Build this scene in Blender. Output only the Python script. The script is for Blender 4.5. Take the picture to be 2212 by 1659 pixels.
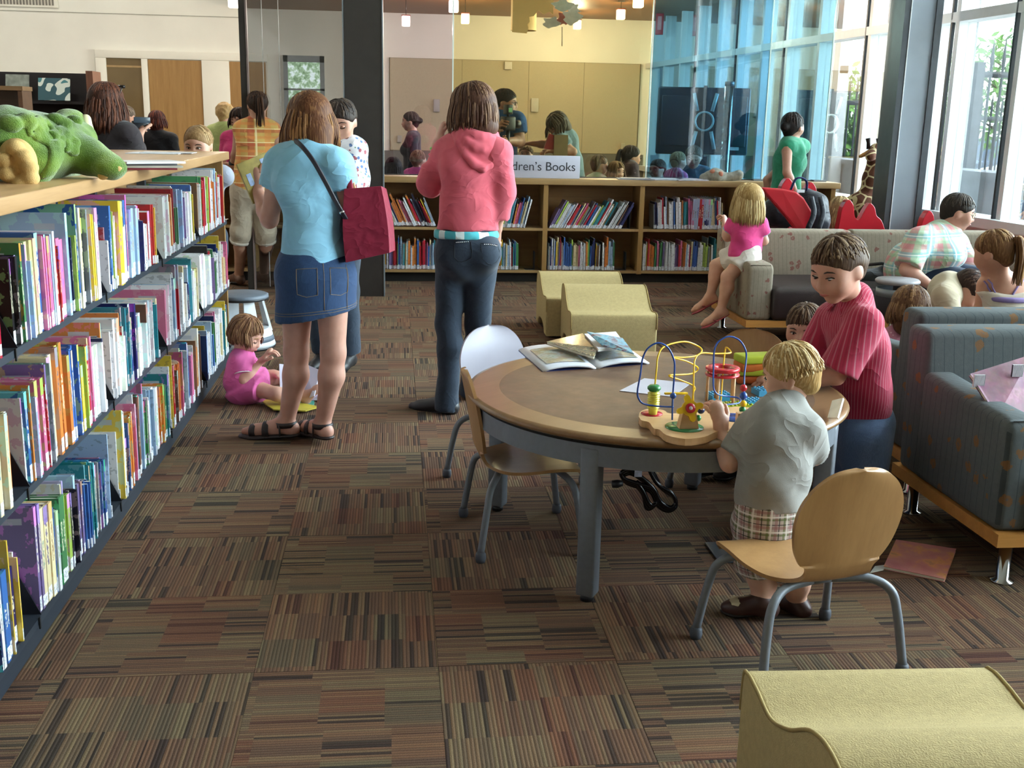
import bpy, bmesh, math, random
import numpy as np
from mathutils import Vector, Matrix
random.seed(7); RNG = np.random.default_rng(11)
for o in list(bpy.data.objects): bpy.data.objects.remove(o)
SC = bpy.context.scene; COL = SC.collection
PI = math.pi
# ------------------------------------------------------------------ camera
FPX, PITCH, YAW, ROLL, CAMZ = 2347.86, 0.2375, 0.1106, 0.02057, 1.471
_F = Vector((math.sin(YAW)*math.cos(PITCH), math.cos(YAW)*math.cos(PITCH), -math.sin(PITCH)))
_R = Vector((math.cos(YAW), -math.sin(YAW), 0)); _U = _R.cross(_F)
_R2 = _R*math.cos(ROLL)+_U*math.sin(ROLL); _U2 = -_R*math.sin(ROLL)+_U*math.cos(ROLL)
cam = bpy.data.cameras.new('camera'); camo = bpy.data.objects.new('camera', cam); COL.objects.link(camo)
cam.sensor_fit = 'HORIZONTAL'; cam.sensor_width = 36; cam.lens = FPX*36/2212; cam.clip_start = .02; cam.clip_end = 500
camo.matrix_world = Matrix(((_R2.x, _U2.x, -_F.x, 0), (_R2.y, _U2.y, -_F.y, 0), (_R2.z, _U2.z, -_F.z, CAMZ), (0, 0, 0, 1)))
SC.camera = camo
def at(px, py, Y):
    d = _F+_R2*((px-1106)/FPX)-_U2*((py-829.5)/FPX)
    d = d*(Y/d.y); return Vector((d.x, d.y, d.z+CAMZ))
# ------------------------------------------------------------------ world, sun, exposure
w = bpy.data.worlds.new('sky'); SC.world = w; w.use_nodes = True
nt = w.node_tree; nt.nodes.clear()
sky = nt.nodes.new('ShaderNodeTexSky'); sky.sky_type = 'NISHITA'; sky.sun_disc = False
sky.sun_elevation = math.radians(55); sky.sun_rotation = math.radians(200); sky.air_density = 1.2; sky.dust_density = 4; sky.ozone_density = 1
mixw = nt.nodes.new('ShaderNodeMix'); mixw.data_type = 'RGBA'; mixw.inputs[0].default_value = .55; mixw.inputs[7].default_value = (7.0, 7.1, 7.35, 1)
bg = nt.nodes.new('ShaderNodeBackground'); bg.inputs[1].default_value = 6.0
ow = nt.nodes.new('ShaderNodeOutputWorld')
nt.links.new(sky.outputs[0], mixw.inputs[6]); nt.links.new(mixw.outputs[2], bg.inputs[0]); nt.links.new(bg.outputs[0], ow.inputs[0])
sl = bpy.data.lights.new('sun', 'SUN'); sl.energy = 14; sl.angle = .01; sl.color = (1, .95, .86)
slo = bpy.data.objects.new('sun', sl); COL.objects.link(slo); slo.rotation_euler = (math.radians(34), math.radians(-22), 0)
SC.view_settings.view_transform = 'Standard'; SC.view_settings.look = 'None'; SC.view_settings.gamma = 1
SC.view_settings.use_curve_mapping = False
SC.view_settings.exposure = -0.1
# window wall line: X = 5.35 - .06*Y
def WX(Y): return 5.35-.06*Y
ND = Vector((1, .06, 0)).normalized()
# daylight portals in the window wall (they add no light, only guide sampling)
def portal(y0, y1, z0, z1):
    L = bpy.data.lights.new('window_portal', 'AREA'); L.shape = 'RECTANGLE'; L.size = math.hypot(y1-y0, WX(y1)-WX(y0)); L.size_y = z1-z0
    L.cycles.is_portal = True
    o = bpy.data.objects.new('window_portal', L); COL.objects.link(o)
    ym = (y0+y1)/2
    x = Vector((-.06, 1, 0)).normalized(); zax = ND
    y = zax.cross(x)
    o.matrix_world = Matrix(((x.x, y.x, zax.x, WX(ym)+.12), (x.y, y.y, zax.y, ym), (x.z, y.z, zax.z, (z0+z1)/2), (0, 0, 0, 1)))
portal(1.0, 18.4, .7, 4.3)
# ------------------------------------------------------------------ helpers
def lin(c):
    if isinstance(c, str):
        c = c.lstrip('#'); c = [int(c[i:i+2], 16)/255 for i in (0, 2, 4)]
    return tuple((v/12.92 if v <= .04045 else ((v+.055)/1.055)**2.4) for v in c[:3])+(1,)
MATS = {}
class N:
    """tiny node-graph helper"""
    def __init__(s, name):
        s.m = bpy.data.materials.new(name); s.m.use_nodes = True; s.t = s.m.node_tree; s.t.nodes.clear()
        s.out = s.t.nodes.new('ShaderNodeOutputMaterial'); s.b = s.t.nodes.new('ShaderNodeBsdfPrincipled'); s.l(s.b.outputs[0], s.out.inputs[0])
    def l(s, a, b): s.t.links.new(a, b)
    def n(s, typ, ins=None, **kw):
        nd = s.t.nodes.new('ShaderNode'+typ)
        for k, v in kw.items(): setattr(nd, k, v)
        for k, v in (ins or {}).items(): s.set(nd.inputs[k], v)
        return nd
    def set(s, i, v):
        if hasattr(v, 'is_linked') or hasattr(v, 'links'): s.l(v, i)
        else: i.default_value = v
    def math(s, op, a, b=0, c=0):
        nd = s.n('Math', operation=op); s.set(nd.inputs[0], a); s.set(nd.inputs[1], b); s.set(nd.inputs[2], c); return nd.outputs[0]
    def mix(s, f, a, b, bt='MIX'):
        nd = s.n('Mix', data_type='RGBA', blend_type=bt); s.set(nd.inputs[0], f); s.set(nd.inputs[6], a); s.set(nd.inputs[7], b); return nd.outputs[2]
    def coord(s, which='Object'): return s.n('TexCoord').outputs[which]
    def map(s, v, sc=(1, 1, 1), rot=(0, 0, 0), loc=(0, 0, 0)):
        return s.n('Mapping', {0: v, 1: loc, 2: rot, 3: sc}).outputs[0]
    def noise(s, v, scale=5, detail=3, rough=.5, out=0): return s.n('TexNoise', {'Vector': v, 'Scale': scale, 'Detail': detail, 'Roughness': rough}).outputs[out]
    def ramp(s, f, stops, interp='LINEAR'):
        nd = s.n('ValToRGB', {0: f}); cr = nd.color_ramp; cr.interpolation = interp
        while len(cr.elements) < len(stops): cr.elements.new(.5)
        for e, (p, c) in zip(cr.elements, stops): e.position = p; e.color = c if len(c) == 4 else lin(c)
        return nd.outputs[0]
    def bump(s, h, strength=.3, dist=.01):
        nd = s.n('Bump', {'Strength': strength, 'Distance': dist, 'Height': h}); s.l(nd.outputs[0], s.b.inputs['Normal'])
    def fin(s, col, rough=.6, metal=0, spec=.5, **kw):
        s.set(s.b.inputs['Base Color'], col); s.set(s.b.inputs['Roughness'], rough); s.b.inputs['Metallic'].default_value = metal
        s.b.inputs['Specular IOR Level'].default_value = spec
        for k, v in kw.items(): s.set(s.b.inputs[k], v)
        return s.m
def plain(name, col, rough=.55, metal=0, var=.12, scale=12, bump=0, bscale=120, spec=.5, **kw):
    """procedural material with soft mottling and optional fine relief"""
    if name in MATS: return MATS[name]
    g = N(name); v = g.coord(); c = lin(col)
    n = g.noise(v, scale, 4)
    dark = tuple(x*(1-var) for x in c[:3])+(1,); lite = tuple(min(1, x*(1+var)) for x in c[:3])+(1,)
    cc = g.ramp(n, [(.3, dark), (.7, lite)])
    if bump: g.bump(g.noise(v, bscale, 2), bump, .004)
    MATS[name] = g.fin(cc, rough, metal, spec, **kw); return MATS[name]
def wood(name, c1, c2, rough=.38, axis='Y', scale=1.0, coat=0):
    if name in MATS: return MATS[name]
    g = N(name); v = g.coord()
    sc = {'X': (.35, 6, 6), 'Y': (6, .35, 6), 'Z': (6, 6, .35)}[axis]
    v2 = g.map(v, tuple(x*scale for x in sc))
    n = g.noise(v2, 4, 6, .6); n2 = g.noise(g.map(v, tuple(x*scale*6 for x in sc)), 4, 3)
    f = g.math('ADD', g.math('MULTIPLY', n, .75), g.math('MULTIPLY', n2, .25))
    g.bump(n2, .05, .002)
    MATS[name] = g.fin(g.ramp(f, [(.3, lin(c1)), (.7, lin(c2))]), rough, **({'Coat Weight': coat, 'Coat Roughness': .12} if coat else {})); return MATS[name]
def link(name, me, mat=None, parent=None):
    o = bpy.data.objects.new(name, me); COL.objects.link(o)
    if mat is not None and len(me.materials) == 0: me.materials.append(mat)
    if parent is not None: o.parent = parent
    return o
def tag(o, label, cat, group=None, kind=None):
    o['label'] = label; o['category'] = cat
    if group: o['group'] = group
    if kind: o['kind'] = kind
    return o
def thing(name, label, cat, loc=(0, 0, 0), rz=0, group=None):
    o = bpy.data.objects.new(name, None); COL.objects.link(o); o.location = loc; o.rotation_euler = (0, 0, rz); o.empty_display_size = .1
    return tag(o, label, cat, group)
def struct(o, label=None):
    o['kind'] = 'structure'
    if label: o['label'] = label
    return o
class MB:
    """mesh builder: several shapes, one mesh"""
    def __init__(s): s.v = []; s.f = []; s.sm = []; s.col = None
    def add(s, vs, fs, smooth=False):
        b = len(s.v); s.v += [tuple(p) for p in vs]; s.f += [tuple(i+b for i in f) for f in fs]; s.sm += [smooth]*len(fs); return s
    def box(s, x0, x1, y0, y1, z0, z1, M=None, bev=0):
        if bev: return s.rbox(x0, x1, y0, y1, z0, z1, bev, M)
        p = [Vector((x, y, z)) for z in (z0, z1) for y in (y0, y1) for x in (x0, x1)]
        if M is not None: p = [M @ q for q in p]
        return s.add(p, [(0, 2, 3, 1), (4, 5, 7, 6), (0, 1, 5, 4), (2, 6, 7, 3), (0, 4, 6, 2), (1, 3, 7, 5)])
    def rbox(s, x0, x1, y0, y1, z0, z1, r, M=None, seg=2):
        bm = bmesh.new(); bmesh.ops.create_cube(bm, size=1)
        for q in bm.verts: q.co = Vector(((x0+x1)/2+q.co.x*(x1-x0), (y0+y1)/2+q.co.y*(y1-y0), (z0+z1)/2+q.co.z*(z1-z0)))
        bmesh.ops.bevel(bm, geom=bm.edges[:], offset=r, segments=seg, profile=.5, affect='EDGES')
        return s.bm(bm, M, True)
    def bm(s, bm, M=None, smooth=False):
        bm.verts.ensure_lookup_table(); bm.verts.index_update()
        s.add([(M @ q.co if M is not None else q.co.copy()) for q in bm.verts], [[q.index for q in f.verts] for f in bm.faces], smooth); bm.free(); return s
    def lathe(s, prof, n=24, c=(0, 0, 0), M=None, smooth=True, caps=True):
        vs = []; fs = []; m = len(prof)
        for i in range(n):
            a = 2*PI*i/n
            for r, z in prof:
                p = Vector((c[0]+r*math.cos(a), c[1]+r*math.sin(a), c[2]+z)); vs.append(M @ p if M is not None else p)
        for i in range(n):
            j = (i+1) % n
            for k in range(m-1): fs.append((i*m+k, j*m+k, j*m+k+1, i*m+k+1))
        s.add(vs, fs, smooth)
        if caps:
            b = len(s.v)-n*m
            if prof[0][0] > 1e-5: s.f.append(tuple(b+i*m for i in reversed(range(n)))); s.sm.append(False)
            if prof[-1][0] > 1e-5: s.f.append(tuple(b+i*m+m-1 for i in range(n))); s.sm.append(False)
        return s
    def tube(s, pts, r, n=8, caps=True, smooth=True, flat=1.0, upv=None):
        pts = [Vector(p) for p in pts]; rs = r if hasattr(r, '__len__') else [r]*len(pts)
        t0 = (pts[1]-pts[0]).normalized(); up = Vector(upv) if upv else (Vector((0, 0, 1)) if abs(t0.z) < .9 else Vector((1, 0, 0)))
        vs = []; prev = None
        for i, p in enumerate(pts):
            t = (pts[min(i+1, len(pts)-1)]-pts[max(i-1, 0)])
            t = t.normalized() if t.length > 1e-9 else t0
            if prev is None: x = up.cross(t).normalized()
            else:
                x = prev-t*prev.dot(t)
                x = x.normalized() if x.length > 1e-6 else up.cross(t).normalized()
            prev = x; y = t.cross(x)
            for k in range(n):
                a = 2*PI*k/n; vs.append(p+x*(rs[i]*math.cos(a))+y*(rs[i]*flat*math.sin(a)))
        fs = [(i*n+k, i*n+(k+1) % n, (i+1)*n+(k+1) % n, (i+1)*n+k) for i in range(len(pts)-1) for k in range(n)]
        if caps: fs += [tuple(reversed(range(n))), tuple((len(pts)-1)*n+k for k in range(n))]
        return s.add(vs, fs, smooth)
    def prism(s, poly, h0, h1, M=None, smooth=False):
        """poly in xy extruded along z"""
        n = len(poly); vs = [Vector((x, y, z)) for z in (h0, h1) for x, y in poly]
        if M is not None: vs = [M @ q for q in vs]
        return s.add(vs, [tuple(reversed(range(n))), tuple(range(n, 2*n))]+[(i, (i+1) % n, n+(i+1) % n, n+i) for i in range(n)], smooth)
    def sphere(s, c, r, n=12, m=8, M=None):
        r3 = r if hasattr(r, '__len__') else (r, r, r)
        vs = [Vector((0, 0, -1))]; 
        for j in range(1, m):
            ph = -PI/2+PI*j/m
            for i in range(n): vs.append(Vector((math.cos(ph)*math.cos(2*PI*i/n), math.cos(ph)*math.sin(2*PI*i/n), math.sin(ph))))
        vs.append(Vector((0, 0, 1)))
        fs = [(0, 1+(i+1) % n, 1+i) for i in range(n)]
        for j in range(m-2): fs += [(1+j*n+i, 1+j*n+(i+1) % n, 1+(j+1)*n+(i+1) % n, 1+(j+1)*n+i) for i in range(n)]
        t = len(vs)-1; fs += [(t, 1+(m-2)*n+i, 1+(m-2)*n+(i+1) % n) for i in range(n)]
        vs = [Vector((v.x*r3[0], v.y*r3[1], v.z*r3[2])) for v in vs]
        if M is not None: vs = [M.to_3x3() @ v for v in vs]
        return s.add([v+Vector(c) for v in vs], fs, True)
    def mesh(s, name='m'):
        me = bpy.data.meshes.new(name); me.from_pydata(s.v, [], s.f); me.polygons.foreach_set('use_smooth', s.sm); me.update(); return me
    def obj(s, name, mat, parent=None, auto=None):
        me = s.mesh(name); me.materials.append(mat); o = link(name, me, None, parent)
        return o
def smoothsharp(o, ang=40):
    """sharp edges kept crisp under smooth shading"""
    me = o.data; bm = bmesh.new(); bm.from_mesh(me); a = math.radians(ang)
    for e in bm.edges:
        if len(e.link_faces) == 2: e.smooth = e.calc_face_angle(0) < a
    for f in bm.faces: f.smooth = True
    bm.to_mesh(me); bm.free(); return o
def copy_tree(o, parent=None):
    c = o.copy(); COL.objects.link(c); c.parent = parent
    for ch in o.children: copy_tree(ch, c)
    return c
def arc(c, r, a0, a1, n, ax=(1, 0, 0), ay=(0, 0, 1)):
    ax = Vector(ax); ay = Vector(ay); c = Vector(c)
    return [c+ax*(r*math.cos(a0+(a1-a0)*i/n))+ay*(r*math.sin(a0+(a1-a0)*i/n)) for i in range(n+1)]
def spline(pts, n=6):
    """Catmull-Rom through pts"""
    P = [Vector(p) for p in pts]; P = [P[0]*2-P[1]]+P+[P[-1]*2-P[-2]]; out = []
    for i in range(1, len(P)-2):
        a, b, c, d = P[i-1:i+3]
        for k in range(n):
            t = k/n; out.append(.5*((2*b)+(c-a)*t+(2*a-5*b+4*c-d)*t*t+(3*b-a-3*c+d)*t**3))
    out.append(P[-2]); return out
ORD = ['first', 'second', 'third', 'fourth', 'fifth', 'sixth', 'seventh', 'eighth', 'ninth', 'tenth', 'eleventh', 'twelfth', 'thirteenth', 'fourteenth', 'fifteenth', 'sixteenth', 'seventeenth', 'eighteenth', 'nineteenth', 'twentieth']
# ================================================================== STRUCTURE
M_white = plain('white_paint', '#e6e3d8', .7, var=.03, scale=3)
M_wallw = plain('wall_white', '#e9e7de', .75, var=.03, scale=2)
M_tack = plain('tan_tackboard', '#b5aa90', .85, var=.06, scale=40, bump=.2, bscale=300)
M_band = plain('gray_wall_band', '#6b6a64', .7, var=.06)
M_maple = wood('maple', '#9f7a50', '#b99268', .35, 'Y')
M_mapleX = wood('maple_counter', '#94744c', '#ad8c60', .35, 'X')
M_doorw = wood('maple_door', '#8e6a3c', '#a9834f', .4, 'Z')
M_ceilw = wood('cedar_ceiling', '#6e4727', '#8d6038', .5, 'X')
M_dark = plain('dark_bronze_steel', '#35302d', .45, var=.08, metal=.2)
M_alu = plain('white_aluminium', '#dfe3e6', .35, var=.03)
M_alud = plain('grey_aluminium', '#7e858c', .4, var=.05, metal=.4)
M_steel = plain('silver_column_paint', '#868d96', .4, var=.06, scale=4, metal=.3)
M_black = plain('black_metal', '#17181c', .45, var=.15)
M_toe = plain('black_toe_kick', '#141210', .6)
def glassmat(name, tint, refl=.06, rough=.0):
    if name in MATS: return MATS[name]
    g = N(name); g.t.nodes.remove(g.b)
    tr = g.n('BsdfTransparent', {0: lin(tint)}); gl = g.n('BsdfGlossy', {'Roughness': rough}); fr = g.n('Fresnel', {0: 1.45})
    f = g.math('MAXIMUM', g.math('MULTIPLY', fr.outputs[0], .9), refl)
    mx = g.n('MixShader', {0: f}); g.l(tr.outputs[0], mx.inputs[1]); g.l(gl.outputs[0], mx.inputs[2]); g.l(mx.outputs[0], g.out.inputs[0])
    MATS[name] = g.m; return g.m
# ---- carpet: each tile an object, stripes turned a quarter from tile to tile
def carpet():
    g = N('striped_carpet'); v = g.coord(); oi = g.n('ObjectInfo')
    sx = g.n('SeparateXYZ', {0: v})
    rnd = oi.outputs['Random']
    r1 = g.math('MULTIPLY', rnd, 91.7)
    x = g.math('ADD', sx.outputs[0], r1); y = sx.outputs[1]
    # stripe index (44 per tile), block columns and rows
    si = g.math('FLOOR', g.math('MULTIPLY', x, 96)); sf = g.math('FRACT', g.math('MULTIPLY', x, 96))
    bc = g.math('FLOOR', g.math('MULTIPLY', x, 9.0))
    wn = lambda a, b, c: g.n('TexWhiteNoise', {0: g.n('CombineXYZ', {0: a, 1: b, 2: c}).outputs[0]}, noise_dimensions='3D').outputs[0]
    off = wn(g.math('FLOOR', g.math('MULTIPLY', x, 4.0)), rnd, 3.1)
    yb = g.math('FLOOR', g.math('MULTIPLY', g.math('ADD', y, off), 6.0))
    blk = wn(g.math('FLOOR', g.math('MULTIPLY', x, 6.3)), yb, rnd)       # block tone
    dens = wn(yb, bc, g.math('ADD', rnd, 5.0))
    st = wn(si, yb, rnd)                                                 # stripe tone
    base = g.ramp(st, [(0, '#57453a'), (.3, '#644c3d'), (.45, '#6e513f'), (.6, '#775a43'), (.75, '#73624a'), (.9, '#816c50')], 'CONSTANT')
    tone = g.ramp(blk, [(0, '#6d5140'), (.35, '#664b3c'), (.65, '#72604a'), (.85, '#635946')], 'CONSTANT')
    c = g.mix(.5, base, tone)
    darkm = g.math('MULTIPLY', g.math('GREATER_THAN', wn(si, bc, g.math('ADD', rnd, yb)), .80), g.math('GREATER_THAN', dens, .35))
    c = g.mix(g.math('MULTIPLY', darkm, .72), c, lin('#232225'))
    red = g.math('MULTIPLY', g.math('GREATER_THAN', dens, .84), .2)
    c = g.mix(red, c, lin('#7d3b26'))
    sp = g.noise(v, 420, 2, .7)
    c = g.mix(1, c, g.ramp(sp, [(.25, (.45, .45, .45, 1)), (.75, (1.5, 1.5, 1.5, 1))]), 'MULTIPLY')
    rib = g.math('ABSOLUTE', g.math('SUBTRACT', sf, .5))
    c = g.mix(1, c, g.ramp(rib, [(.25, (1.06, 1.06, 1.06, 1)), (.5, (.55, .55, .55, 1))]), 'MULTIPLY')
    g.bump(g.math('SUBTRACT', g.math('MULTIPLY', sp, .6), rib), .6, .004)
    return g.fin(c, .95, spec=.15)
M_carpet = carpet()
floor = struct(MB().box(-9, 5.6, -5, 18.6, -.12, -.007).obj('floor', plain('floor_base', '#2b2420', .9)))
T = .5; tx0, ty0 = .1157, .242
mt = MB(); h = T/2-.0006
mt.add([(-h, -h, 0), (h, -h, 0), (h, h, 0), (-h, h, 0), (-h, -h, -.006), (h, -h, -.006), (h, h, -.006), (-h, h, -.006)], [(0, 1, 2, 3), (0, 4, 5, 1), (1, 5, 6, 2), (2, 6, 7, 3), (3, 7, 4, 0)])
tile_me = mt.mesh('carpet_tile'); tile_me.materials.append(M_carpet)
FX = []
far = MB()
for i in range(-22, 12):
    for j in range(-10, 38):
        xc = tx0+T*(i+.5); yc = ty0+T*(j+.5)
        if xc > WX(yc)-.1 or yc > 18.4: continue
        ratio = xc/max(yc, .1)
        near = 1.2 < yc < 10.2 and -.55 < ratio < .80 and xc > -1.7
        par = (i+j) % 2 == 0
        if near:
            o = link('carpet_tile', tile_me, None, floor); o.location = (xc, yc, 0); o.rotation_euler = (0, 0, (0 if par else PI/2)+(PI if random.random() < .5 else 0))
        else:
            far.add([(xc-h, yc-h, 0), (xc+h, yc-h, 0), (xc+h, yc+h, 0), (xc-h, yc+h, 0)], [(0, 1, 2, 3)])
o = far.obj('carpet_tiles_beyond', M_carpet, floor); o['kind'] = 'stuff'
# ---- outer walls and ceilings
struct(MB().box(-9, WX(18.5)+.1, 18.5, 18.7, 0, 4.4).obj('wall_back', M_wallw))
struct(MB().box(-9.2, -9, -5, 18.7, 0, 4.4).obj('wall_left', M_wallw))
struct(MB().box(-9, 5.8, -5.2, -5, 0, 4.4).obj('wall_front', M_wallw))
struct(MB().box(-9.2, 5.9, -5.2, 18.7, 4.4, 4.6).obj('ceiling', M_white))
# lower cedar ceiling over the story room
cw = struct(MB().box(-2.3, 4.9, 10.6, 18.5, 3.125, 3.22).obj('ceiling_wood', M_ceilw))
pl = MB(); pl.box(-2.3, 4.9, 10.6, 10.66, 3.22, 4.4); struct(pl.obj('ceiling_bulkhead', M_wallw), 'white bulkhead above the wooden story room ceiling')
cb = MB().box(-.6, .6, -.058, .058, -.012, 0).mesh('ceiling_board'); cb.materials.append(M_ceilw)
for k in range(66):
    if k < 30 or k > 0:
        ob = link('ceiling_board', cb, None, cw); ob.location = (1.3, 10.68+k*.118, 3.125); ob.scale = (5.95, 1, 1)
# wall joint line high on the left wall
struct(MB().box(-9, -2.4, 18.485, 18.5, 2.975, 2.985).obj('trim_joint_line', plain('joint_shadow', '#a9a79d', .8)))
# tackboard panels in the story room
tk = struct(MB().box(-.06, 4.1, 18.462, 18.5, .955, 2.43).obj('wall_tackboard', plain('tack_joint', '#6d634d', .9)))
for a, b in ((-.05, 1.12), (1.125, 2.22), (2.225, 3.14), (3.145, 4.08)):
    MB().box(a, b, 18.452, 18.464, .965, 2.425).obj('panel', M_tack, tk)
struct(MB().box(-.16, 4.2, 18.44, 18.5, .0, .955).obj('wall_lower_band', M_band))
struct(MB().box(-.24, -.15, 18.1, 18.5, 0, 3.12).obj('wall_return', M_white))
# doors and borrowed light in the white back wall
d1 = struct(MB().box(-4.66, -2.0, 18.47, 18.5, 0, 2.43).obj('door_1', M_white))
for a, b, c, d in ((-4.66, -4.5, 0, 2.309), (-3.96, -3.865, 0, 2.309), (-3.03, -2.6, 0, 2.309), (-4.66, -2.0, 2.31, 2.43)):
    MB().box(a, b, 18.42, 18.48, c, d, bev=.006).obj('door_frame', M_white, d1)
MB().box(-3.86, -3.035, 18.44, 18.47, 0.01, 2.3).obj('door_leaf', M_doorw, d1)
MB().box(-2.6, -2.03, 18.44, 18.47, 0.01, 2.3).obj('door_leaf', M_doorw, d1)
MB().box(-4.5, -3.96, 18.452, 18.47, .1, 2.31).obj('side_light_glass', plain('brown_side_light', '#6f5d40', .15, var=.1, scale=2), d1)
MB().box(-4.5, -3.96, 18.445, 18.455, 2.17, 2.2).obj('blind_rail', plain('blind_rail', '#a5875a', .5), d1)
MB().box(-4.5, -3.96, 18.446, 18.453, .1, 1.42).obj('blind', plain('blind_brown', '#5b4a38', .6), d1)
# small window seen through the glass beside the dark column
w1 = struct(MB().box(-1.75, -1.1, 18.46, 18.5, .9, 2.42).obj('window_1', M_white))
for q in ((-1.75, -1.68, .9, 2.42), (-1.17, -1.1, .9, 2.42), (-1.75, -1.1, 2.32, 2.42), (-1.75, -1.1, 1.88, 1.91)):
    MB().box(q[0], q[1], 18.42, 18.47, q[2], q[3]).obj('window_frame', plain('window_grey', '#8b9296', .5), w1)
def daylight_view(name):
    g = N(name); v = g.coord(); n = g.noise(g.map(v, (3, 3, 3)), 3, 5, .7)
    c = g.ramp(n, [(.35, '#55704a'), (.5, '#a9c49a'), (.58, '#eef6ee'), (.75, '#d8eaf0')])
    e = g.n('Emission', {0: c, 1: 2.2}); g.l(e.outputs[0], g.out.inputs[0]); return g.m
MB().box(-1.68, -1.17, 18.452, 18.46, .9, 1.88).obj('pane', daylight_view('daylit_pane'), w1)
MB().box(-1.68, -1.17, 18.452, 18.46, 1.91, 2.32).obj('pane', MATS.get('x') or bpy.data.materials['daylit_pane'], w1)
# air grille high on the left wall
gr = thing('air_grille', 'white louvred air grille high on the left back wall', 'vent', (-5.6, 18.49, 3.1))
MB().box(-.9, .42, -.03, 0, -.06, .25).obj('frame', M_white, gr)
for k in range(26): MB().box(-.86+k*.048, -.835+k*.048, -.04, -.025, -.03, .22).obj('slat', plain('vent_slat', '#77736c', .6), gr)
# ---- dark steel column with glass panel beside it
cd = thing('steel_column', 'dark bronze steel column rising in front of the rear bookcase', 'column', (-.24, 9.35, 0))
MB().box(-.15, .15, -.14, -.115, 0, 4.4).obj('flange', M_dark, cd)
MB().box(-.15, .15, .115, .14, 0, 4.4).obj('flange', M_dark, cd)
MB().box(-.145, .145, -.115, .115, 0, 4.4).obj('web_casing', M_dark, cd)
for x in (-.162, .152):
    MB().box(x, x+.01, -.145, .14, 0, 4.4).obj('edge_strip', M_alud, cd)
gp = thing('glass_partition', 'tall glass side panel between the dark post and the steel column', 'glass panel', (-.8, 9.62, 0))
M_gl_n = glassmat('smoky_glass', '#d3d6da', .08)
MB().box(-.42, .40, -.006, .006, .02, 4.38).obj('pane', M_gl_n, gp)
MB().box(-.46, -.41, -.05, .05, 0, 4.4).obj('post', M_dark, gp)
MB().box(-.408, -.395, -.055, .0, 0, 4.4).obj('edge_strip', plain('pinkish_aluminium', '#8f7d7c', .4, metal=.3), gp)
for x in (-.28, -.145): MB().box(x, x+.004, -.008, .008, .02, 4.38).obj('glass_joint', M_alu, gp)
# ---- story room partition glass standing on the rear counter
for nm, a, b, tint, lab, rf in (('glass_screen', -.08, .54, '#e4e2ea', 'leftmost frameless glass screen on the rear counter', .05), ('glass_screen', .55, 2.37, '#ebe9d4', 'wide middle glass screen on the counter behind the sign', .055), ('glass_screen', 2.385, 3.5, '#a4cadb', 'blue tinted glass screen on the counter before the monitor', .07), ('glass_screen', 3.51, 4.1, '#cbe2e8', 'rightmost glass screen on the counter behind the green top', .05)):
    t = thing(nm, lab, 'glass screen', ((a+b)/2, 10.27, .965), group=None); hw = (b-a)/2
    MB().box(-hw, hw, -.006, .006, .006, 2.16).obj('pane', glassmat('glass_'+tint[1:], tint, rf), t)
    MB().box(hw-.004, hw+.006, -.009, .009, .006, 2.16).obj('edge', plain('glass_edge', '#dff0ea', .2, var=.02), t)
    MB().box(-hw, hw, -.012, .012, 0, .008).obj('base_channel', M_black, t)
    if b > 3: MB().box(hw-.09, hw+.03, -.05, .05, -.006, .012).obj('clamp', M_alud, t)
# ---- window wall: posts, transom, sills, panes
def wp(Y, off=0): return Vector((WX(Y), Y, 0))+ND*off
def wbox(mb, y0, y1, z0, z1, d0, d1):
    a, b = wp(y0), wp(y1)
    P = [a+ND*d0, b+ND*d0, b+ND*d1, a+ND*d1]
    mb.add([Vector((p.x, p.y, z)) for z in (z0, z1) for p in P], [(0, 1, 2, 3)[::-1], (4, 5, 6, 7), (0, 1, 5, 4), (1, 2, 6, 5), (2, 3, 7, 6), (3, 0, 4, 7)]); return mb
ww = struct(wbox(wbox(MB(), -5, 18.5, 0, .74, -.03, .2), -5, 1.0, .74, 4.4, -.03, .2).obj('wall_right', M_wallw))
win = struct(wbox(MB(), 1.0, 18.5, 2.36, 2.44, -.06, .12).obj('window_2', M_alu), 'tall glazed wall with white mullions on the right')
wbox(MB(), 1.0, 18.5, .70, .78, -.12, .14).obj('sill', M_alu, win)
wbox(MB(), 1.0, 18.5, 4.3, 4.4, -.06, .12).obj('head', M_alu, win)
posts = [2.4, 4.0, 5.6, 7.0, 8.3, 9.2, 9.6, 10.75, 11.9, 12.75, 13.5, 14.3, 15.1, 15.9, 16.7, 17.5]
for y in posts: wbox(MB(), y-.03, y+.03, .78, 4.3, -.05, .13).obj('mullion', M_alu if y > 8 else M_alud, win)
for y in (8.37, 9.28, 10.82, 12.83, 14.38, 16.0): wbox(MB(), y-.012, y+.012, .78, 4.3, -.06, -.03).obj('gasket', M_black, win)
ps = [1.0]+posts+[18.5]
M_wing = glassmat('window_glass', '#eef6f4', .04)
for a, b in zip(ps[:-1], ps[1:]):
    for z0, z1 in ((.78, 2.36), (2.44, 4.3)):
        wbox(MB(), a+.03, b-.03, z0, z1, .03, .04).obj('pane', M_wing, win)
# silver column in front of the window wall
sc = thing('silver_column', 'silver grey steel column standing in front of the big windows', 'column', (4.42, 9.3, 0), -.06)
MB().box(-.11, .11, -.15, .15, 0, 4.4).obj('shaft', M_steel, sc)
for s in (-1, 1): MB().box(s*.135-.028, s*.135+.028, -.165, .165, 0, 4.4).obj('flange', plain('column_flange', '#43474c', .45, metal=.3), sc)
MB().box(-.111, -.104, -.17, -.15, 0, 4.4).obj('edge_strip', M_alu, sc)

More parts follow.
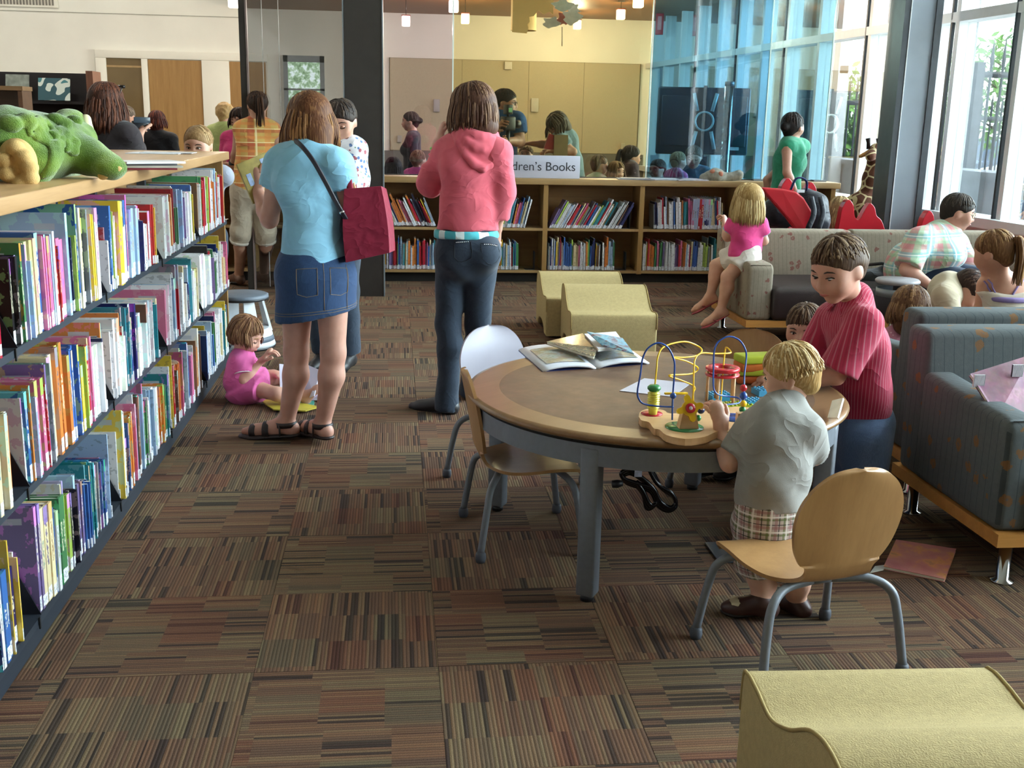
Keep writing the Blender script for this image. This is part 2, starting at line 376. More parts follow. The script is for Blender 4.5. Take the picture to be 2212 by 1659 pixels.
# added fill lights out of view at the ceiling, brightening the far hall
def fill_disc(label, x, y, z, W):
    t = thing('fill_light', label, 'lamp', (x, y, z), 0, 'added round fill lights')
    e = N('fill_glow'); em = e.n('Emission', {0: (1, .93, .82, 1), 1: 6}); e.l(em.outputs[0], e.out.inputs[0])
    MB().lathe([(0, -.004), (.15, -.004), (.15, 0), (0, 0)], 24).obj('diffuser', e.m, t); MB().lathe([(.15, -.012), (.17, -.008), (.17, 0), (.15, 0)], 24, caps=False).obj('trim_ring', M_white, t)
    L_ = bpy.data.lights.new('fill_bulb', 'AREA'); L_.shape = 'DISK'; L_.size = .3; L_.energy = W; L_.color = (1, .93, .84); o = bpy.data.objects.new('fill_bulb', L_); COL.objects.link(o); o.parent = t; o.location = (0, 0, -.02)
for i, (x, y) in enumerate(((-6.2, 16), (-3.6, 16), (-6.2, 12.5), (-3.6, 12.5), (-3.6, 9.0), (-6.2, 9.0))): fill_disc(f'{ORD[i]} added round fill light above the far hall', x, y, 4.395, 42)
# ================================================================== BOOKCASES AND BOOKS
M_shelfm = plain('charcoal_shelf_steel', '#3b424c', .4, var=.06, metal=.4)
M_page = plain('page_white', '#efe9db', .8, var=.05, scale=90)
def cover_mat():
    g = N('book_cover'); oi = g.n('ObjectInfo'); v = g.coord('Generated'); c = oi.outputs['Color']; rnd = oi.outputs['Random']
    s = g.n('SeparateXYZ', {0: v}); x, y, z = s.outputs
    geo = g.n('NewGeometry'); vt = g.n('VectorTransform', {0: geo.outputs['Normal']}, vector_type='NORMAL', convert_from='WORLD', convert_to='OBJECT')
    spine = g.math('GREATER_THAN', g.n('SeparateXYZ', {0: vt.outputs[0]}).outputs[0], .5)
    wn = lambda a, b: g.n('TexWhiteNoise', {0: g.n('CombineXYZ', {0: a, 1: b, 2: rnd}).outputs[0]}, noise_dimensions='3D')
    alt = wn(rnd, 7.7).outputs['Color']
    # title lettering on the spine: little irregular strokes in the middle band
    zz = g.math('FLOOR', g.math('MULTIPLY', z, 46)); letter = g.math('GREATER_THAN', wn(zz, g.math('FLOOR', g.math('MULTIPLY', y, 5))).outputs[0], .45)
    band = g.math('MULTIPLY', g.math('MULTIPLY', g.math('GREATER_THAN', z, .38), g.math('LESS_THAN', z, g.math('ADD', .6, g.math('MULTIPLY', rnd, .3)))), g.math('MULTIPLY', g.math('GREATER_THAN', y, .25), g.math('LESS_THAN', y, .75)))
    title = g.math('MULTIPLY', g.math('MULTIPLY', letter, band), g.math('MULTIPLY', spine, .8))
    lum = g.n('RGBToBW', {0: c}).outputs[0]
    ink = g.mix(g.math('GREATER_THAN', lum, .25), lin('#e9dfc0'), g.mix(.6, alt, lin('#1d1b26')))
    top = g.math('MULTIPLY', spine, g.math('MULTIPLY', g.math('GREATER_THAN', z, .82), g.math('GREATER_THAN', rnd, .5)))
    # picture on the front and back boards
    pv = g.n('CombineXYZ', {0: g.math('ADD', x, g.math('MULTIPLY', rnd, 37)), 1: z, 2: 0}).outputs[0]
    n = g.noise(pv, 4.5, 3, .6)
    pic = g.math('MULTIPLY', g.math('SUBTRACT', 1, spine), g.math('MULTIPLY', g.math('GREATER_THAN', n, .53), .75))
    # barcode sticker high on the board
    st = g.math('MULTIPLY', g.math('MULTIPLY', g.math('GREATER_THAN', z, .84), g.math('LESS_THAN', z, .9)), g.math('MULTIPLY', g.math('GREATER_THAN', x, .55), g.math('LESS_THAN', x, .85)))
    st = g.math('MULTIPLY', st, g.math('SUBTRACT', 1, spine))
    cc = g.mix(title, c, ink); cc = g.mix(g.math('MULTIPLY', top, .7), cc, alt); cc = g.mix(pic, cc, g.mix(.5, alt, c)); cc = g.mix(g.math('MULTIPLY', st, .8), cc, lin('#b9bdc6'))
    return g.fin(cc, .32, spec=.5)
M_cover = cover_mat()
def label_mat():
    g = N('spine_label'); v = g.coord('Generated'); s = g.n('SeparateXYZ', {0: v}); oi = g.n('ObjectInfo')
    wn = g.n('TexWhiteNoise', {0: g.n('CombineXYZ', {0: g.math('FLOOR', g.math('MULTIPLY', s.outputs[2], 9)), 1: g.math('FLOOR', g.math('MULTIPLY', s.outputs[1], 8)), 2: oi.outputs['Random']}).outputs[0]}, noise_dimensions='3D').outputs[0]
    f = g.math('MULTIPLY', g.math('GREATER_THAN', wn, .7), g.math('LESS_THAN', g.math('ABSOLUTE', g.math('SUBTRACT', s.outputs[2], .5)), .3))
    return g.fin(g.mix(g.math('MULTIPLY', f, .6), lin('#e8eaf0'), lin('#3c3f4a')), .4)
M_slabel = label_mat()
# unit book: x 0(spine) .. -1 (fore edge), y 0..1 thickness, z 0..1
b = MB(); b.box(-1, 0, 0, .1, 0, 1).box(-1, 0, .9, 1, 0, 1).box(-.03, 0, .1, .9, 0, 1); BK_C = b.mesh('book_cover'); BK_C.materials.append(M_cover)
b = MB(); b.box(-.98, -.03, .1, .9, .015, .985); BK_P = b.mesh('pages'); BK_P.materials.append(M_page)
b = MB(); b.box(0, .004, .04, .96, .0, 1); BK_L = b.mesh('spine_label'); BK_L.materials.append(M_slabel)
PAL = [('white', '#e4e3e6', 30), ('blue', '#345a9a', 12), ('pale blue', '#9bb4d0', 12), ('navy', '#1d2856', 7), ('red', '#b02430', 8), ('yellow', '#d8b53a', 7), ('green', '#3f7a4c', 6), ('teal', '#2d7f8c', 5), ('orange', '#cf7a35', 6), ('cream', '#dccaa0', 7), ('brown', '#6d4a34', 4), ('purple', '#6d5a88', 3), ('pink', '#c96a92', 4), ('black', '#1f1f26', 4), ('grey', '#8b9098', 4), ('lime', '#a9c25a', 3)]
PW = [p[2] for p in PAL]
def pick():
    n, c, _ = random.choices(PAL, PW)[0]; l = list(lin(c)); k = random.uniform(.8, 1.15)
    return n, tuple(min(1, v*k+random.uniform(-.01, .01)) if v*k > 0 else 0 for v in l[:3])+(1,)
def book(loc, depth, th, ht, colr, rx=0, rz=0, name='picture_book', lab=True):
    o = link(name, BK_C); o.location = loc; o.scale = (depth, th, ht); o.rotation_euler = (rx, 0, rz); o.color = colr
    p = link('pages', BK_P, None, o)
    if lab:
        q = link('spine_label', BK_L, None, o); q.location = (0, 0, random.uniform(.01, .03)); q.scale = (.25, 1, random.uniform(.028, .05)/ht); q.color = (1, 1, 1, 1)
    return o
def flat_books(rows, name):
    """many books in one mesh with a colour attribute; rows of (corner matrix, depth, th, ht, colour)"""
    vs = []; fs = []; cols = []
    base = [Vector(p) for p in BK_C_V]
    for M, d, t, h, c in rows:
        for boxes, cc in (((-1, 0, 0, 1, 0, 1), c), ((0, .02, .06, .94, .015, .15), lin('#e4e6ee')), ((-.97, -.01, .12, .88, .98, 1.003), lin('#e6dfd0'))):
            x0, x1, y0, y1, z0, z1 = boxes; bI = len(vs)
            for z in (z0, z1):
                for y in (y0, y1):
                    for x in (x0, x1): vs.append(M @ Vector((x*d, y*t, z*h)))
            for f in [(0, 2, 3, 1), (4, 5, 7, 6), (0, 1, 5, 4), (2, 6, 7, 3), (0, 4, 6, 2), (1, 3, 7, 5)]: fs.append(tuple(bI+i for i in f)); cols.append(cc)
    me = bpy.data.meshes.new(name); me.from_pydata([tuple(v) for v in vs], [], fs)
    at_ = me.attributes.new('Col', 'FLOAT_COLOR', 'FACE'); at_.data.foreach_set('color', np.array(cols, dtype=np.float32).ravel()); me.update(); return me
BK_C_V = []
def colattr_mat(name, rough=.4):
    g = N(name); a = g.n('Attribute', attribute_name='Col'); v = g.coord()
    n = g.noise(g.map(v, (40, 160, 60)), 1, 2)
    return g.fin(g.mix(g.math('MULTIPLY', g.math('GREATER_THAN', n, .6), .35), a.outputs['Color'], lin('#40404a')), rough)
M_bookattr = colattr_mat('many_book_covers')
# ---- long left bookcase (aisle side at X = -1.0)
XF = -1.0; YE = 6.80; Y0 = -1.2; ZT = 1.257
lb = thing('long_bookcase', 'long low maple bookcase full of picture books along the left aisle', 'bookcase', (XF, Y0, 0))
def L(mb): return mb
MB().box(-.76, .015, 0, YE-Y0+.04, ZT-.046, ZT, bev=.004).obj('top_board', M_maple, lb)
MB().box(-.75, -.02, YE-Y0-.035, YE-Y0, 0, ZT-.046).obj('end_panel', M_doorw, lb)
MB().box(-.36, -.345, 0, YE-Y0-.03, .08, ZT-.046).obj('back_panel', M_maple, lb)
MB().box(-.75, -.01, 0, YE-Y0-.03, 0, .07).obj('base', plain('shelf_base_steel', '#343b45', .45, var=.06, metal=.3), lb)
SZ = (.853, .462, .078); UN = .95
for z in SZ:
    MB().box(-.35, -.004, 0, YE-Y0-.04, z-.022, z).obj('shelf', M_shelfm, lb)
    MB().box(-.75, -.37, 0, YE-Y0-.04, z-.022, z).obj('shelf', M_shelfm, lb)
units = [YE-.05-UN*k for k in range(8)]
for u in units[1:]:
    MB().box(-.30, -.26, u-Y0-.02, u-Y0+.02, .07, ZT-.05).obj('upright', M_shelfm, lb)
    for z in SZ: MB().box(-.003, .001, u-Y0-.004, u-Y0+.004, z-.03, z+.004).obj('shelf_joint', M_toe, lb)
be = MB(); be.prism([(-.005, .0), (-.02, .0), (-.14, 0), (-.15, .2), (-.105, .205), (-.09, .19)], -.0015, .0015, Matrix(((1, 0, 0, 0), (0, 0, 1, 0), (0, 1, 0, 0), (0, 0, 0, 1))))
be.box(-.15, -.005, 0, .11, 0, .002); BE = be.mesh('bookend'); BE.materials.append(plain('bookend_black', '#22242c', .35, metal=.3))
allb = []; SHN = ('top', 'middle', 'bottom')
for si, z in enumerate(SZ):
    for ui in range(len(units)-1):
        y0 = units[ui+1]+.02; y1 = units[ui]-.02
        if y1 < 1.8: continue
        o = link('bookend', BE); o.location = (XF, y0+.01, z); o['category'] = 'bookend'; o['group'] = 'black bookends of the long bookcase'
        o['label'] = f'{ORD[ui]} black bookend from the far end, {SHN[si]} shelf of long bookcase'
        y = y0+.016; lean = random.uniform(.0, .05); end = y1-random.uniform(.03, .14)
        tall = random.uniform(.24, .29); run = 0; colr = None
        while y < end:
            if run <= 0:
                run = random.choice([1, 1, 1, 2, 2, 3, 6]); cn, colr = pick(); th = random.uniform(.007, .016) if random.random() < .6 else random.uniform(.014, .032); ht = min(.335, tall+random.gauss(0, .032)); ht = max(.18, ht); dp = random.uniform(.19, .27)
            run -= 1
            k = random.uniform(.9, 1.1); cc = tuple(min(1, c*k) for c in colr[:3])+(1,)
            allb.append([si, ui, y, z, dp, th*random.uniform(.9, 1.1), min(.335, ht+random.uniform(-.004, .004)), cn, cc, -lean+random.uniform(-.01, .01), random.uniform(-.012, .012)]); y += allb[-1][5]+.0008
        if ui == 0 :
            o = link('bookend', BE); o.location = (XF, y1-.002, z); o['category'] = 'bookend'; o['group'] = 'black bookends of the long bookcase'
            o['label'] = f'thin black bookend against the end panel, {SHN[si]} shelf'
def seen(b): # in frame?
    v = Vector((XF, b[2], b[3]+.05))-Vector((0, 0, CAMZ)); return 1106+FPX*v.dot(_R2)/v.dot(_F) > -6
allb = [b for b in allb if seen(b) or b[2] < 3.3]
vis = sorted([b for b in allb if seen(b)], key=lambda b: -b[5]*b[6]/(b[2]**2))
keep = set(id(b) for b in vis[:300])
cnt = {}; rows = []
for b in sorted(allb, key=lambda b: (b[0], b[2])):
    si, ui, y, z, dp, th, ht, cn, cc, rx, dx = b
    loc = (XF-.006+dx, y, z+.001)
    if id(b) in keep:
        o = book(loc, dp, th, ht, cc, rx); k = (si, ui, cn); cnt[k] = cnt.get(k, 0)+1
        o['category'] = 'book'; o['group'] = f'picture books on the {SHN[si]} shelf of the long bookcase'
        th_ = 'thick ' if th > .02 else 'thin ' if th < .009 else ''
        sec = ['the end panel', 'the second', 'the third', 'the fourth', 'the fifth', 'the sixth', 'the seventh'][ui]
        where = f'{SHN[si]} shelf, section {ORD[ui]} from far end'
        n = cnt[k]; o['label'] = f'{ORD[min(n-1, 19)]} {cn} book from the near bookend, {where}'
    else: rows.append((Matrix.Translation(loc) @ Matrix.Rotation(rx, 4, 'X'), dp, th, ht, cc))
o = link('picture_books', flat_books(rows, 'picture_books'), M_bookattr); tag(o, 'remaining picture books packed on the shelves of the long bookcase', 'books', kind='stuff')
# ---- rear counter bookcase
CY = 10.05; CZ = .962
rc = thing('counter_bookcase', 'low maple bookcase counter across the back under the glass', 'bookcase', (0, CY, 0))
MB().box(-1.62, 4.2, -.02, .36, CZ-.055, CZ, bev=.004).obj('counter_top', M_mapleX, rc)
divs = [-1.6, -1.27, -.38, .5, 1.395, 2.30, 3.21, 4.14]
for x in divs: MB().box(x-.022, x+.022, 0, .34, .085, CZ-.055).obj('divider', M_doorw, rc)
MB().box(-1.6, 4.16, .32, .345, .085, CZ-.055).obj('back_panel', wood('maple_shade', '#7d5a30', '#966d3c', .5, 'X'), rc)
MB().box(-1.56, 4.12, .07, .3, 0, .085).obj('toe_kick', M_toe, rc)
RZ = (.115, .508)
for a, b_ in zip(divs[:-1], divs[1:]):
    for z in RZ: MB().box(a+.022, b_-.022, .005, .32, z-.024, z).obj('shelf', M_mapleX, rc)
rows = []
for bi, (a, b_) in enumerate(zip(divs[:-1], divs[1:])):
    for z in RZ:
        if a < -1: continue
        lean = 0
        up = z > .3
        if up: lean = {2: -.42, 3: .22, 4: .5, 5: -.06, 6: .1}.get(bi, .2)
        x = a+.04+(.09 if lean < 0 else 0); end = b_-.06-(.13 if lean > 0 else 0.06)-(.12 if bi in (3, 4) and not up else 0); colr = pick()[1]; tall = .25
        while x < end:
            if random.random() < .6: colr = pick()[1]
            th = random.uniform(.005, .016); ht = max(.19, min(.31, tall+random.gauss(0, .025))); ln = lean+random.uniform(-.03, .03) if lean else random.uniform(-.02, .02)
            # unit book faces +x at its spine: turn so that the spine looks to -Y
            M = Matrix.Translation((x, CY+.03+random.uniform(-.01, .015), z+.002+max(0, -math.sin(ln))*th)) @ Matrix.Rotation(ln, 4, 'Y') @ Matrix.Rotation(-PI/2, 4, 'Z')
            rows.append((M, .2, th, ht, colr)); x += th/math.cos(ln)*1.02+.0006
o = link('shelved_books', flat_books(rows, 'shelved_books'), M_bookattr); tag(o, 'rows of thin picture books in the cubbies of the rear counter', 'books', kind='stuff')
for i, (x, z) in enumerate(((1.31, .115), (2.2, .508), (2.18, .115), (.36, .115), (3.1, .508))):
    o = MB().box(-.0015, .0015, 0, .12, 0, .17).box(-.09, 0, 0, .12, 0, .002).obj('bookend', plain('bookend_steel', '#3d4652', .4, metal=.4)); o.location = (x, CY+.04, z)
    tag(o, ('steel bookend in the lower cubby behind the pink hoodie', 'steel bookend in the upper cubby under the sign end', 'steel bookend in the lower cubby below the leaning books', 'steel bookend in the lower cubby beside the dark column', 'steel bookend beside the magazines near the blonde girl')[i], 'bookend', 'steel bookends in the rear counter')
# magazines in a red and pale bundle at the right of the upper cubby
for i in range(9):
    cc = lin('#b03038') if i in (3, 4) else lin('#a9b3cf')
    o = book((2.79+i*.021, CY+.03, .509), .2, .02, .285, cc, 0, -PI/2, 'magazine', False); o.rotation_euler = (0, .1, -PI/2)
    tag(o, ('red' if i in (3, 4) else 'pale blue')+f' magazine, {ORD[i]} from the left in the upper right cubby', 'magazine', 'magazines in the upper right cubby')
# ---- display shelf far left
ds = thing('display_shelf', 'dark wooden magazine display shelf by the far left wall', 'shelf', (-3.6, 12.6, 0))
M_walnut = wood('walnut', '#4a3020', '#63432c', .45, 'X')
MB().box(-2.4, .33, .2, .24, 0, 1.88).obj('back_panel', plain('display_black', '#241f22', .5), ds)
MB().box(.33, .40, -.1, .24, 0, 1.9).obj('end_panel', wood('red_oak', '#6b4330', '#835540', .45, 'Z'), ds)
for z in (1.0, 1.38, 1.58): MB().box(-2.4, .33, -.05, .2, z-.03, z).obj('shelf', plain('display_black', '#241f22', .5), ds)
ds2 = thing('low_shelf', 'brown wooden low bookcase in front of the dark display shelf', 'shelf', (-3.9, 11.3, 0))
MB().box(-2.4, .36, -.05, .25, 1.66, 1.7).obj('top_board', wood('walnut_top', '#6d5233', '#856542', .45, 'X'), ds2)
MB().box(.31, .35, -.04, .25, 0, 1.66).obj('end_panel', M_walnut, ds2)
MB().box(-2.4, .31, .22, .25, 0, 1.66).obj('back_panel', M_walnut, ds2)
for z in (1.3, .9): MB().box(-2.4, .31, -.03, .22, z-.03, z).obj('shelf', M_walnut, ds2)
for i in range(14):
    o = book((-4.75+i*.03, 11.27, 1.302), .17, .027, .26+.01*(i % 3), lin(['#8f8f86', '#b9b6a8', '#c9c39c', '#6d6f6c', '#d8d8d2'][i % 5]), 0, -PI/2, 'binder', False)
    tag(o, f'{ORD[i]} grey magazine box from the left on the brown low bookcase', 'magazine box', 'magazine boxes on the low bookcase')
def poster(name, label, loc, w, h, mat, tilt=.25, rz=0, cat='picture book'):
    o = MB().box(-w/2, w/2, -.006, .006, 0, h).obj(name, mat); o.location = loc; o.rotation_euler = (-tilt, 0, rz); return tag(o, label, cat)
poster('face_out_magazine', 'teal and white face-out magazine on the display shelf', (-3.62, 12.52, 1.585), .33, .24, (lambda g: g.fin(g.ramp(g.noise(g.map(g.coord(), (3, 3, 3)), 2, 1), [(.4, '#24545e'), (.5, '#d9e2d8'), (.6, '#3f7f86')], 'CONSTANT'), .4))(N('teal_magazine')))
poster('face_out_magazine', 'grey masthead magazine standing on the display shelf', (-4.0, 12.52, 1.585), .24, .27, plain('grey_magazine', '#7e857c', .4, var=.4, scale=14))
poster('face_out_magazine', 'dark magazine with pale lettering on the display shelf', (-4.36, 12.52, 1.585), .3, .26, plain('dark_magazine', '#4b3c3c', .4, var=.5, scale=22))
poster('face_out_magazine', 'brown magazine at the left end of the display shelf', (-4.85, 12.52, 1.585), .4, .24, plain('brown_magazine', '#57402e', .4, var=.5, scale=16))
# ================================================================== FURNITURE
def fl(px, py, z=0):
    d = _F+_R2*((px-1106)/FPX)-_U2*((py-829.5)/FPX); d = d*((z-CAMZ)/d.z); return Vector((d.x, d.y, z))
M_table = (lambda g: (lambda v: g.fin(g.ramp(g.noise(v, 9, 6, .65), [(.3, '#5d4536'), (.55, '#6b503e'), (.75, '#795d48')]), g.math('MULTIPLY_ADD', g.noise(v, 30, 2), .1, .42), spec=.35))(g.coord()))(N('table_laminate'))
M_tedge = wood('table_edge', '#7a5a3a', '#8f6c46', .3, 'X')
M_greym = plain('grey_powder_coat', '#787c84', .5, var=.05, scale=60, metal=.25)
M_chrome = plain('chrome', '#c9ccd0', .12, var=.02, metal=1)
M_ply = wood('beech_ply', '#9a7147', '#ae8557', .33, 'Z', .8)
M_plyglare = plain('ply_shell_window_glare', '#b8b3bf', .35, var=.03)  # window glare on the ply, painted as an even whitish colour
TC = Vector((.915, 3.665, 0)); TR = .665; TZ = .56
tb = thing('round_table', 'low round childrens table with brown top and grey metal legs', 'table', TC, .72)
o = MB().lathe([(0, TZ-.03), (TR-.06, TZ-.03), (TR-.015, TZ-.026), (TR-.002, TZ-.017), (TR, TZ-.01), (TR-.006, TZ-.003), (TR-.02, TZ)], 96, caps=False).obj('top_edge', M_tedge, tb)
MB().lathe([(TR-.02, TZ), (TR-.115, TZ+.0005)], 96, caps=False).obj('rim_band', wood('table_rim', '#6f5239', '#856346', .3, 'X'), tb)
MB().lathe([(TR-.115, TZ+.0005), (0, TZ+.0005)], 96, caps=False).obj('top', M_table, tb)
MB().lathe([(TR-.035, TZ-.105), (TR-.03, TZ-.105), (TR-.03, TZ-.04), (TR-.05, TZ-.04), (TR-.05, TZ-.105), (TR-.035, TZ-.105)], 96, caps=False, smooth=False).obj('apron', M_greym, tb)
MB().lathe([(TR-.036, TZ-.045), (TR-.03, TZ-.03)], 96, caps=False).obj('shadow_gap', M_toe, tb)
for k in range(4):
    a = PI/2*k+.31; r = TR-.058
    M = Matrix.Rotation(a, 4, 'Z')
    MB().rbox(r-.03, r+.03, -.03, .03, .02, TZ-.05, .008, M).obj('leg', M_greym, tb)
    MB().lathe([(.022, 0), (.022, .02)], 12, c=M @ Vector((r, 0, 0))).obj('foot', M_black, tb)
# ---- moulded ply chairs
def chair(name, label, loc, rz, shell_mat):
    t = thing(name, label, 'chair', (loc[0], loc[1], 0), rz, 'low moulded chairs at the round table')
    # centre line (y forward, z up) and half widths
    prof = [(.185, .27, .165), (.175, .288, .178), (.15, .298, .186), (.08, .30, .19), (0, .293, .187), (-.07, .287, .165), (-.115, .290, .13), (-.145, .305, .108), (-.160, .332, .105), (-.170, .365, .13), (-.178, .41, .152), (-.19, .475, .163), (-.2, .53, .155), (-.21, .575, .13), (-.217, .606, .095), (-.221, .622, .058), (-.2225, .628, .012)]
    P = [list(q) for q in spline([Vector(q) for q in prof], 4)]
    nx = 12; th = .0055; vs = []; n = len(P)
    tang = []
    for i in range(n):
        a = P[max(i-1, 0)]; b2 = P[min(i+1, n-1)]; d = Vector((b2[0]-a[0], b2[1]-a[1])).normalized(); tang.append(d)
    for side in (1, -1):
        for i, (y, z, w) in enumerate(P):
            nrm = Vector((-tang[i].y, tang[i].x))*-1
            for k in range(nx+1):
                u = -1+2*k/nx; curve = .012*(u*u) if z > .35 else .006*u*u
                off = (nrm.x*-1*0)
                yy = y+side*th*nrm.x+(curve if z > .35 else 0); zz = z+side*th*nrm.y+(curve if z <= .35 else 0)
                vs.append((u*w, yy, zz))
    fs = []; m = nx+1; half = n*m
    for i in range(n-1):
        for k in range(nx):
            a = i*m+k; fs.append((a, a+1, a+m+1, a+m)); fs.append((half+a, half+a+m, half+a+m+1, half+a+1))
    rim = [i*m for i in range(n)]+[(n-1)*m+k for k in range(1, m)]+[i*m+nx for i in range(n-2, -1, -1)]+[k for k in range(nx-1, 0, -1)]
    for i in range(len(rim)):
        a, b2 = rim[i], rim[(i+1) % len(rim)]; fs.append((a, half+a, half+b2, b2))
    mb = MB(); mb.add(vs, fs, True); o = mb.obj('shell', shell_mat, t)
    bm = bmesh.new(); bm.from_mesh(o.data); bmesh.ops.recalc_face_normals(bm, faces=bm.faces[:])
    for e in bm.edges: e.smooth = e.calc_face_angle(0) < .7
    bm.to_mesh(o.data); bm.free()
    for sx in (-1, 1):
        for sy in (-1, 1):
            zt = .277 if sy > 0 else .273
            pts = spline([(sx*.03, sy*.085, zt), (sx*.13, sy*.115, zt), (sx*.185, sy*.145, zt-.03), (sx*.205, sy*.16, zt-.1), (sx*.222, sy*.182, .03)], 6)
            MB().tube(pts, .0125, 12).obj('leg', M_greym, t)
            MB().lathe([(.016, 0), (.019, .012), (.018, .028), (.014, .036)], 12, c=(sx*.222, sy*.182, 0)).obj('foot', plain('grey_foot_cap', '#4b4e57', .6), t)
    MB().tube([(-.03, -.085, .273), (.03, -.085, .273)], .0125, 10).obj('seat_support', M_greym, t)
    MB().tube([(-.03, .085, .277), (.03, .085, .277)], .0125, 10).obj('seat_support', M_greym, t)
    return t
chair('moulded_chair', 'beech ply chair in the foreground, its oval back to the camera', (1.135, 2.735), .22, M_ply)
chair('moulded_chair', 'beech ply chair pushed in at the left of the round table', (.455, 3.70), -1.5, M_ply)
chair('moulded_chair', 'ply chair, painted white for window glare, at the far left of the round table', (.50, 4.33), PI+.5, M_plyglare)
chair('moulded_chair', 'mostly hidden ply chair on the far right side of the table', (1.42, 4.25), PI-.55, M_ply)
# ---- cream wave ottomans
M_cream = plain('cream_wool', '#b5a274', .9, var=.07, scale=60, bump=.5, bscale=260, spec=.2)
def ottoman(label, loc, rz, W=.6, D=.62, hi=.40, lo=.27):
    t = thing('wave_ottoman', label, 'ottoman', (loc[0], loc[1], 0), rz, 'cream wave ottomans')
    # side profile: y from 0 (high end) to D (low end)
    top = spline([(0, .06, 0), (-.005, hi-.1, 0), (.03, hi-.02, 0), (.11, hi, 0), (.2, hi-.02, 0), (.31, lo+.045, 0), (.42, lo+.004, 0), (.52, lo+.012, 0), (D-.03, lo+.012, 0), (D-.004, lo-.02, 0), (D, .06, 0)], 5)
    prof = [(p.x, p.y) for p in top]
    bot = [(D, .015), (D-.1, .015)]+[(D/2+.2*math.cos(a), .015+.07*math.sin(a)) for a in np.linspace(0, PI, 9)]+[(.1, .015), (0, .015)]
    poly = prof+bot
    bm = bmesh.new(); n = len(poly)
    a = [bm.verts.new((-W/2, y, z)) for y, z in poly]; b2 = [bm.verts.new((W/2, y, z)) for y, z in poly]
    fa = bm.faces.new(a); fb = bm.faces.new(list(reversed(b2)))
    for i in range(n): bm.faces.new((a[i], b2[i], b2[(i+1) % n], a[(i+1) % n]))
    bm.normal_update(); bmesh.ops.recalc_face_normals(bm, faces=bm.faces[:])
    ed = list(fa.edges)+list(fb.edges)
    bmesh.ops.bevel(bm, geom=ed, offset=.014, segments=3, profile=.6, affect='EDGES')
    bmesh.ops.triangulate(bm, faces=[f for f in bm.faces if len(f.verts) > 4])
    mb = MB(); mb.bm(bm, None, True); o = mb.obj('upholstery', M_cream, t); smoothsharp(o, 50)
    for s in (-1, 1):
        mb = MB(); mb.tube([(s*(W/2-.003), y, z) for y, z in prof[3:-3]], .0045, 6); mb.obj('piping', plain('cream_piping', '#a08a57', .9), t)
        for y in (.06, D-.06): MB().lathe([(.02, 0), (.02, .02)], 10, c=(s*(W/2-.07), y, 0)).obj('foot', M_black, t)
    return t
ottoman('cream wave ottoman nearest the camera, cropped at the lower right', (1.02, 1.50), -.04, .56, .62, .42, .29)
ottoman('cream wave ottoman behind the table, the nearer of the pair', (1.43, 7.36), PI-.05, .56)
ottoman('cream wave ottoman, the farther one of the pair behind the table', (1.36, 8.0), PI-.02, .60)
# ---- upholstered seating with wooden rail
def fabric(name, base, line, spots, sc=1):
    g = N(name); v = g.coord(); s = g.n('SeparateXYZ', {0: v})
    xx = g.math('ADD', s.outputs[0], s.outputs[1])
    st = g.math('LESS_THAN', g.math('FRACT', g.math('MULTIPLY', g.math('ADD', xx, g.math('MULTIPLY', g.noise(v, 14, 1), .004)), 26*sc)), .07)
    c = g.mix(.5, lin(base), g.ramp(g.noise(v, 60, 3), [(.3, lin(base)), (.7, tuple(min(1, q*1.25) for q in lin(base)[:3])+(1,))]))
    c = g.mix(g.math('MULTIPLY', st, .6), c, lin(line))
    dv = g.n('VectorMath', {0: v, 1: g.map(g.noise(v, 38, 2, .6, 1), (.035, .035, .035))}, operation='ADD').outputs[0]; vo = g.n('TexVoronoi', {'Vector': dv, 'Scale': 11*sc, 'Randomness': .85}); wob = g.math('ADD', vo.outputs['Distance'], g.math('MULTIPLY', g.noise(v, 90, 2), .12))
    c = g.mix(g.math('MULTIPLY', g.math('LESS_THAN', wob, .28), .68), c, lin(spots))
    c = g.mix(g.math('MULTIPLY', g.math('LESS_THAN', wob, .13), .6), c, lin(base))
    wv = g.noise(g.map(v, (400, 400, 400)), 1, 1)
    g.bump(wv, .3, .002); return g.fin(c, .9, spec=.2)
M_fabs = fabric('taupe_floral_fabric', '#857a6b', '#584d42', '#74322e', 1.25)
M_fabb = fabric('slate_motif_fabric', '#585d5f', '#32383f', '#8a5c2a')
M_leath = plain('dark_brown_leather', '#2c2022', .38, var=.1, scale=8, bump=.25, bscale=160)
M_rail = wood('maple_rail', '#b0783a', '#c98f4c', .35, 'X')
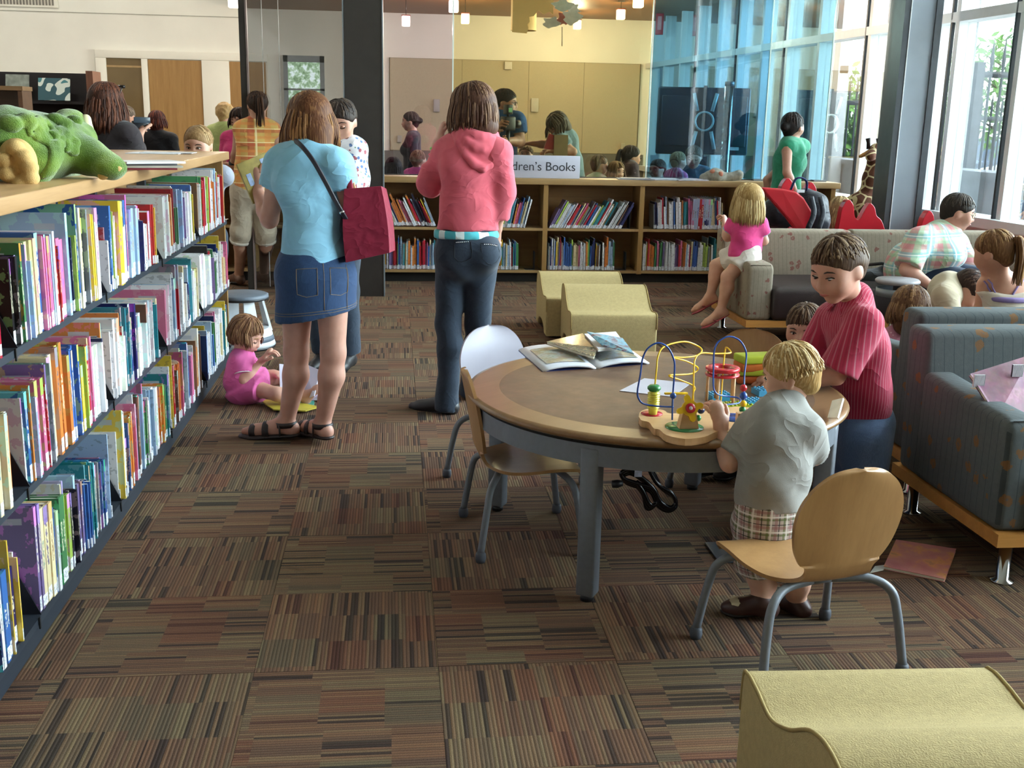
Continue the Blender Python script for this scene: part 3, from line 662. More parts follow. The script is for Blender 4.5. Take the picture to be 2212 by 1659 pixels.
def seating(name, label, cat, loc, rz, W, fab, arms=(1, 1), back_split=(), legs=None, D=.68, backh=.73, seath=.42, aw=.12):
    """local: front at y=0, back at y=D, width along x from 0 to W"""
    t = thing(name, label, cat, (loc[0], loc[1], 0), rz)
    x0 = aw if arms[0] else 0; x1 = W-aw if arms[1] else W
    MB().rbox(x0-.01 if arms[0] else 0, x1+.01 if arms[1] else W, -.02, D-.15, .19, seath, .045, None, 4).obj('seat_cushion', M_leath, t)
    cuts = [0]+list(back_split)+[W]
    for a, b2 in zip(cuts[:-1], cuts[1:]):
        # back panel, leaning slightly
        M = Matrix(((1, 0, 0, 0), (0, 1, .07, 0), (0, 0, 1, 0), (0, 0, 0, 1)))
        MB().rbox(a+.002, b2-.002, D-.21, D-.05, .19, backh, .03, M, 4).obj('back', fab, t)
    for i, s in enumerate(arms):
        if not s: continue
        xa = 0 if i == 0 else W-aw
        poly = [(0.02, .19), (D-.16, .19), (D-.16, .60), (.30, .58), (.06, .575), (.02, .55)]
        bm = bmesh.new(); n = len(poly); A = [bm.verts.new((xa, y, z)) for y, z in poly]; B2 = [bm.verts.new((xa+aw, y, z)) for y, z in poly]
        bm.faces.new(A); bm.faces.new(list(reversed(B2)))
        for k in range(n): bm.faces.new((A[k], B2[k], B2[(k+1) % n], A[(k+1) % n]))
        bmesh.ops.recalc_face_normals(bm, faces=bm.faces[:]); bmesh.ops.bevel(bm, geom=bm.edges[:], offset=.028, segments=3, profile=.5, affect='EDGES')
        mb = MB(); mb.bm(bm, None, True); mb.obj('arm', fab, t)
    MB().box(0, W, 0, .045, .145, .19).box(0, W, D-.045, D, .145, .19).box(0, .045, .045, D-.045, .145, .19).box(W-.045, W, .045, D-.045, .145, .19).obj('rail', M_rail, t)
    MB().box(.04, W-.04, .04, D-.04, .16, .195).obj('deck', M_toe, t)
    for x in (legs or (.07, W-.07)):
        for y in (.06, D-.06):
            MB().lathe([(.038, 0), (.038, .006), (.022, .012), (.021, .148)], 16, c=(x, y, 0)).obj('leg', M_chrome, t)
    return t
seating('sofa', 'taupe floral sofa with dark leather seat and chrome legs', 'sofa', (2.36, 7.02), 0, 2.15, M_fabs, (1, 0), (.98,), (.07, 1.0, 2.08), D=.82, backh=.74, aw=.18)
seating('armchair', 'slate blue armchair with orange motifs at the right edge, a pink book on it', 'armchair', (1.955, 3.14), 0, .86, M_fabb, (1, 1), D=.78, backh=.75)
seating('armchair', 'slate blue armchair turned away behind the nearer armchair', 'armchair', (2.90, 4.78), PI, .84, M_fabb, (1, 1), D=.74, backh=.77)
# ---- red hand-shaped chairs
M_red = plain('red_plastic', '#b01f2c', .3, var=.05, spec=.5)
def hand_chair(label, loc, rz, sc=1.0, flip=1):
    t = thing('hand_chair', label, 'chair', loc, rz, 'red hand-shaped chairs')
    # back: palm with two raised fingers, then a long slope; in x-z, leaning a little
    out = spline([(-.24, 0, .2), (-.25, 0, .55), (-.245, 0, .78), (-.235, 0, .90), (-.19, 0, .965), (-.14, 0, .92), (-.11, 0, .82), (-.065, 0, .795), (-.03, 0, .87), (.01, 0, .935), (.06, 0, .90), (.09, 0, .83), (.14, 0, .79), (.19, 0, .70), (.25, 0, .56), (.31, 0, .40), (.32, 0, .2)], 4)
    M = Matrix(((flip, 0, 0, 0), (0, -.12, 1, .14), (0, 1, 0, 0), (0, 0, 0, 1)))
    o = MB().prism([(p.x*sc, p.z*sc) for p in out], -.035, .035, M).obj('back', M_red, t)
    md = o.modifiers.new('bevel', 'BEVEL'); md.width = .018; md.segments = 3
    MB().rbox(-.28, .28, -.36, .12, .0, .36, .06, None, 3).obj('seat', M_red, t)
    for s in (-1, 1): MB().rbox(s*.27-.05, s*.27+.05, -.36, .14, .0, .52, .045, None, 3).obj('arm', M_red, t)
    return t
t = hand_chair('red hand-shaped chair holding the navy backpack', (3.16, 8.5, 0), PI+.2, .8)
b0 = Vector(t.location); P = [at(*q) for q in ((1646, 405, 8.28), (1690, 408, 8.26), (1722, 415, 8.25), (1737, 428, 8.24), (1764, 472, 8.22), (1742, 500, 8.22), (1722, 500, 8.24), (1700, 470, 8.25), (1660, 425, 8.27))]
mb = MB(); n = len(P); Ri = Matrix.Rotation(-(PI+.2), 3, 'Z'); vs = [Ri @ (p-b0) for p in P]+[Ri @ (p+Vector((0, .07, 0))-b0) for p in P]
mb.add(vs, [tuple(range(n)), tuple(reversed(range(n, 2*n)))]+[(i, n+i, n+(i+1) % n, (i+1) % n) for i in range(n)]); o = mb.obj('thumb_rest', M_red, t); md = o.modifiers.new('bevel', 'BEVEL'); md.width = .012; md.segments = 2
hand_chair('red hand-shaped chair with fingers up beside the backpack', (3.56, 9.2, 0), .12, 1.08)
hand_chair('red hand-shaped chair standing in front of the giraffe', (3.83, 8.55, 0), .05, .94)
hand_chair('red hand-shaped chair behind the seated woman in plaid', (4.36, 8.25, 0), .1, .88)
# ---- kick stool
ks = thing('kick_stool', 'grey and white round kick stool at the end of the long bookcase', 'stool', (-.99, 7.12, 0))
M_sg = plain('stool_grey', '#5d6672', .5); M_sw = plain('stool_white', '#c9ccd0', .4)
MB().lathe([(0, .352), (.165, .352), (.178, .346), (.178, .318), (.16, .312), (0, .312)], 32).obj('top', M_sg, ks)
MB().lathe([(.178, .33), (.181, .33), (.181, .318), (.178, .318)], 32).obj('rubber_rim', M_black, ks)
for k in range(4):
    M = Matrix.Rotation(PI/2*k+.5, 4, 'Z')
    MB().add([M @ Vector(p) for p in ((.125, -.035, .32), (.125, .035, .32), (.175, .05, .1), (.175, -.05, .1), (.14, -.035, .32), (.14, .035, .32), (.192, .05, .1), (.192, -.05, .1))], [(0, 3, 2, 1), (4, 5, 6, 7), (0, 1, 5, 4), (1, 2, 6, 5), (2, 3, 7, 6), (3, 0, 4, 7)]).obj('leg_panel', M_sw, ks)
MB().lathe([(.17, .13), (.182, .13), (.198, .085), (.198, .08), (.18, .08)], 32).obj('upper_ring', M_sw, ks)
MB().lathe([(.198, .082), (.208, .05), (.2, .05), (.19, .082)], 32).obj('black_band', M_sg, ks)
MB().lathe([(.205, .05), (.215, .018), (.2, .018), (.195, .05)], 32).obj('lower_ring', M_sw, ks)
MB().lathe([(.19, 0), (.21, 0), (.216, .016), (.19, .018)], 32).obj('rubber_foot', M_black, ks)
# ---- sign on the counter
sg = thing('shelf_sign', 'pale grey block sign reading Childrens Books on the rear counter', 'sign', (1.325, 10.1, .9625), 0)
MB().rbox(-.385, .385, -.012, .03, 0, .205, .004).obj('panel', plain('sign_panel', '#b9b8c6', .5, var=.02), sg)
fc = bpy.data.curves.new('lettering', 'FONT'); fc.body = "Children\u2019s Books"; fc.size = .112; fc.align_x = 'RIGHT'; fc.extrude = .001; fc.offset = .0
fo = bpy.data.objects.new('lettering', fc); COL.objects.link(fo)
bpy.context.view_layer.update(); dg = bpy.context.evaluated_depsgraph_get(); me = bpy.data.meshes.new_from_object(fo.evaluated_get(dg)); bpy.data.objects.remove(fo)
M_ink = plain('sign_ink', '#2c2d34', .5)
bm = bmesh.new(); bm.from_mesh(me); bm.verts.ensure_lookup_table(); seen_ = set(); isl = []
for v0 in bm.verts:
    if v0.index in seen_: continue
    st = [v0]; grp = []
    seen_.add(v0.index)
    while st:
        q = st.pop(); grp.append(q.index)
        for e in q.link_edges:
            w_ = e.other_vert(q)
            if w_.index not in seen_: seen_.add(w_.index); st.append(w_)
    isl.append(grp)
co = [v.co.copy() for v in bm.verts]; fcs = [[v.index for v in f.verts] for f in bm.faces]; bm.free()
rng = lambda g_: (min(co[i].x for i in g_), max(co[i].x for i in g_))
let = []
for g_ in sorted(isl, key=lambda g_: rng(g_)[0]):
    if let and rng(let[-1])[1]-rng(g_)[0] > .5*(rng(g_)[1]-rng(g_)[0]): let[-1] = let[-1]+g_
    else: let.append(g_)
for g_ in let:
    ix = {v: i for i, v in enumerate(g_)}; mb = MB(); mb.add([Vector((.345+co[i].x, -.0125-co[i].z, .07+co[i].y)) for i in g_], [[ix[i] for i in f] for f in fcs if f[0] in ix]); mb.obj('letter', M_ink, sg)
# ================================================================== PEOPLE: distance-field bodies
A3 = lambda v: np.array(v, dtype=np.float64)
class SDF:
    """list of blended primitives turned into one continuous surface (surface nets)"""
    def __init__(s): s.p = []
    def cone(s, a, b, r1, r2, k=.02, flat=None, cut=None, sub=False): s.p.append(('c', A3(a), A3(b), r1, r2, k, flat, cut, sub)); return s
    def ell(s, c, R, rad, k=.02, cut=None, sub=False): s.p.append(('e', A3(c), A3(R), A3(rad), None, k, None, cut, sub)); return s
    def chain(s, pts, rs, k=.02, **kw):
        for i in range(len(pts)-1): s.cone(pts[i], pts[i+1], rs[i], rs[i+1], k, **kw)
        return s
    def mesh(s, h, fold=0, fscale=30, seed=0, smooth=1):
        lo = np.full(3, 1e9); hi = -lo
        for q in s.p:
            if q[8]: continue
            if q[0] == 'c': r = max(q[3], q[4]); lo = np.minimum(lo, np.minimum(q[1], q[2])-r); hi = np.maximum(hi, np.maximum(q[1], q[2])+r)
            else: r = q[3].max(); lo = np.minimum(lo, q[1]-r); hi = np.maximum(hi, q[1]+r)
        lo -= 3*h; hi += 3*h; n = np.ceil((hi-lo)/h).astype(int)+1
        D = np.full(n, .05)
        ax = [lo[i]+h*np.arange(n[i]) for i in range(3)]
        for t, c, b, r1, r2, k, flat, cut, sub in s.p:
            if t == 'c': r = max(r1, r2); l = np.minimum(c, b)-r; u = np.maximum(c, b)+r
            else: r = r1.max(); l = c-r; u = c+r
            m = k+.05
            i0 = np.clip(np.floor((l-m-lo)/h).astype(int), 0, n-1); i1 = np.clip(np.ceil((u+m-lo)/h).astype(int)+1, 1, n)
            sl = tuple(slice(i0[i], i1[i]) for i in range(3))
            X = np.stack(np.meshgrid(*[ax[i][sl[i]] for i in range(3)], indexing='ij'), -1)
            if t == 'c':
                pa = X-c; ba = b-c
                if flat is not None:
                    fv, ff = flat; fv = A3(fv); fv = fv/np.linalg.norm(fv); pa = pa+(pa@fv)[..., None]*fv*(ff-1); ba = ba+(ba@fv)*fv*(ff-1)
                tt = np.clip((pa@ba)/max(ba@ba, 1e-9), 0, 1)
                d = np.sqrt(((pa-tt[..., None]*ba)**2).sum(-1))-(r1+(r2-r1)*tt)
                if flat is not None: d = d/max(1, flat[1]**.5)
            else:
                q = (X-c)@b.T; k0 = np.sqrt(((q/r1)**2).sum(-1)); k1 = np.sqrt(((q/r1**2)**2).sum(-1)); d = k0*(k0-1)/np.maximum(k1, 1e-6)
            if cut is not None:
                for cp, cn in cut: d = np.maximum(d, (X-A3(cp))@(A3(cn)/np.linalg.norm(A3(cn))))
            E = D[sl]
            if sub:
                hh = np.clip(.5-.5*(E+d)/k, 0, 1); D[sl] = E*(1-hh)-d*hh+k*hh*(1-hh)
            else:
                hh = np.clip(.5+.5*(E-d)/k, 0, 1); D[sl] = E*(1-hh)+d*hh-k*hh*(1-hh)
        if fold:
            X = np.stack(np.meshgrid(*ax, indexing='ij'), -1)
            w = np.sin(X[..., 2]*fscale*1.3+2.5*np.sin(X[..., 0]*fscale*.5+seed)+1.7*np.sin(X[..., 1]*fscale*.45+seed*2))
            w2 = np.sin(X[..., 0]*fscale*.8+2*np.sin(X[..., 2]*fscale*.35+seed)+seed)*np.sin(X[..., 1]*fscale*.7+1.5*np.sin(X[..., 2]*fscale*.3))
            D = D+fold*(.6*w+.6*w2)
        S = D < 0
        V = sum((S[i:n[0]-1+i, j:n[1]-1+j, k:n[2]-1+k].astype(np.int8) for i in (0, 1) for j in (0, 1) for k in (0, 1)))
        act = (V > 0) & (V < 8); idx = np.argwhere(act)
        if len(idx) == 0: return np.zeros((0, 3)), np.zeros((0, 4), int)
        num = -np.ones(act.shape, dtype=np.int64); num[tuple(idx.T)] = np.arange(len(idx))
        acc = np.zeros((len(idx), 3)); cn = np.zeros(len(idx))
        cor = [(i, j, k) for i in (0, 1) for j in (0, 1) for k in (0, 1)]
        dv = {c: D[idx[:, 0]+c[0], idx[:, 1]+c[1], idx[:, 2]+c[2]] for c in cor}
        for c in cor:
            for a in range(3):
                if c[a] == 0:
                    c2 = list(c); c2[a] = 1; c2 = tuple(c2); d0, d1 = dv[c], dv[c2]; m = (d0 < 0) != (d1 < 0)
                    t = np.where(m, d0/np.where(m, d0-d1, 1), 0); p = np.tile(A3(c), (len(idx), 1)); p[:, a] += t
                    acc[m] += p[m]; cn[m] += 1
        P = lo+h*(idx+acc/cn[:, None])
        F = []
        for a in range(3):
            b, c = (a+1) % 3, (a+2) % 3
            s0 = [slice(None)]*3; s1 = [slice(None)]*3; s0[a] = slice(0, -1); s1[a] = slice(1, None)
            A_, B_ = S[tuple(s0)], S[tuple(s1)]; e = np.argwhere(A_ != B_)
            e = e[(e[:, b] > 0) & (e[:, c] > 0) & (e[:, b] < n[b]-1) & (e[:, c] < n[c]-1)]
            def cell(db, dc): q = e.copy(); q[:, b] -= db; q[:, c] -= dc; return num[tuple(q.T)]
            q = np.stack([cell(1, 1), cell(0, 1), cell(0, 0), cell(1, 0)], 1)
            ins = A_[tuple(e.T)]; q[~ins] = q[~ins][:, ::-1]; F.append(q)
        F = np.concatenate(F); F = F[(F >= 0).all(1)]
        for _ in range(smooth):
            sm = np.zeros_like(P); ct = np.zeros(len(P))
            for i in range(4):
                np.add.at(sm, F[:, i], P[F[:, (i+1) % 4]]); np.add.at(ct, F[:, i], 1); np.add.at(sm, F[:, (i+1) % 4], P[F[:, i]]); np.add.at(ct, F[:, (i+1) % 4], 1)
            P = .5*P+.5*sm/np.maximum(ct, 1)[:, None]
        return P, F
def sdf_obj(name, P, F, mat, parent, base, extra=None, colors=None):
    if len(P) == 0: return None
    vs = P-A3(base); nv = len(vs)
    faces = F
    me = bpy.data.meshes.new(name)
    if extra is not None and extra.v:
        vs = np.concatenate([vs, A3(extra.v)-A3(base)]); fl_ = [tuple(f) for f in F.tolist()]+[tuple(i+nv for i in f) for f in extra.f]
        me.from_pydata(vs.tolist(), [], fl_)
    else:
        me.vertices.add(nv); me.vertices.foreach_set('co', vs.ravel().astype(np.float32)); nf = len(F)
        me.loops.add(nf*4); me.loops.foreach_set('vertex_index', F.ravel().astype(np.int32)); me.polygons.add(nf); me.polygons.foreach_set('loop_start', np.arange(0, nf*4, 4, dtype=np.int32)); me.update(calc_edges=True)
    me.polygons.foreach_set('use_smooth', np.ones(len(me.polygons), dtype=bool)); me.update(); me.validate()
    me.materials.append(mat); return link(name, me, None, parent)
# ---- materials for people
def skin(col='#c98f74', name=None):
    name = name or 'skin_'+col[1:]
    if name in MATS: return MATS[name]
    g = N(name); v = g.coord(); n = g.noise(v, 16, 3); c = lin(col)
    cc = g.ramp(n, [(.3, tuple(x*y for x, y in zip(c[:3], (.93, .86, .84)))+(1,)), (.7, tuple(min(1, x*1.07) for x in c[:3])+(1,))])
    MATS[name] = g.fin(cc, .48, spec=.4, **{'Subsurface Weight': .12, 'Subsurface Radius': (.012, .005, .003), 'Subsurface Scale': 1.0}); return MATS[name]
def hairmat(col, col2=None):
    name = 'hair_'+col[1:]
    if name in MATS: return MATS[name]
    g = N(name); v = g.coord(); a = g.n('Attribute', attribute_name='tone')
    n = g.noise(g.map(v, (90, 90, 9)), 1.5, 3); c = lin(col); c2 = lin(col2) if col2 else tuple(min(1, x*1.9+.01) for x in c[:3])+(1,)
    f = g.math('ADD', g.math('MULTIPLY', n, .7), g.math('MULTIPLY', a.outputs['Fac'], .5))
    g.bump(n, .6, .004)
    MATS[name] = g.fin(g.ramp(f, [(.2, tuple(x*.55 for x in c[:3])+(1,)), (.5, c), (.95, c2)]), .55, spec=.16); return MATS[name]
def cloth(name, col, kind='plain', cols=(), sc=1.0, rough=.85):
    if name in MATS: return MATS[name]
    g = N(name); v = g.coord(); s = g.n('SeparateXYZ', {0: v}); x, y, z = s.outputs; c = lin(col)
    n = g.noise(v, 9, 4)
    cc = g.ramp(n, [(.25, tuple(q*.86 for q in c[:3])+(1,)), (.75, tuple(min(1, q*1.1) for q in c[:3])+(1,))])
    if kind == 'plaid':
        u = g.math('MULTIPLY', g.math('ARCTAN2', y, x), .14)
        for i, (cl, fr, ph, wd, am) in enumerate(cols):
            for w in (u, z):
                f = g.math('LESS_THAN', g.math('FRACT', g.math('MULTIPLY_ADD', w, fr*sc, ph)), wd)
                cc = g.mix(g.math('MULTIPLY', f, am), cc, lin(cl))
    elif kind == 'stripes':
        u = g.math('MULTIPLY', g.math('ARCTAN2', y, x), .14)
        for i, (cl, fr, ph, wd, am) in enumerate(cols):
            f = g.math('LESS_THAN', g.math('FRACT', g.math('MULTIPLY_ADD', u, fr*sc, ph)), wd); cc = g.mix(g.math('MULTIPLY', f, am), cc, lin(cl))
    elif kind == 'floral':
        for i, (cl, scale, th, am) in enumerate(cols):
            vo = g.n('TexVoronoi', {'Vector': g.map(v, loc=(i*3.1, i*1.7, i)), 'Scale': scale*sc}); d = g.math('ADD', vo.outputs['Distance'], g.math('MULTIPLY', g.noise(v, scale*4, 2), .2))
            cc = g.mix(g.math('MULTIPLY', g.math('LESS_THAN', d, th), am), cc, lin(cl))
    elif kind == 'denim':
        cc = g.mix(.35, cc, g.ramp(g.noise(g.map(v, (500, 500, 60)), 1, 2), [(.3, tuple(q*.6 for q in c[:3])+(1,)), (.7, tuple(min(1, q*1.6) for q in c[:3])+(1,))]))
    nv = g.noise(v, 5, 1, .5, 1); vd = g.n('VectorMath', {0: v, 1: g.map(nv, (.22, .22, .22))}, operation='ADD').outputs[0]
    rid = g.math('ABSOLUTE', g.math('SUBTRACT', g.noise(g.map(vd, (1, 1, 1.4)), 8, 2, .4), .5))
    h = g.math('ADD', g.math('MULTIPLY', g.math('POWER', rid, .7), -1.0), g.math('MULTIPLY', g.noise(v, 500, 1), .03))
    g.bump(h, .4 if kind != 'denim' else .22, .03)
    MATS[name] = g.fin(cc, rough, spec=.25, **{'Sheen Weight': .15}); return MATS[name]
M_eyew = plain('eye_white', '#e4e0dc', .2, var=.02); M_iris = plain('iris_brown', '#2a1c14', .1); M_brow = plain('brow_brown', '#3c2a1e', .7); M_browf = plain('brow_fair', '#a07a50', .7); M_lip = plain('lips', '#a8584f', .4)
M_glasses = plain('spectacle_frame', '#2a2422', .3)
UPV = Vector((0, 0, 1))
def nz(v): return Vector(v).normalized()
class Person:
    def __init__(s, label, base, H=1.68, heading=(0, 1), girth=1.0, headh=None, group=None, vox=.011, skin_col='#bd8f7e', female=True):
        s.base = Vector((base[0], base[1], base[2] if len(base) > 2 else 0)); s.H = H; s.k = girth*H/1.7; s.vox = vox; s.female = female
        s.fw = nz((heading[0], heading[1], 0)); s.rt = s.fw.cross(UPV)
        s.hh = headh or H*.132; s.root = thing('person', label, 'person', s.base, 0, group); s.skin = skin(skin_col)
        s.J = {}; s.hands = {}; s.feet = {}; s.look = Vector(s.fw); s.hup = Vector((0, 0, 1)); s.body = SDF(); s.fing = MB()
        s.stand()
    def W(s, r, f, u): return s.base+s.rt*r+s.fw*f+UPV*u
    def stand(s):
        H = s.H; J = s.J; sw = (.105 if s.female else .118)*H; hw = .052*H
        hz = H-s.hh*.5
        J['head'] = s.W(0, .015*H, hz); nb = H-s.hh*1.05; J['neck'] = s.W(0, -.01*H, nb-.03*H); J['chest'] = s.W(0, 0, nb-.13*H); J['waist'] = s.W(0, 0, nb-.24*H); J['pelvis'] = s.W(0, -.005*H, .525*H)
        for n, e in (('L', -1), ('R', 1)):
            J['sh'+n] = s.W(e*sw, -.01*H, nb-.055*H); J['el'+n] = s.W(e*(sw+.02*H), -.015*H, nb-.235*H); J['wr'+n] = s.W(e*(sw+.02*H), .03*H, nb-.39*H)
            J['hip'+n] = s.W(e*hw, 0, .50*H); J['kn'+n] = s.W(e*hw, .01*H, .275*H); J['an'+n] = s.W(e*hw, -.01*H, .045*H); s.feet[n] = Vector(s.fw)
    def set(s, **kw):
        for k, v in kw.items(): s.J[k] = Vector(v)
        return s
    # ---------------------------------------------------------------- shapes
    def torso(s, g, inf=0, low=True, bust=None):
        J = s.J; k = s.k; fx = (s.fw, 1.42)
        mid = (J['shL']+J['shR'])/2; sl = J['shL']+(mid-J['shL'])*.28; sr = J['shR']+(mid-J['shR'])*.28
        g.cone(sl, sr, .062*k+inf, .062*k+inf, .05*k)
        for n in 'LR': g.cone(J['neck'], J['sh'+n]+(mid-J['sh'+n])*.1, .05*k+inf, .05*k+inf, .05*k)
        g.cone(J['chest'], J['waist'], .140*k+inf, (.118 if s.female else .130)*k+inf, .05*k, flat=fx)
        g.cone((J['chest']+mid)/2, J['chest'], .13*k+inf, .14*k+inf, .05*k, flat=fx)
        if low: g.cone(J['waist'], J['pelvis'], .118*k+inf, .150*k+inf, .06*k, flat=(s.fw, 1.25))
        if bust or (bust is None and s.female and s.H > 1.5):
            for e in (-1, 1): c = J['chest']+s.rt*(e*.065*k)+s.fw*(.075*k)-UPV*.015; g.ell(c, np.eye(3), A3((.07, .07, .072))*k+inf, .04*k)
        return g
    def arm(s, g, n, inf=0, upto=2.0, k=.02, flare=0):
        """upto: 1 = elbow, 2 = wrist"""
        J = s.J; q = s.k; a, b, c = J['sh'+n], J['el'+n], J['wr'+n]
        if upto <= 1:
            e = a+(b-a)*upto; d = (b-a).normalized(); g.cone(a, e+d*.03, .055*q+inf, (.055-.012*upto)*q+inf+flare, k, cut=[(e, d)])
        else:
            g.cone(a, b, .055*q+inf, .041*q+inf, k); e = b+(c-b)*(upto-1); d = (c-b).normalized()
            m = b+(c-b)*.3
            if upto >= 2: g.cone(b, m, .041*q+inf, .042*q+inf, k); g.cone(m, c, .042*q+inf, .027*q+inf, k)
            else: g.cone(b, e+d*.02, .043*q+inf, (.043-.012*(upto-1))*q+inf+flare, k, cut=[(e, d)])
        return g
    def leg(s, g, n, inf=0, upto=2.0, k=.03, flare=0):
        J = s.J; q = s.k; a, b, c = J['hip'+n], J['kn'+n], J['an'+n]
        if upto <= 1:
            e = a+(b-a)*upto; d = (b-a).normalized(); g.cone(a, e+d*.04, .088*q+inf, (.088-.03*upto)*q+inf+flare, k, cut=[(e, d)])
        else:
            g.cone(a, b, .088*q+inf, .058*q+inf, k); m = b+(c-b)*.3
            if upto >= 2:
                back = s.legback(n)*(.014*q)
                g.cone(b, m+back, .055*q+inf, .060*q+inf, k); g.cone(m+back, c, .060*q+inf, .037*q+inf+flare, k)
            else:
                e = b+(c-b)*(upto-1); d = (c-b).normalized(); g.cone(b, e+d*.03, .062*q+inf, .060*q+inf+flare, k, cut=[(e, d)])
        return g
    def legback(s, n):
        J = s.J; u = (J['an'+n]-J['kn'+n]).normalized(); f = s.feet[n]-u*s.feet[n].dot(u); return -(f.normalized() if f.length > .05 else s.fw)
    def hand(s, n, d=None, pn=None, curl=.5, size=None, spread=.12, thumb=1):
        """d finger direction, pn palm normal (the way the fingers curl)"""
        J = s.J; w = J['wr'+n]; d = nz(d) if d is not None else (w-J['el'+n]).normalized()
        pn = nz(pn) if pn is not None else (s.fw if abs(d.dot(s.fw)) < .8 else -UPV)
        pn = (pn-d*pn.dot(d)).normalized(); ac = d.cross(pn); q = size or s.hh*.80/.19*.19
        q = size or s.hh*.78; r = .047*q/.9
        kn = w+d*(.5*q)
        s.body.cone(w+d*(.06*q), kn-d*.03*q, .15*q, .21*q, .02, flat=(pn, 2.0))
        for i in range(4):
            off = (i-1.5)*.115*q; ln = (.40, .46, .43, .34)[i]*q; a0 = kn+ac*off-d*(.05*q)
            dd = (d+ac*(i-1.5)*spread).normalized(); p = [a0]; ang = 0
            for sg_, l in enumerate((.42, .32, .26)):
                ang += curl*(.8, 1.0, .8)[sg_]; dv = dd*math.cos(ang)+pn*math.sin(ang); p.append(p[-1]+dv*(ln*l))
            p.append(p[-1]+dv*(.03*q))
            pts = spline(p, 2); rr = [r*(1-.25*i_/(len(pts)-1)) for i_ in range(len(pts))]; rr[-1] = r*.25; s.fing.tube(pts, rr, 7)
        t0 = w+d*(.14*q)+ac*(-.16*q*thumb)+pn*.03*q; t1 = t0+(d*.6-ac*thumb*.65+pn*.3).normalized()*(.24*q); t2 = t1+(d*.85-ac*thumb*.2+pn*.35).normalized()*(.19*q); t3 = t2+(t2-t1).normalized()*(.06*q)
        pts = spline([t0, t1, t2, t3], 2); rr = [r*1.2]*len(pts); rr[-1] = r*.3; rr[-2] = r*1.0; s.fing.tube(pts, rr, 7)
        s.body.cone(w+d*.08*q, t0+(t1-t0)*.4, .10*q, .075*q, .02)
    def foot(s, g, n, inf=0, sole=False):
        J = s.J; a = J['an'+n]; f = nz((s.feet[n].x, s.feet[n].y, s.feet[n].z)); q = s.k; fl_ = .155*s.H if s.H > 1 else .15*s.H
        dn = nz(f.cross(UPV)).cross(f)*1; dn = -abs(1)*nz(UPV-f*UPV.dot(f))
        b = a+dn*(.028*q)
        heel = b-f*(.03*q); ball = b+f*(fl_*.62)+dn*.012*q; toe = b+f*(fl_*.82)+dn*.014*q
        g.cone(a, heel+dn*.005, .037*q+inf, .034*q+inf, .02); g.cone(a+f*.02*q, ball, .035*q+inf, .026*q+inf, .025); g.cone(heel, ball, .033*q+inf, .032*q+inf, .02); g.cone(ball, toe, .034*q+inf, .024*q+inf, .02, flat=(dn, 1.2))
        return heel, ball, toe, f, dn
    def frame(s):
        f = nz(s.look); r = f.cross(s.hup).normalized(); u = r.cross(f); return r, f, u
    def hp(s, x, y, z):
        """point in head units: right, forward, up"""
        r, f, u = s.frame(); return s.J['head']+(r*x+f*y+u*z)*s.hh
    def headR(s): r, f, u = s.frame(); return A3([r, f, u])
    def head(s, g, child=False, ears=True):
        R = s.headR(); h = s.hh; P_ = s.hp
        E_ = lambda c, rad, k=.02, **kw: g.ell(P_(*c), R, A3(rad)*h, k*h/.22, **kw)
        E_((0, -.05, .12), (.365, .43, .385), .03)
        E_((0, .10, -.16), (.285 if not child else .31, .30, .31), .04)
        E_((0, .16, .02), (.31, .27, .30), .03)
        E_((0, .25, -.42), (.10, .10, .08), .03)
        for e in (-1, 1): E_((e*.17, .25, -.14), (.13, .12, .13) if not child else (.15, .14, .15), .03)
        for e in (-1, 1): E_((e*.15, .45, .0), (.10, .08, .055), .03, sub=True)
        g.cone(P_(0, .40, .02), P_(0, .47 if not child else .445, -.14), .035*h, .055*h, .012*h/.22)
        for e in (-1, 1): E_((e*.045, .43, -.155), (.04, .05, .035), .01)
        E_((0, .40, -.255), (.10, .045, .028), .012); E_((0, .385, -.31), (.085, .045, .028), .012)
        if ears:
            for e in (-1, 1): E_((e*.37, -.05, -.05), (.035, .10, .14), .012); 
        J = s.J; q = s.k; r = .056*q if s.H > 1.3 else .047*q*(1.1)
        g.cone(P_(0, -.10, -.25), J['neck'], r, r*1.12, .03*h/.22)
        return g
    def eyes(s, brow=None, down=False, scale=.72, half=False):
        h = s.hh; zs = .62 if half else 1; R = Matrix(s.headR().tolist()).transposed()
        for e in (-1, 1):
            o = MB().sphere(s.hp(e*.155, .33, -.005)-s.base, (.085*h*scale, .07*h, .055*h*scale*zs), 14, 10, R).obj('eye', M_eyew if not down else s.skin, s.root)
            if not down: MB().sphere(s.hp(e*.15, .375, -.012 if not half else -.022)-s.base, (.04*h*scale, .032*h, .042*h*scale*zs), 12, 8, R).obj('iris', M_iris, o)
            ln = MB().tube([s.hp(e*x, y, z)-s.base for x, y, z in ((.075, .385, -.012 if not down else -.035), (.14, .41, (.032 if not half else .014) if not down else -.05), (.2, .385, .02 if not down else -.04), (.235, .345, -.005 if not down else -.025))], .011*h, 5); ln.obj('lash_line', M_iris, o)
            MB().tube([s.hp(e*x, y, z)-s.base for x, y, z in ((.07, .40, .085), (.15, .405, .115), (.22, .365, .10), (.26, .32, .07))], [.014*h, .018*h, .015*h, .006*h], 5, flat=.8).obj('eyebrow', brow or M_brow, s.root)
        MB().tube([s.hp(x, y, z)-s.base for x, y, z in ((-.105, .395, -.283), (-.05, .435, -.277), (0, .445, -.283), (.05, .435, -.277), (.105, .395, -.283))], [.006*h, .017*h, .019*h, .017*h, .006*h], 6, flat=1.2).obj('lips', M_lip, s.root)
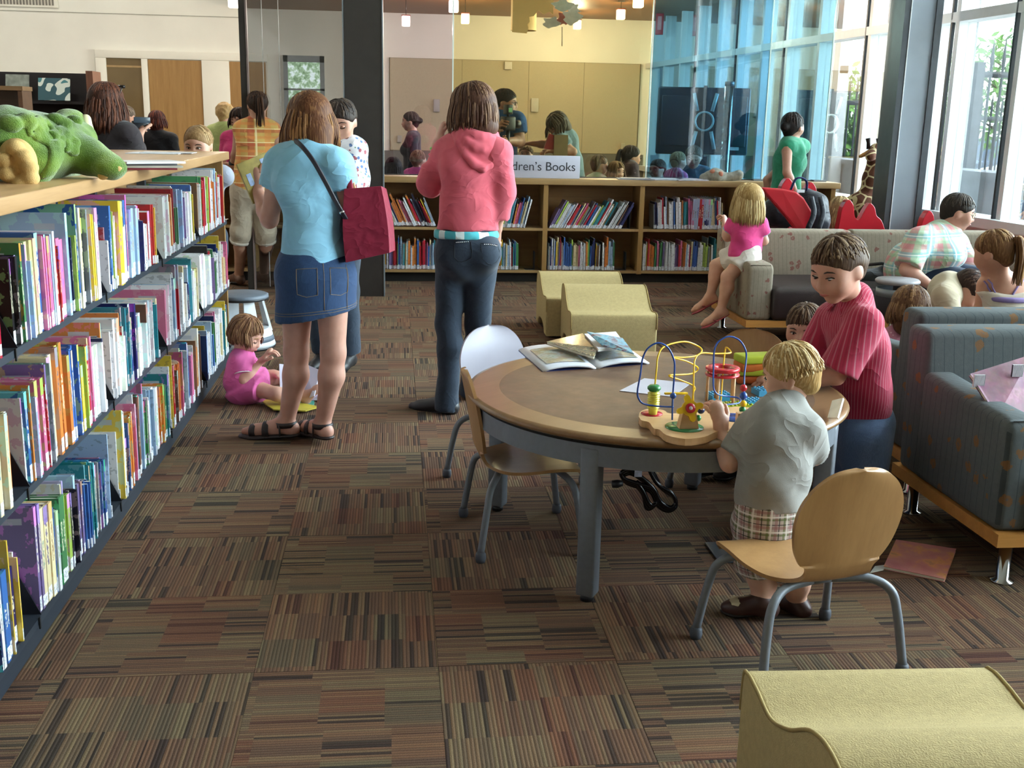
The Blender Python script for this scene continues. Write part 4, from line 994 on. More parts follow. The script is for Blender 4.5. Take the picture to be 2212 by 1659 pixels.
    # ---------------------------------------------------------------- hair
    def haircap(s, g, thick=.045, face=(.56, -.16, .40, .40, .42), nape=-.28, k=.02):
        """cap over the skull with the face left free"""
        R = s.headR(); h = s.hh; c1 = s.hp(0, -.05, .12)
        r, f, u = s.frame()
        g.ell(c1, R, A3((.365+thick, .43+thick, .385+thick))*h, k, cut=[(s.hp(0, -.3, nape), -u), (s.hp(0, .0, nape+.14), -(u*.8-f*.6))])
        g.cone(s.hp(0, -.25, .0), s.hp(0, -.28, nape+.06), .28*h, .2*h, .03)
        g.ell(s.hp(0, face[0], face[1]), R, A3((face[2], face[3], face[4]))*h, .02, sub=True)
        if nape > -.25:
            for e in (-1, 1): g.ell(s.hp(e*.42, .0, -.14), R, A3((.16, .17, .2))*h, .015, sub=True)
        return g
    def locks(s, mb, tones, n=140, ear=None, az=(50, 310), length=.5, w=.055, bangs=None, start=(5, 50), drop=None, flare=.04, seed=0, rad=1.13, lift=0, layers=True, curl=0):
        rs = random.Random(seed); h = s.hh; r, f, u = s.frame(); g0 = (drop or -UPV)
        def P_(a, ph, m=1.0):
            a = math.radians(a); ph = math.radians(ph)
            return s.hp(.365*rad*m*math.sin(ph)*math.sin(a), -.05+.43*rad*m*math.sin(ph)*math.cos(a), .12+.385*rad*m*math.cos(ph)+lift)
        def lock(a, p0, p1, L_, wd):
            m = 1+rs.uniform(-.03, .05); pts = []
            a1 = a+rs.uniform(-6, 6)
            for i in range(6):
                t = i/5; pts.append(P_(a+(a1-a)*t, p0+(p1-p0)*t, m*(.97 if i == 0 else 1)))
            if L_ > 0:
                out = (pts[-1]-s.hp(0, -.05, .1)); out = (out-g0*out.dot(g0)); out = out.normalized() if out.length > 1e-5 else f
                last = pts[-1]; ph = rs.uniform(0, 6.28)
                for i in range(1, 5):
                    t = i/4; pts.append(last+g0*(L_*h*t)+out*(flare*h*math.sin(t*2.2)*1.2)+r*(curl*h*math.sin(ph+t*7))+f*(curl*h*math.cos(ph+t*7)))
            m_ = len(pts); rr = [wd*h*(.5+.5*math.sin(min(1, i/(m_-1)*1.25+.25)*PI*.75+.35)) for i in range(m_)]; rr[-1] = wd*h*.12
            k0 = len(mb.v); mb.tube(pts, rr, 5, flat=.45, upv=tuple((pts[0]-s.hp(0, -.05, .1)).normalized())); tones.extend([rs.random()]*(len(mb.v)-k0))
        for i in range(n):
            a = rs.uniform(*az); front = min(a, 360-a) < 95
            L_ = length*rs.uniform(.85, 1.03); a_ = min(a, 360-a); lock(a, rs.uniform(*start), rs.uniform(82, 100) if L_ > 0 else rs.uniform(60, 112 if a_ > 118 or not ear else 84), L_*(1-.0*front), w*rs.uniform(.7, 1.3))
        if bangs:
            for i in range(bangs[0]):
                a = rs.uniform(-bangs[1], bangs[1]); lock(a, rs.uniform(*start), bangs[2]+rs.uniform(-14, 6), 0, w*rs.uniform(.6, 1.1))
    def hair(s, mat, g, mb=None, tones=None, name='hair', vox=None):
        P_, F_ = g.mesh(vox or max(.007, s.vox*.8), 0, smooth=1); nv = len(P_)
        o = sdf_obj(name, P_, F_, mat, s.root, s.base, mb)
        a = o.data.attributes.new('tone', 'FLOAT', 'POINT'); arr = np.full(len(o.data.vertices), .3, dtype=np.float32)
        if tones: arr[nv:nv+len(tones)] = tones
        a.data.foreach_set('value', arr); return o
    def onto(s, o, pts, lift=.002):
        """drop world points onto the surface of a part"""
        out = []
        for q in pts:
            ok, loc, nrm, _ = o.closest_point_on_mesh(Vector(q)-s.base); out.append(loc+nrm*lift)
        return out
    def part(s, name, g, mat, fold=0, fscale=30, vox=None, smooth=1, seed=0):
        P_, F_ = g.mesh(vox or s.vox, fold, fscale, seed, smooth); return sdf_obj(name, P_, F_, mat, s.root, s.base)
    def bodymesh(s):
        P_, F_ = s.body.mesh(s.vox, 0, smooth=1); return sdf_obj('body', P_, F_, s.skin, s.root, s.base, s.fing)
    def basic(s, legs=True, arms=True, feet=True, head=True, child=False, hands=True):
        s.torso(s.body)
        if head: s.head(s.body, child)
        for n in 'LR':
            if arms: s.arm(s.body, n)
            if legs: s.leg(s.body, n)
            if feet and legs: s.foot(s.body, n)
    def shoes(s, mat, sole=None, name='shoe'):
        for n in 'LR':
            g = SDF(); heel, ball, toe, f, dn = s.foot(g, n, .006); o = s.part(name, g, mat, vox=min(s.vox, .008))
            if sole is not None:
                q = s.k; g = SDF(); g.cone(heel+dn*.028*q, ball+dn*.026*q, .037*q, .042*q, .02, flat=(dn, 3.2)); g.cone(ball+dn*.026*q, toe+dn*.018*q, .042*q, .035*q, .02, flat=(dn, 3.2)); P_, F_ = g.mesh(.006, 0); sdf_obj('sole', P_, F_, sole, o, s.base)
    def skirt(s, mat, top, bot, r0, r1, flat=1.25, name='skirt', fold=.004):
        g = SDF(); d = (Vector(bot)-Vector(top)).normalized(); g.cone(top, Vector(bot)+d*.05, r0, r1, .02, flat=(s.fw, flat), cut=[(bot, d), (top, -d)]); return s.part(name, g, mat, fold, 24)
# ================================================================== THE PEOPLE IN THE MAIN ROOM
def pj(p, **kw):
    for k, v in kw.items(): p.J[k] = at(*v)
M_denim = cloth('denim_blue', '#233a5c', 'denim'); M_denimd = cloth('denim_dark', '#2a3442', 'denim')
# ---- woman in the light blue blouse
def woman_blue():
    p = Person('woman from behind in light blue blouse and denim skirt holding a yellow book', (-.45, 4.92), 1.60, (-.55, .83), 1.0, .215, vox=.009)
    pj(p, head=(668, 262, 4.98), neck=(664, 318, 4.92), chest=(668, 395, 4.90), waist=(678, 480, 4.88), pelvis=(682, 585, 4.90), shL=(606, 352, 4.95), shR=(728, 356, 4.85), elL=(582, 474, 5.02), wrL=(556, 412, 5.16), elR=(752, 462, 4.92), wrR=(742, 430, 5.12), hipL=(642, 600, 4.93), hipR=(716, 598, 4.88), knL=(640, 762, 4.95), knR=(720, 762, 4.88), anL=(618, 914, 4.97), anR=(697, 917, 4.91))
    p.feet = {'L': nz((-.95, .25, -.06)), 'R': nz((-.55, .8, -.06))}
    p.look = nz((-.4, .85, -.35)); 
    p.fw = nz((-.3, .95, 0)); p.rt = p.fw.cross(UPV)
    p.basic(); p.hand('L', d=(-.15, .1, 1), pn=(.4, .9, 0), curl=.45); p.hand('R', d=(-.3, .8, .3), curl=.6); p.bodymesh()
    g = SDF(); p.torso(g, .016, low=False); 
    for n in 'LR': p.arm(g, n, .024, .42, flare=.010)
    hem = p.J['pelvis']+UPV*.035
    g.cone(p.J['waist'], p.J['pelvis']-UPV*.02, .128, .172, .03, flat=(p.fw, 1.22), cut=[(hem, (-.12, .0, -1))])
    g.cone(p.J['neck']-UPV*.03, p.J['neck']+UPV*.035, .066, .062, .02)
    for q in g.p: pass
    p.part('blouse', g, cloth('light_blue_linen', '#86b8d2'), .005, 26, seed=1)
    top = p.J['pelvis']+UPV*.09; bot = (at(640, 690, 4.92)+at(728, 668, 4.89))/2
    g = SDF(); p.torso(SDF()); d = (bot-top).normalized()
    g.cone(top, top+(bot-top)*.35, .148, .176, .03, flat=(p.fw, 1.22), cut=[(top, -d)]); g.cone(top+(bot-top)*.35, bot+d*.05, .176, .186, .03, flat=(p.fw, 1.2), cut=[(bot, d+Vector((.18, 0, 0)))])
    sk = p.part('skirt', g, M_denim, .002, 20)
    # stitched pockets and hem
    st = plain('tan_stitch', '#7d6646', .7)
    for sx in (-1, 1):
        c = top+(bot-top)*.42-p.fw*.16+p.rt*(.085*sx)
        q = [c+p.rt*(a*.055)+UPV*(b_*.065) for a, b_ in ((-1, 1), (-1, .3), (-1, -.4), (-1, -.85), (0, -1), (1, -.85), (1, -.4), (1, .3), (1, 1), (0, 1), (-1, 1))]
        MB().tube(p.onto(sk, q, .001), .0012, 4).obj('pocket_stitching', st, sk)
    for k_ in (.86, .90):
        q = [top+(bot-top)*k_+p.rt*(.25*math.cos(a))-p.fw*(.2*math.sin(a))+Vector((.0, 0, (.02 if k_ < .88 else .02)*math.cos(a))) for a in np.linspace(0, PI, 24)]
        MB().tube(p.onto(sk, q, .001), .0011, 4).obj('hem_stitching', st, sk)
    for dx in (.0, .16): MB().tube(p.onto(sk, [top+(bot-top)*t_-p.fw*.2+p.rt*dx for t_ in (.08, .3, .5, .7, .85)], .001), .0011, 4).obj('seam', st, sk)
    # hair
    g = SDF(); p.haircap(g, .06); mb = MB(); tn = []
    g.cone(p.hp(0, -.2, .1), p.hp(0, -.22, -.35), .40*p.hh, .36*p.hh, .03); g.cone(p.hp(0, -.22, -.35), p.hp(0, -.24, -.6), .36*p.hh, .30*p.hh, .03)
    p.locks(mb, tn, 420, None, (40, 320), .78, .034, flare=.14, seed=3, rad=1.17, start=(3, 45)); p.hair(hairmat('#5a3723', '#a87a4c'), g, mb, tn)
    # sandals
    M_sand = plain('dark_brown_leather_strap', '#2a1d1c', .5)
    for n in 'LR':
        g = SDF(); heel, ball, toe, f, dn = p.foot(SDF(), n); q = p.k; r = f.cross(-dn)
        g.cone(heel+dn*.03*q, ball+dn*.028*q, .042*q, .047*q, .02, flat=(dn, 3)); g.cone(ball+dn*.028*q, toe+dn*.022*q, .047*q, .040*q, .02, flat=(dn, 3)); o = p.part('sandal', g, M_sand, vox=.006)
        an = p.J['an'+n]
        def strap(c, ax, rx, rz, w):
            mb = MB(); up = -dn; side = ax.cross(up).normalized() if abs(ax.dot(up)) < .9 else r
            ring = [c+side*(rx*math.cos(a))+up*(rz*math.sin(a)) for a in np.linspace(-.5, PI+.5, 15)]
            vs = []; 
            for t in (-1, 1): vs += [x+ax*(w*t)-p.base for x in ring]
            nn = len(ring); mb.add(vs, [(i, i+1, nn+i+1, nn+i) for i in range(nn-1)], True); oo = mb.obj('strap', M_sand, o); md = oo.modifiers.new('t', 'SOLIDIFY'); md.thickness = .005; md.offset = 1
        strap(ball+f*.005, f, .046*q, .036*q, .014); strap(ball-f*.065*q, f, .045*q, .05*q, .015); 
        c = an+dn*.005; ring = [c+f*(.05*q*math.cos(a)*1.0)+r*(.045*q*math.sin(a)) for a in np.linspace(0, 2*PI, 21)]
        mb = MB(); vs = [x-dn*.014-p.base for x in ring]+[x+dn*.010-p.base for x in ring]; mb.add(vs, [(i, i+1, 21+i+1, 21+i) for i in range(20)], True); oo = mb.obj('strap', M_sand, o); md = oo.modifiers.new('t', 'SOLIDIFY'); md.thickness = .005; md.offset = 1
        for e in (-1, 1): MB().tube([x-p.base for x in (an+r*(e*.043*q)+f*.02*q, an+r*(e*.046*q)+f*.02*q+dn*.055*q)], .011, 6, flat=.4).obj('strap', M_sand, o)
    # purse strap
    tag_pts = [at(x, y, Y) for x, y, Y in ((628, 300, 4.90), (648, 312, 4.80), (675, 345, 4.765), (700, 388, 4.76), (722, 430, 4.76), (738, 458, 4.765), (750, 478, 4.80), (757, 490, 4.88), (752, 500, 5.08))]
    s_ = thing('purse', 'small dark purse worn on a long strap across the blue blouse', 'purse', tag_pts[-1])
    MB().tube([q-tag_pts[-1] for q in spline(tag_pts, 5)], .011, 6, flat=.3, upv=(0, -1, 0)).obj('strap', plain('dark_strap', '#241f2c', .5), s_)
    MB().tube([tag_pts[5]-tag_pts[-1]+Vector((0, -.006, .004)), tag_pts[5]-tag_pts[-1]+Vector((.004, -.006, -.004))], .014, 8).obj('buckle', M_chrome, s_)
    MB().rbox(-.08, .05, .0, .05, -.09, .01, .02).obj('pouch', plain('dark_strap', '#241f2c', .5), s_)
    return p
p = woman_blue()
# tote bag
tb_ = thing('tote_bag', 'dark red fabric tote bag hanging beside the light blue blouse', 'bag', at(792, 560, 4.88))
def tote():
    b0 = tb_.location; M_tote = cloth('dark_red_fabric', '#7c1530')
    A = [at(*q) for q in ((745, 408, 4.80), (822, 402, 4.80), (833, 408, 5.0), (757, 410, 5.02))]; B2 = [at(*q) for q in ((748, 566, 4.79), (840, 545, 4.79), (852, 540, 5.01), (762, 556, 5.03))]
    mb = MB(); n = 6; vs = []
    for i in range(n+1):
        t = i/n
        for j in range(4):
            q = A[j]*(1-t)+B2[j]*t; c = (A[0]+A[2])/2*(1-t)+(B2[0]+B2[2])/2*t; vs.append(q+(q-c)*(.10*math.sin(t*PI))-b0)
    fs = [(i*4+j, i*4+(j+1) % 4, (i+1)*4+(j+1) % 4, (i+1)*4+j) for i in range(n) for j in range(4)]+[(n*4, n*4+1, n*4+2, n*4+3)]
    mb.add(vs, fs, False); o = mb.obj('bag', M_tote, tb_); md = o.modifiers.new('t', 'SOLIDIFY'); md.thickness = .004; o2 = o.modifiers.new('sub', 'BEVEL'); o2.width = .008; o2.segments = 2
    for Y0_, dx in ((4.80, 0), (5.01, 8)):
        MB().tube([q-b0 for q in spline([at(758+dx, 420, Y0_), at(752+dx, 380, Y0_+.02), at(744, 345, 4.9), at(742, 335, 4.95)], 5)], .014, 6, flat=.25, upv=(0, -1, 0)).obj('handle', M_tote, tb_)
    MB().tube([q-b0 for q in spline([at(768, 418, 4.8), at(760, 392, 4.83), at(752, 372, 4.88)], 5)], .010, 6, flat=.3, upv=(0, -1, 0)).obj('handle_lining', plain('tan_strap', '#c2906a', .6), tb_)
tote()
def hand_book(name, label, c, ux, uz, w, h, th, mat, cat='book'):
    """closed book: centre c, ux across, uz up"""
    ux = nz(ux); uz = nz(uz); uz = (uz-ux*uz.dot(ux)).normalized(); n = ux.cross(uz); t = thing(name, label, cat, c)
    M = Matrix(((ux.x, n.x, uz.x, 0), (ux.y, n.y, uz.y, 0), (ux.z, n.z, uz.z, 0), (0, 0, 0, 1)))
    MB().box(-w/2, w/2, -th/2, -th/2+.002, -h/2, h/2, M).box(-w/2, w/2, th/2-.002, th/2, -h/2, h/2, M).box(-w/2, -w/2+.003, -th/2, th/2, -h/2, h/2, M).obj('cover', mat, t)
    MB().box(-w/2+.003, w/2-.004, -th/2+.002, th/2-.002, -h/2+.004, h/2-.004, M).obj('pages', M_page, t)
    return t, M
t, M = hand_book('yellow_book', 'yellow picture book with blue stickers held by the woman in blue', at(560, 385, 5.17), (.8, .5, .35), (-.35, -.1, .9), .155, .19, .014, plain('yellow_cover', '#a8944a', .5, var=.3, scale=18))
for dx, dz in ((-.045, .01), (.045, .05)): MB().box(dx-.012, dx+.012, -.0085, .0085, dz-.028, dz+.028, M).obj('sticker', plain('sticker_blue', '#9fb2d6', .4, var=.2, scale=60), t)
# ---- girl in the pink hoodie
def girl_pink():
    p = Person('girl from behind in coral pink hoodie and dark jeans', (.30, 5.42), 1.62, (-.5, .86), .93, .225, vox=.009)
    pj(p, head=(1020, 236, 5.42), neck=(1024, 292, 5.42), chest=(1018, 370, 5.40), waist=(1015, 440, 5.40), pelvis=(1008, 520, 5.42), shL=(968, 328, 5.46), shR=(1076, 334, 5.36), elL=(930, 396, 5.50), wrL=(944, 312, 5.50), elR=(1088, 420, 5.38), wrR=(1074, 490, 5.42), hipL=(978, 540, 5.45), hipR=(1040, 540, 5.40), knL=(968, 700, 5.44), knR=(1032, 700, 5.47), anL=(966, 868, 5.42), anR=(1018, 838, 5.72))
    p.feet = {'L': nz((-.8, .5, -.06)), 'R': nz((-.3, .9, -.06))}
    p.look = nz((-.75, .62, -.2)); p.fw = nz((-.25, .97, 0)); p.rt = p.fw.cross(UPV)
    p.basic(); p.hand('L', d=(.35, -.05, 1), pn=(.9, .2, -.3), curl=.6); p.hand('R', curl=.4); p.bodymesh()
    M_hood = cloth('coral_fleece', '#cf5f6d', rough=.95)
    g = SDF(); p.torso(g, .026, low=False, bust=False); hem = p.J['pelvis']+UPV*.055
    g.cone(p.J['waist'], p.J['pelvis'], .150, .158, .03, flat=(p.fw, 1.3), cut=[(hem, (0, 0, -1))])
    p.arm(g, 'L', .024, 1.45, .03); p.arm(g, 'R', .022, 1.7, .03)
    o = p.part('hoodie', g, M_hood, .006, 22, seed=4)
    # hood hanging on the back: a pouch under two draped folds
    g = SDF(); nk = p.J['neck']; bk = -p.fw
    def drape(w, d, dz, r, z0):
        pts = [nk+p.rt*(w*math.cos(a))*1.0+bk*(d*math.sin(a)+.02)+UPV*(z0-dz*math.sin(a)**1.5) for a in np.linspace(0, PI, 9)]; g.chain(pts, [r*.8]+[r]*7+[r*.8], .012)
    g.ell(nk+bk*.085-UPV*.075, np.eye(3), (.105, .055, .085), .03)
    drape(.105, .115, .155, .022, .005); drape(.088, .105, .085, .024, .02); drape(.075, .085, .03, .024, .03)
    p.part('hood', g, M_hood, .002, 30, vox=.007)
    g = SDF(); g.cone(p.J['pelvis']+UPV*.03, p.J['pelvis']+UPV*.075, .163, .158, .02, flat=(p.fw, 1.3), cut=[(hem, (0, 0, 1)), (p.J['pelvis']+UPV*.015, (0, 0, -1))]); p.part('undershirt', g, cloth('aqua_stripe_shirt', '#4fb0bb', 'stripes', (('#e8f1f0', 9, 0, .4, .8),)), .004, 30)
    g = SDF(); g.cone(p.J['pelvis']+UPV*.03, p.J['pelvis']-UPV*.06, .150, .155, .03, flat=(p.fw, 1.25))
    for n in 'LR':
        g.ell(p.J['hip'+n]-p.fw*.045-UPV*.02, np.eye(3), (.085, .085, .09), .04); p.leg(g, n, .012, 2.0, .03); g.cone(p.J['an'+n]+UPV*.10, p.J['an'+n]-UPV*.035, .056, .064, .02, cut=[(p.J['an'+n]-UPV*.045, (0, 0, -1))])
    jo = p.part('jeans', g, M_denimd, .003, 26, seed=2)
    for sx in (-1, 1):
        c = p.J['pelvis']-p.fw*.155+p.rt*(.078*sx)-UPV*.03
        for q in p.onto(jo, [c+p.rt*((i-3.5)*.011)+UPV*(.035-.001*i*sx) for i in range(8)], .001): MB().sphere(q, .0038, 6, 5).obj('stud', M_chrome, jo)
        MB().tube(p.onto(jo, [c+p.rt*(a*.055)+UPV*(b_*.05) for a, b_ in ((-1, .9), (-.95, 0), (-.85, -.8), (-.4, -1.2), (0, -1.35), (.4, -1.2), (.85, -.8), (.95, 0), (1, .9), (0, .75), (-1, .9))], .001), .0016, 4).obj('pocket_stitching', plain('denim_seam', '#151c26', .8), jo)
    p.shoes(plain('black_shoe', '#1c1a1c', .5), M_black)
    g = SDF(); p.haircap(g, .055); mb = MB(); tn = []
    g.cone(p.hp(0, -.15, .1), p.hp(0, -.18, -.38), .40*p.hh, .37*p.hh, .03)
    p.locks(mb, tn, 420, None, (38, 322), .56, .030, bangs=(70, 55, 88), flare=.06, seed=5, rad=1.16, start=(3, 40)); p.hair(hairmat('#4a2f24', '#8a6a50'), g, mb, tn)
    wr = p.J['wrL']-(p.J['wrL']-p.J['elL']).normalized()*.02
    MB().lathe([(.030, -.006), (.033, 0), (.030, .006)], 16, c=wr-p.base, caps=False).obj('green_wristband', plain('green_band', '#58b04a', .5), p.root)
    MB().lathe([(.031, -.006), (.036, 0), (.031, .006)], 16, c=wr-p.base-UPV*.03+Vector((-.004, 0, 0)), caps=False).obj('pink_wristband', plain('pink_band', '#d8365e', .5), p.root)
girl_pink()
# ---- toddler girl sitting on the floor
def toddler_girl():
    b = fl(528, 866, 0)
    p = Person('toddler girl in pink dress sitting on the carpet reading', (b.x, b.y), .80, (1, -.08), 1.22, .185, vox=.0065, skin_col='#c99a88')
    Yb = b.y; 
    pj(p, head=(532, 722, Yb), neck=(522, 768, Yb), chest=(523, 795, Yb), waist=(526, 822, Yb), pelvis=(530, 848, Yb), shR=(522, 786, Yb-.06), shL=(530, 780, Yb+.07), elR=(527, 822, Yb-.10), wrR=(563, 782, Yb-.06), elL=(556, 810, Yb+.10), wrL=(588, 806, Yb+.10), hipR=(540, 852, Yb-.06), hipL=(548, 846, Yb+.07), knR=(600, 852, Yb-.16), knL=(610, 828, Yb+.14), anR=(660, 868, Yb-.10), anL=(672, 852, Yb+.12))
    for n in ('anR', 'anL'): p.J[n].z = .05
    p.J['knR'].z = .075; p.J['knL'].z = .09; p.J['pelvis'].z = .10; p.J['hipR'].z = .09; p.J['hipL'].z = .09
    p.feet = {'L': nz((.5, .1, .9)), 'R': nz((.6, -.3, .8))}
    p.look = nz((.86, -.28, -.42)); p.hup = Vector((0, 0, 1))
    p.basic(child=True); p.hand('R', d=(.6, 0, .7), pn=(.6, 0, -.8), curl=.7); p.hand('L', d=(1, 0, -.1), pn=(0, 0, -1), curl=.4); p.eyes(M_browf, down=True); p.bodymesh()
    g = SDF(); p.torso(g, .018)
    g.cone(p.J['waist'], p.J['pelvis'], .105, .128, .04)
    for n in 'LR': p.arm(g, n, .02, .6, .02, flare=.008); p.leg(g, n, .018, .42, .03, flare=.006)
    p.part('dress', g, cloth('pink_romper', '#cf5f9a'), .003, 40, seed=3)
    for n in 'LR':
        a, b_ = p.J['sh'+n], p.J['el'+n]; d = (b_-a).normalized(); e = a+(b_-a)*.6; x = d.cross(UPV).normalized(); y = d.cross(x)
        MB().tube([e+x*(.050*math.cos(t))+y*(.050*math.sin(t))-p.base for t in np.linspace(0, 2*PI, 20)], .003, 5).obj('sleeve_trim', plain('white_trim', '#f0e4ea', .7), p.root)
    nk = p.J['neck']+UPV*.0
    MB().tube([nk+Vector((.062*math.cos(t)+.01, .062*math.sin(t), .004-.03*max(0, math.cos(t))))-p.base for t in np.linspace(0, 2*PI, 24)], .012, 6, flat=.7).obj('collar', cloth('pink_romper', '#cf5f9a'), p.root)
    g = SDF(); p.haircap(g, .05, nape=-.34); mb = MB(); tn = []
    p.locks(mb, tn, 300, None, (55, 305), .36, .028, bangs=(50, 60, 84), flare=.08, seed=9, rad=1.12); p.hair(hairmat('#6a4630', '#a9805c'), g, mb, tn)
    return p
tg = toddler_girl()
# open book by the toddler
ob = thing('open_book', 'open white-paged picture book standing on the carpet by the toddler', 'book', fl(665, 862, 0))
def openbook():
    b0 = ob.location
    for i, (A_, B_, C_, D_) in enumerate((((603, 786, 5.62), (655, 792, 5.66), (655, 852, 5.62), (605, 848, 5.58)), ((655, 784, 5.70), (692, 800, 5.62), (680, 856, 5.52), (660, 862, 5.60)))):
        q = [at(*A_), at(*B_), at(*C_), at(*D_)]
        for x in q: x.z = max(x.z, .012)
        mb = MB(); mb.add([x-b0 for x in q], [(0, 1, 2, 3)]); o = mb.obj('page', plain('page_lilac', '#d9d6ea', .7, var=.03), ob); md = o.modifiers.new('t', 'SOLIDIFY'); md.thickness = .004
    q = [at(560, 848, 5.66), at(640, 850, 5.60), at(690, 850, 5.50), at(660, 880, 5.42), at(590, 868, 5.45)]
    for x in q: x.z = .012
    mb = MB(); mb.add([x-b0 for x in q], [(0, 1, 2, 3, 4)]); o = mb.obj('cover', plain('yellow_green_cover', '#b9a93c', .5, var=.3, scale=9), ob); md = o.modifiers.new('t', 'SOLIDIFY'); md.thickness = .006
    for s_ in (-1, 1):
        c = fl(673, 866, 0)+Vector((.03*s_, -.02, 0)); MB().prism([(x, .002+.03*math.sin(PI*x/.075)*.7) for x in np.linspace(0, .075, 8)]+[(.075, .0), (0, .0)], 0, .1, Matrix(((s_, 0, 0, c.x-b0.x-.03*s_), (0, 0, 1, c.y-b0.y), (0, 1, 0, .008), (0, 0, 0, 1)))).obj('fanned_pages', plain('page_lilac', '#d9d6ea', .7), ob)
    o = MB().box(-.06, .09, -.07, .05, 0, .012).obj('teal_book', plain('teal_cover', '#2f8a7c', .5)); o.location = fl(640, 876, 0); tag(o, 'teal book lying under the open book on the carpet', 'book')
openbook()
# ---- blond toddler boy at the table
def toddler_boy():
    p = Person('blond toddler in grey t-shirt and plaid shorts playing at the table', (1.16, 2.97), .87, (-.62, .78), 1.25, .172, vox=.006, skin_col='#d0a48e', female=False)
    pj(p, head=(1706, 806, 3.03), neck=(1696, 872, 3.0), chest=(1682, 945, 2.97), waist=(1672, 1020, 2.95), pelvis=(1662, 1110, 2.95), shL=(1626, 925, 3.02), shR=(1738, 928, 2.95), elL=(1576, 1000, 2.99), wrL=(1558, 928, 3.06), elR=(1758, 985, 3.03), wrR=(1680, 905, 3.14), hipL=(1640, 1130, 3.0), hipR=(1700, 1130, 2.97), knL=(1640, 1235, 3.02), knR=(1712, 1240, 3.02), anL=(1648, 1300, 2.98), anR=(1722, 1300, 3.02))
    p.feet = {'L': nz((-.9, .35, -.05)), 'R': nz((-.5, .85, -.05))}
    p.look = nz((-.80, .50, -.28)); p.hup = nz((-.1, 0, 1)); p.fw = nz((-.35, .93, 0)); p.rt = p.fw.cross(UPV)
    p.basic(child=True); p.hand('L', d=(-.25, .25, 1), pn=(-.3, .9, -.2), curl=.75); p.hand('R', d=(-.9, .3, .1), pn=(0, .3, -1), curl=.6); p.eyes(M_browf); p.bodymesh()
    g = SDF(); p.torso(g, .018, low=False); hem = p.J['pelvis']+UPV*.03
    g.cone(p.J['chest'], p.J['waist']-UPV*.02, .100, .105, .04, flat=(p.fw, 1.2)); g.cone(p.J['waist'], p.J['pelvis']-UPV*.02, .103, .114, .03, flat=(p.fw, 1.15), cut=[(hem, (0, 0, -1))])
    for n in 'LR': p.arm(g, n, .020, .82, .02, flare=.008)
    p.part('t_shirt', g, cloth('heather_grey_jersey', '#93908b'), .005, 34, seed=6)
    g = SDF(); g.cone(p.J['pelvis']+UPV*.04, p.J['pelvis']-UPV*.03, .108, .112, .03, flat=(p.fw, 1.15))
    for n in 'LR': p.leg(g, n, .026, .92, .025, flare=.012)
    p.part('shorts', g, cloth('green_plaid_cotton', '#b9a9a0', 'plaid', (('#5c6a34', 22, 0, .14, .75), ('#2d2a2a', 22, .3, .07, .8), ('#8d4f52', 22, .55, .18, .5), ('#e8e4dc', 22, .8, .1, .7))), .003, 40)
    p.shoes(plain('brown_leather_shoe', '#43261f', .45), plain('dark_sole', '#1a1412', .6))
    for n in 'LR':
        f = p.feet[n]; MB().sphere(p.J['an'+n]+f*.075-UPV*.008-p.base, (.03, .03, .016), 10, 6).obj('shoe_panel', plain('cream_leather', '#cdbf9d', .5), p.root)
    g = SDF(); p.haircap(g, .05, nape=-.30); mb = MB(); tn = []
    p.locks(mb, tn, 620, True, (62, 298), .0, .024, bangs=(110, 62, 78), seed=12, rad=1.09, start=(2, 60), flare=.03); p.locks(mb, tn, 160, None, (90, 270), .1, .022, seed=13, rad=1.13, start=(20, 60), flare=.05)
    p.hair(hairmat('#b08a54', '#f2dfb4'), g, mb, tn)
toddler_boy()
